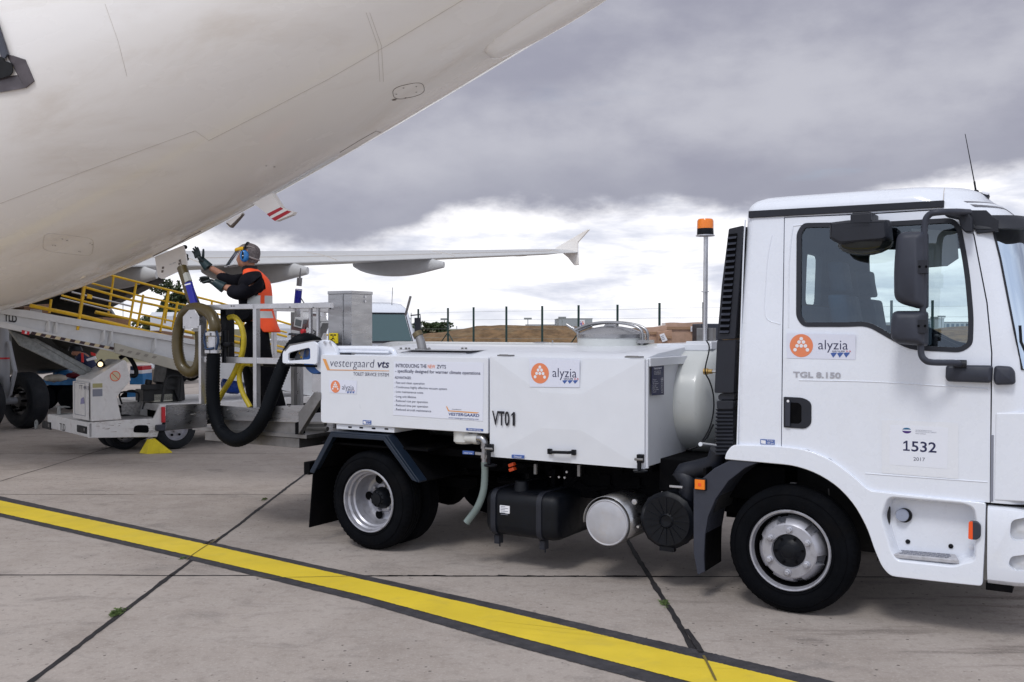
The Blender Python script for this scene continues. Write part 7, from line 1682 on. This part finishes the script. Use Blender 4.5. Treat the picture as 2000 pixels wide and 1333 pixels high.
# ---- earth mound
SOIL = mat('soil', (.165, .098, .045), .9, var=.35, vs=2.2, bump=.25, bs=1.6, dirt=(.25, .19, .11), dirt_amt=.5, ds=.9)
m = MB().m(SOIL); gx_, gy_ = 140, 22; X0_, X1_ = -7., 52.
prof = [(-7, .8), (-5.5, 1.2), (-4.6, 1.45), (-3, 1.62), (-1.8, 1.90), (.5, 1.90), (3, 1.82), (5, 1.74), (9, 1.75), (16, 1.6), (26, 1.8), (38, 1.4), (52, .2)]
for j in range(gy_ + 1):
    for i in range(gx_ + 1):
        x = X0_ + (X1_ - X0_) * i / gx_; t = j / gy_; h_ = interp(x, prof) * min(1, math.sin(math.pi * min(1, t * 1.15 + .02)) ** .7 if t < .85 else (1 - t) * 4)
        n_ = mnoise.fractal(Vector((x * .55, t * 7, 3)), 1., 2., 5) * .10 * (1 if 0 < t < 1 else 0); m.v.append(Vector((x, 49 + t * 12 + x * -.02, max(-.05, h_ + n_) if 0 < t < 1 else -.05)))
for j in range(gy_):
    for i in range(gx_): A_ = j * (gx_ + 1) + i; m.f.append([A_, A_ + 1, A_ + gx_ + 2, A_ + gx_ + 1]); m.mi.append(0)
tag(m.build('earth_mound', recalc=False, smooth=60), kind='structure')
# ---- fence
GREENP = mat('fence_green', (.010, .034, .030), .5)
FN = thing('fence', 'green steel post fence with thin wires in front of the earth mound', 'fence', W0)
posts = [(817, 604), (875, 602), (925, 600.5), (989, 599), (1059, 598), (1130, 596.5), (1206, 595.5), (1288, 592), (1374, 590.8), (1460, 590), (1552, 589), (1645, 588.2), (1741, 587.2), (1821, 587), (1925, 586)]
pp_ = []
for px, yt in posts:
    Z = .93 * FPX / (642 - yt); p = W0.at(px, 642, Z); pp_.append(Vector((p.x, Z, 0))); r_ = .046
    MB().m(GREENP).tube([(p.x, Z, -.1), (p.x, Z, 2.65)], r_, 8).build('fence_post', FN)
for i, s_ in ((1, -1), (1, 1), (5, -1), (12, 1)):
    p = pp_[i]; q = pp_[i].lerp(pp_[i + s_], .75); MB().m(GREENP).tube([p + Vector((0, 0, 1.55)), Vector((q.x, q.y, 0))], .025, 6).build('brace', FN)
m = MB().m(mat('wire_grey', (.30, .32, .31), .5, metal=.5))
for z in (.1, .5, .9, 1.3, 1.7, 2.1, 2.45): m.tube([p + Vector((0, 0, z)) for p in pp_], .006, 4)
m.build('wire', FN)
# ---- far buildings and masts
def building(px0, px1, ytop, Z, mt, label, dep=20., extra=None, name='warehouse'):
    a_, b_ = W0.at(px0, ytop, Z), W0.at(px1, ytop, Z); f = Frame(((a_.x + b_.x) / 2, Z, 0)); t = thing(name, label, 'building', f); w_ = (b_.x - a_.x) / 2; h_ = a_.z
    m = MB().m(mt); m.box(-w_, w_, 0, dep, -.5, h_ - .12); m.build('wall', t); m = MB().m(mat('roof_edge_grey', (.32, .33, .34), .6)); m.box(-w_ - .1, w_ + .1, -.1, dep + .1, h_ - .12, h_); m.build('roof', t)
    if extra: extra(t, w_, h_, f)
    return t
def fx1(t, w_, h_, f):
    m = MB().m(LWHT); m.box(-w_ * .05 + 1.2, w_ * .55, -.10, -.02, h_ - 2.6, h_ - .5); s_ = m.build('sign', t, smooth=0)
    a0, a1 = -w_ * .05 + 1.5, w_ * .55 - .3; k_ = a0 + (a1 - a0) * .52
    m = MB().m(mat('sign_violet', (.10, .02, .30), .5)).text('Fed', (a0, -.12, h_ - 2.1), UX, UZ, k_ - a0, 1.2, 0, .03); m.m(mat('sign_orange', (.80, .12, .02), .5)).text('Ex', (k_ + .1, -.12, h_ - 2.1), UX, UZ, a1 - k_, 1.2, 0, .03); m.build('lettering', s_, smooth=0, recalc=False)
    m = MB().m(mat('window_dark', (.05, .06, .07), .2))
    for i in range(7): m.box(-w_ + 1 + i * w_ * .25, -w_ + 1.8 + i * w_ * .25, -.05, .02, h_ - 3.6, h_ - 3.0)
    m.build('window_band', t, smooth=0)
building(1092, 1157, 622, 290, mat('far_grey_wall', (.33, .35, .37), .7, var=.08), 'far grey warehouse with a small white sign, above the earth mound', 30, fx1)
building(1028, 1094, 634, 310, mat('far_pale_wall', (.52, .55, .58), .7), 'long low pale shed left of the far grey warehouse', 20)
building(800, 815, 632, 200, mat('far_pale_wall2', (.50, .52, .55), .7), 'pale far shed behind the truck mirror', 10)
def fx2(t, w_, h_, f):
    m = MB().m(mat('far_window_blue', (.12, .17, .22), .3))
    for i in range(30): m.box(-w_ + i * w_ / 15 + .3, -w_ + (i + .8) * w_ / 15, -.06, .02, h_ * .55, h_ * .85)
    m.build('window_band', t, smooth=0)
building(1800, 2080, 629, 260, mat('terminal_wall', (.45, .48, .50), .6), 'long low terminal seen through the truck cab windows', 30, fx2, 'terminal')
building(1832, 1844, 622, 255, mat('far_pale_wall', (.5, .5, .5), .7), 'small pale tower block on the terminal roof line', 8, None, 'tower')
building(1735, 1800, 634, 280, mat('far_beige_wall', (.45, .40, .33), .7), 'low beige building left of the terminal', 20)
def mast(px, yt, Z, label, lamp=True):
    p = W0.at(px, yt, Z); f = Frame((p.x, Z, 0)); t = thing('light_mast', label, 'lamp post', f, 'far light masts')
    MB().m(GALV).tube([(0, 0, 0), (0, 0, p.z)], .0004 * Z, 6).build('pole', t)
    if lamp: MB().m(GALV).box(-.004 * Z, .004 * Z, -.1, .1, p.z - .002 * Z, p.z).build('lamp_head', t)
for px, yt, Z, lb in ((1031, 621, 200, 'thin light mast above the long low pale shed'), (868, 622, 150, 'thin light mast between the two left fence posts'), (1098, 619, 220, 'thin mast at the left corner of the grey warehouse'), (892, 637, 260, 'short mast behind the left slope of the mound'), (1825, 619, 250, 'left light mast over the terminal'), (1839, 617, 255, 'right light mast over the terminal'), (803, 611, 90, 'thin mast just right of the parked truck'), (240, 560, 60, 'thin mast seen through the yellow handrails')):
    mast(px, yt, Z, lb, px not in (803, 892, 240))
# ---- trees
LEAF = mat('leaf_green', (.045, .068, .028), .6, var=.45, vs=1.5); LEAF2 = mat('leaf_olive', (.085, .105, .045), .6, var=.4, vs=1.5); BARK = mat('bark', (.07, .055, .04), .9, var=.3)
def tree(px, Z, h, cr, label, mt, seed, nleaf=2600, ls=.16, flat=1.):
    rnd = random.Random(seed); p = W0.at(px, 642, Z); f = Frame((p.x, Z, 0)); t = thing('broadleaf_tree', label, 'tree', f)
    m = MB().m(BARK); m.tube([(0, 0, -.1), (.05, 0, h * .3), (0, .1, h * .62)], lambda q: .05 * h * (1 - q * .7) * .6, 8); cl = []
    for i in range(11):
        a_ = rnd.uniform(0, 6.28); e = Vector((math.cos(a_) * cr * rnd.uniform(.2, .75), math.sin(a_) * cr * rnd.uniform(.2, .75), h * rnd.uniform(.5, .92) if flat > .9 else h * rnd.uniform(.45, .8)))
        m.tube([(0, 0, h * rnd.uniform(.25, .5)), e * .5 + Vector((0, 0, h * .25)), e], lambda q: .022 * h * (1 - q * .8) * .5, 5, smooth=2); cl.append((e, cr * rnd.uniform(.28, .5)))
    m.build('trunk', t); m = MB().m(mt)
    for i in range(nleaf):
        c_, r_ = cl[rnd.randrange(len(cl))]; v = Vector((rnd.gauss(0, 1), rnd.gauss(0, 1), rnd.gauss(0, 1))).normalized() * r_ * rnd.uniform(.3, 1.) ** .5; v.z *= .7 * flat; o_ = c_ + v
        if mnoise.noise(o_ * 1.4) > .25: continue
        n_ = Vector((rnd.gauss(0, 1), rnd.gauss(0, 1), rnd.gauss(0, 1) + .6)).normalized(); a2 = n_.orthogonal().normalized(); b2_ = n_.cross(a2); s_ = ls * rnd.uniform(.6, 1.3); m.add([o_ - a2 * s_, o_ - b2_ * s_ * .6, o_ + a2 * s_, o_ + b2_ * s_ * .6], [(0, 1, 2, 3)])
    m.build('crown', t, smooth=0, recalc=False)
tree(350, 62, 4.9, 1.5, 'dense round green tree rising behind the yellow handrails', LEAF, 3, 5200, .11)
tree(328, 58, 3.2, 1.2, 'smaller green tree at the left foot of the dense round one', LEAF, 4, 2600, .10)
tree(842, 75, 2.5, 1.6, 'low spreading bush tree on the left end of the mound', LEAF, 5, 3200, .12, .6)
tree(283, 70, 2.6, 1.2, 'pale olive tree left of the white van', LEAF2, 8, 1800, .12)
tree(1925, 90, 3.2, 2.0, 'tree seen through the front of the cab window', LEAF, 12, 1500, .14)
# ---- things beyond the belt loader
def simple_van(px0, px1, ytop, Z, label):
    a_, b_ = W0.at(px0, ytop, Z), W0.at(px1, ytop, Z); f = Frame(((a_.x + b_.x) / 2, Z, 0), deg=6); t = thing('van', label, 'van', f); w_ = (b_.x - a_.x) / 2; h_ = a_.z
    m = MB().m(mat('van_white', (.60, .62, .66), .35, coat=.3)); m.prismx([(0, .35), (2, .35), (2, h_ - .12), (1.85, h_), (.15, h_), (0, h_ - .12)], -w_, w_ * .6); m.prism(fillet([(w_ * .6, .35), (w_ * 1.25, .35), (w_ * 1.25, 1.2), (w_ * 1.0, 1.35), (w_ * .8, h_ - .1), (w_ * .6, h_ - .05)], .08, 3), .05, 1.95); m.build('van_body', t, bevel=.05)
    m = MB().m(mat('stripe_navy', (.01, .02, .08), .4)); m.slab([(w_ * .35, -.01, .6), (w_ * .5, -.01, .6), (w_ * .85, .03, h_ - .35), (w_ * .7, .03, h_ - .3)], (0, .02, 0)); m.m(RED).slab([(w_ * .70, .03, h_ - .28), (w_ * .85, .03, h_ - .33), (w_ * .9, .03, h_ - .2), (w_ * .78, .03, h_ - .15)], (0, .02, 0)); m.build('stripe', t)
    for x in (-w_ * .6, w_ * .9):
        for y in (.1, 1.9): MB().m(RUBBER).lathe([(.15, -.1), (.31, -.1), (.33, 0), (.31, .1), (.15, .1)], (x, y, .33), n=24).build('wheel', t)
simple_van(294, 348, 610, 30, 'pale van with a navy stripe parked beyond the yellow handrails')
simple_van(535, 600, 633, 26, 'pale van parked behind the operator console')
def cart(px0, px1, ydeck, Z, label, load, group='baggage carts beyond the belt loader'):
    a_, b_ = W0.at(px0, ydeck, Z), W0.at(px1, ydeck, Z); f = Frame(((a_.x + b_.x) / 2, Z, 0)); t = thing('baggage_cart', label, 'baggage cart', f, group); w_ = (b_.x - a_.x) / 2
    m = MB().m(BLUE2); m.box(-w_, w_, 0, 1.3, a_.z - .12, a_.z); m.build('deck', t, bevel=.01); m = MB().m(BLACKM); m.box(-w_ * .6, w_ * .6, .2, 1.1, a_.z - .3, a_.z - .12); m.build('underframe', t)
    for x in (-w_ * .62, w_ * .62):
        for y in (.12, 1.2): MB().m(RUBBER).lathe([(.08, -.08), (.24, -.08), (.26, 0), (.24, .08), (.08, .08)], (x, y, .26), n=24).build('wheel', t)
    return f, a_.z, w_
f, zd, w_ = cart(70, 146, 741.5, 20.5, 'blue flat baggage cart on black wheels between the gear wheel and the loader console', 0)
def bag(nm, px, py, Z, sx, sz_, mt, label, cat='bag'):
    p = W0.at(px, py, Z); m = MB().m(mt); L = []
    for i in range(9):
        t = i / 8; k_ = math.sin(math.pi * (.08 + .84 * t)) ** .5; L.append([Vector((-sx + 2 * sx * t, math.cos(q) * .2 * k_, math.sin(q) * sz_ * k_ + mnoise.noise(Vector((t * 4, q, px))) * .03)) for q in [2 * math.pi * k / 14 for k in range(14)]])
    m.loft(L); o_ = m.build(nm, None, smooth=60); o_.location = (p.x, Z + .4, p.z); tag(o_, label, cat, 'bags beyond the belt loader'); return o_
bag('travel_bag', 108, 731, 20.6, .20, .09, BLUE2, 'bright blue bag on the blue cart'); bag('travel_bag', 130, 735, 20.6, .20, .07, mat('bag_red', (.18, .01, .02), .6), 'dark red bag on the blue cart next to the blue one')
bag('cloth_bundle', 90, 741, 19.6, .20, .08, mat('cloth_cream', (.55, .50, .42), .8, var=.2), 'cream cloth bundle at the left end of the blue cart', 'bundle')
bag('travel_bag', 440, 753, 14.6, .16, .16, mat('bag_cobalt', (.02, .07, .35), .4, var=.4, vs=15), 'shiny cobalt bag behind the thin yellow hoses')
f, zd, w_ = cart(248, 275, 765, 19, 'small blue and white cart beside the loader steering wheel', 0)
m = MB().m(BLUE2); fb = Frame((W0.at(262, 740, 19).x, 19, 0)); p, q = fb.at(249, 752, 19), fb.at(275, 731, 19); m.box(p.x, q.x, .1, .6, p.z, q.z); p, q = fb.at(249, 731, 19), fb.at(275, 724, 19); m.m(LWHT).box(p.x, q.x, .1, .6, p.z, q.z); p, q = fb.at(262, 724, 19), fb.at(274, 716, 19); m.m(RED).box(p.x, q.x, .1, .6, p.z, q.z); m.m(NAVY).box(p.x - .12, p.x, .1, .6, p.z, q.z)
o_ = m.build('crate', None, bevel=.01); o_.location = fb.o; tag(o_, 'blue, white and red crate on the small cart by the loader steering wheel', 'crate')
m = MB().m(mat('carton_pale', (.52, .42, .33), .7)); fb = Frame((W0.at(290, 740, 21).x, 21, 0)); p, q = fb.at(277, 770, 21), fb.at(306, 722, 21); m.box(p.x, q.x, 0, .6, 0, q.z); o_ = m.build('carton', None, bevel=.01); o_.location = fb.o; tag(o_, 'pale carton standing between the small cart and the driver seat', 'cardboard box')
# crouching worker by the engine
PF2 = Frame((W0.at(168, 642, 17.5).x, 17.5, 0)); W2_ = thing('person', 'person in navy, red and white workwear bending behind the belt loader', 'person', PF2)
b = lambda px, py, dz=0.: PF2.at(px, py, 17.5 + dz)
skin('body', [[(b(178, 735), .13, .12, 'h'), (b(172, 715), .14, .13), (b(162, 700), .14, .13, 'c'), (b(153, 692), .06, .06), (b(148, 688), .09, .10), (b(145, 684), .07, .08)], ['c', (b(158, 702, -.2), .06), (b(156, 716, -.2), .045), (b(148, 722, -.2), .035)], ['c', (b(160, 702, .2), .06), (b(156, 718, .2), .045), (b(148, 724, .2), .035)],
    ['h', (b(180, 748, -.1), .09), (b(172, 775, -.1), .07), (b(178, 815, -.1), .05), (b(171, 823, -.1), .04)], ['h', (b(182, 748, .1), .09), (b(180, 775, .1), .07), (b(186, 815, .1), .05), (b(179, 823, .1), .04)]], SKIN, W2_)
skin('jacket', [[(b(178, 738), .17, .16, 'h'), (b(172, 715), .18, .17), (b(161, 699), .17, .16, 'c'), (b(155, 694), .08, .08)], ['c', (b(158, 702, -.22), .08), (b(156, 716, -.22), .06), (b(151, 721, -.22), .05)], ['c', (b(160, 702, .22), .08), (b(156, 718, .22), .06), (b(151, 723, .22), .05)]], mat('jacket_navy', (.01, .018, .06), .7), W2_)
skin('trousers', [[(b(178, 735), .17, .15, 'h')], ['h', (b(180, 750, -.1), .11), (b(172, 778, -.1), .09), (b(178, 812, -.1), .07)], ['h', (b(182, 750, .1), .11), (b(180, 778, .1), .09), (b(186, 812, .1), .07)]], TROU, W2_)
m = MB().m(mat('panel_red', (.65, .03, .03), .6)); m.slab([b(*p, -.32) for p in ((158, 690), (162, 690), (163, 708), (159, 708))], (0, .02, 0)); m.slab([b(*p, -.32) for p in ((177, 688), (186, 691), (186, 696), (178, 694))], (0, .02, 0)); m.m(LWHT).slab([b(*p, -.33) for p in ((168, 702), (186, 696), (188, 702), (170, 706))], (0, .02, 0)); m.build('jacket_stripe', W2_)
m = MB().m(BLACK); m.loft([[b(147, 686) + Vector((math.cos(q) * .12 * k_, math.sin(q) * .11 * k_, z_)) for q in [2 * math.pi * i / 14 for i in range(14)]] for k_, z_ in ((1, 0), (1, .03), (.8, .08), (.3, .11))]); m.build('hair', W2_)
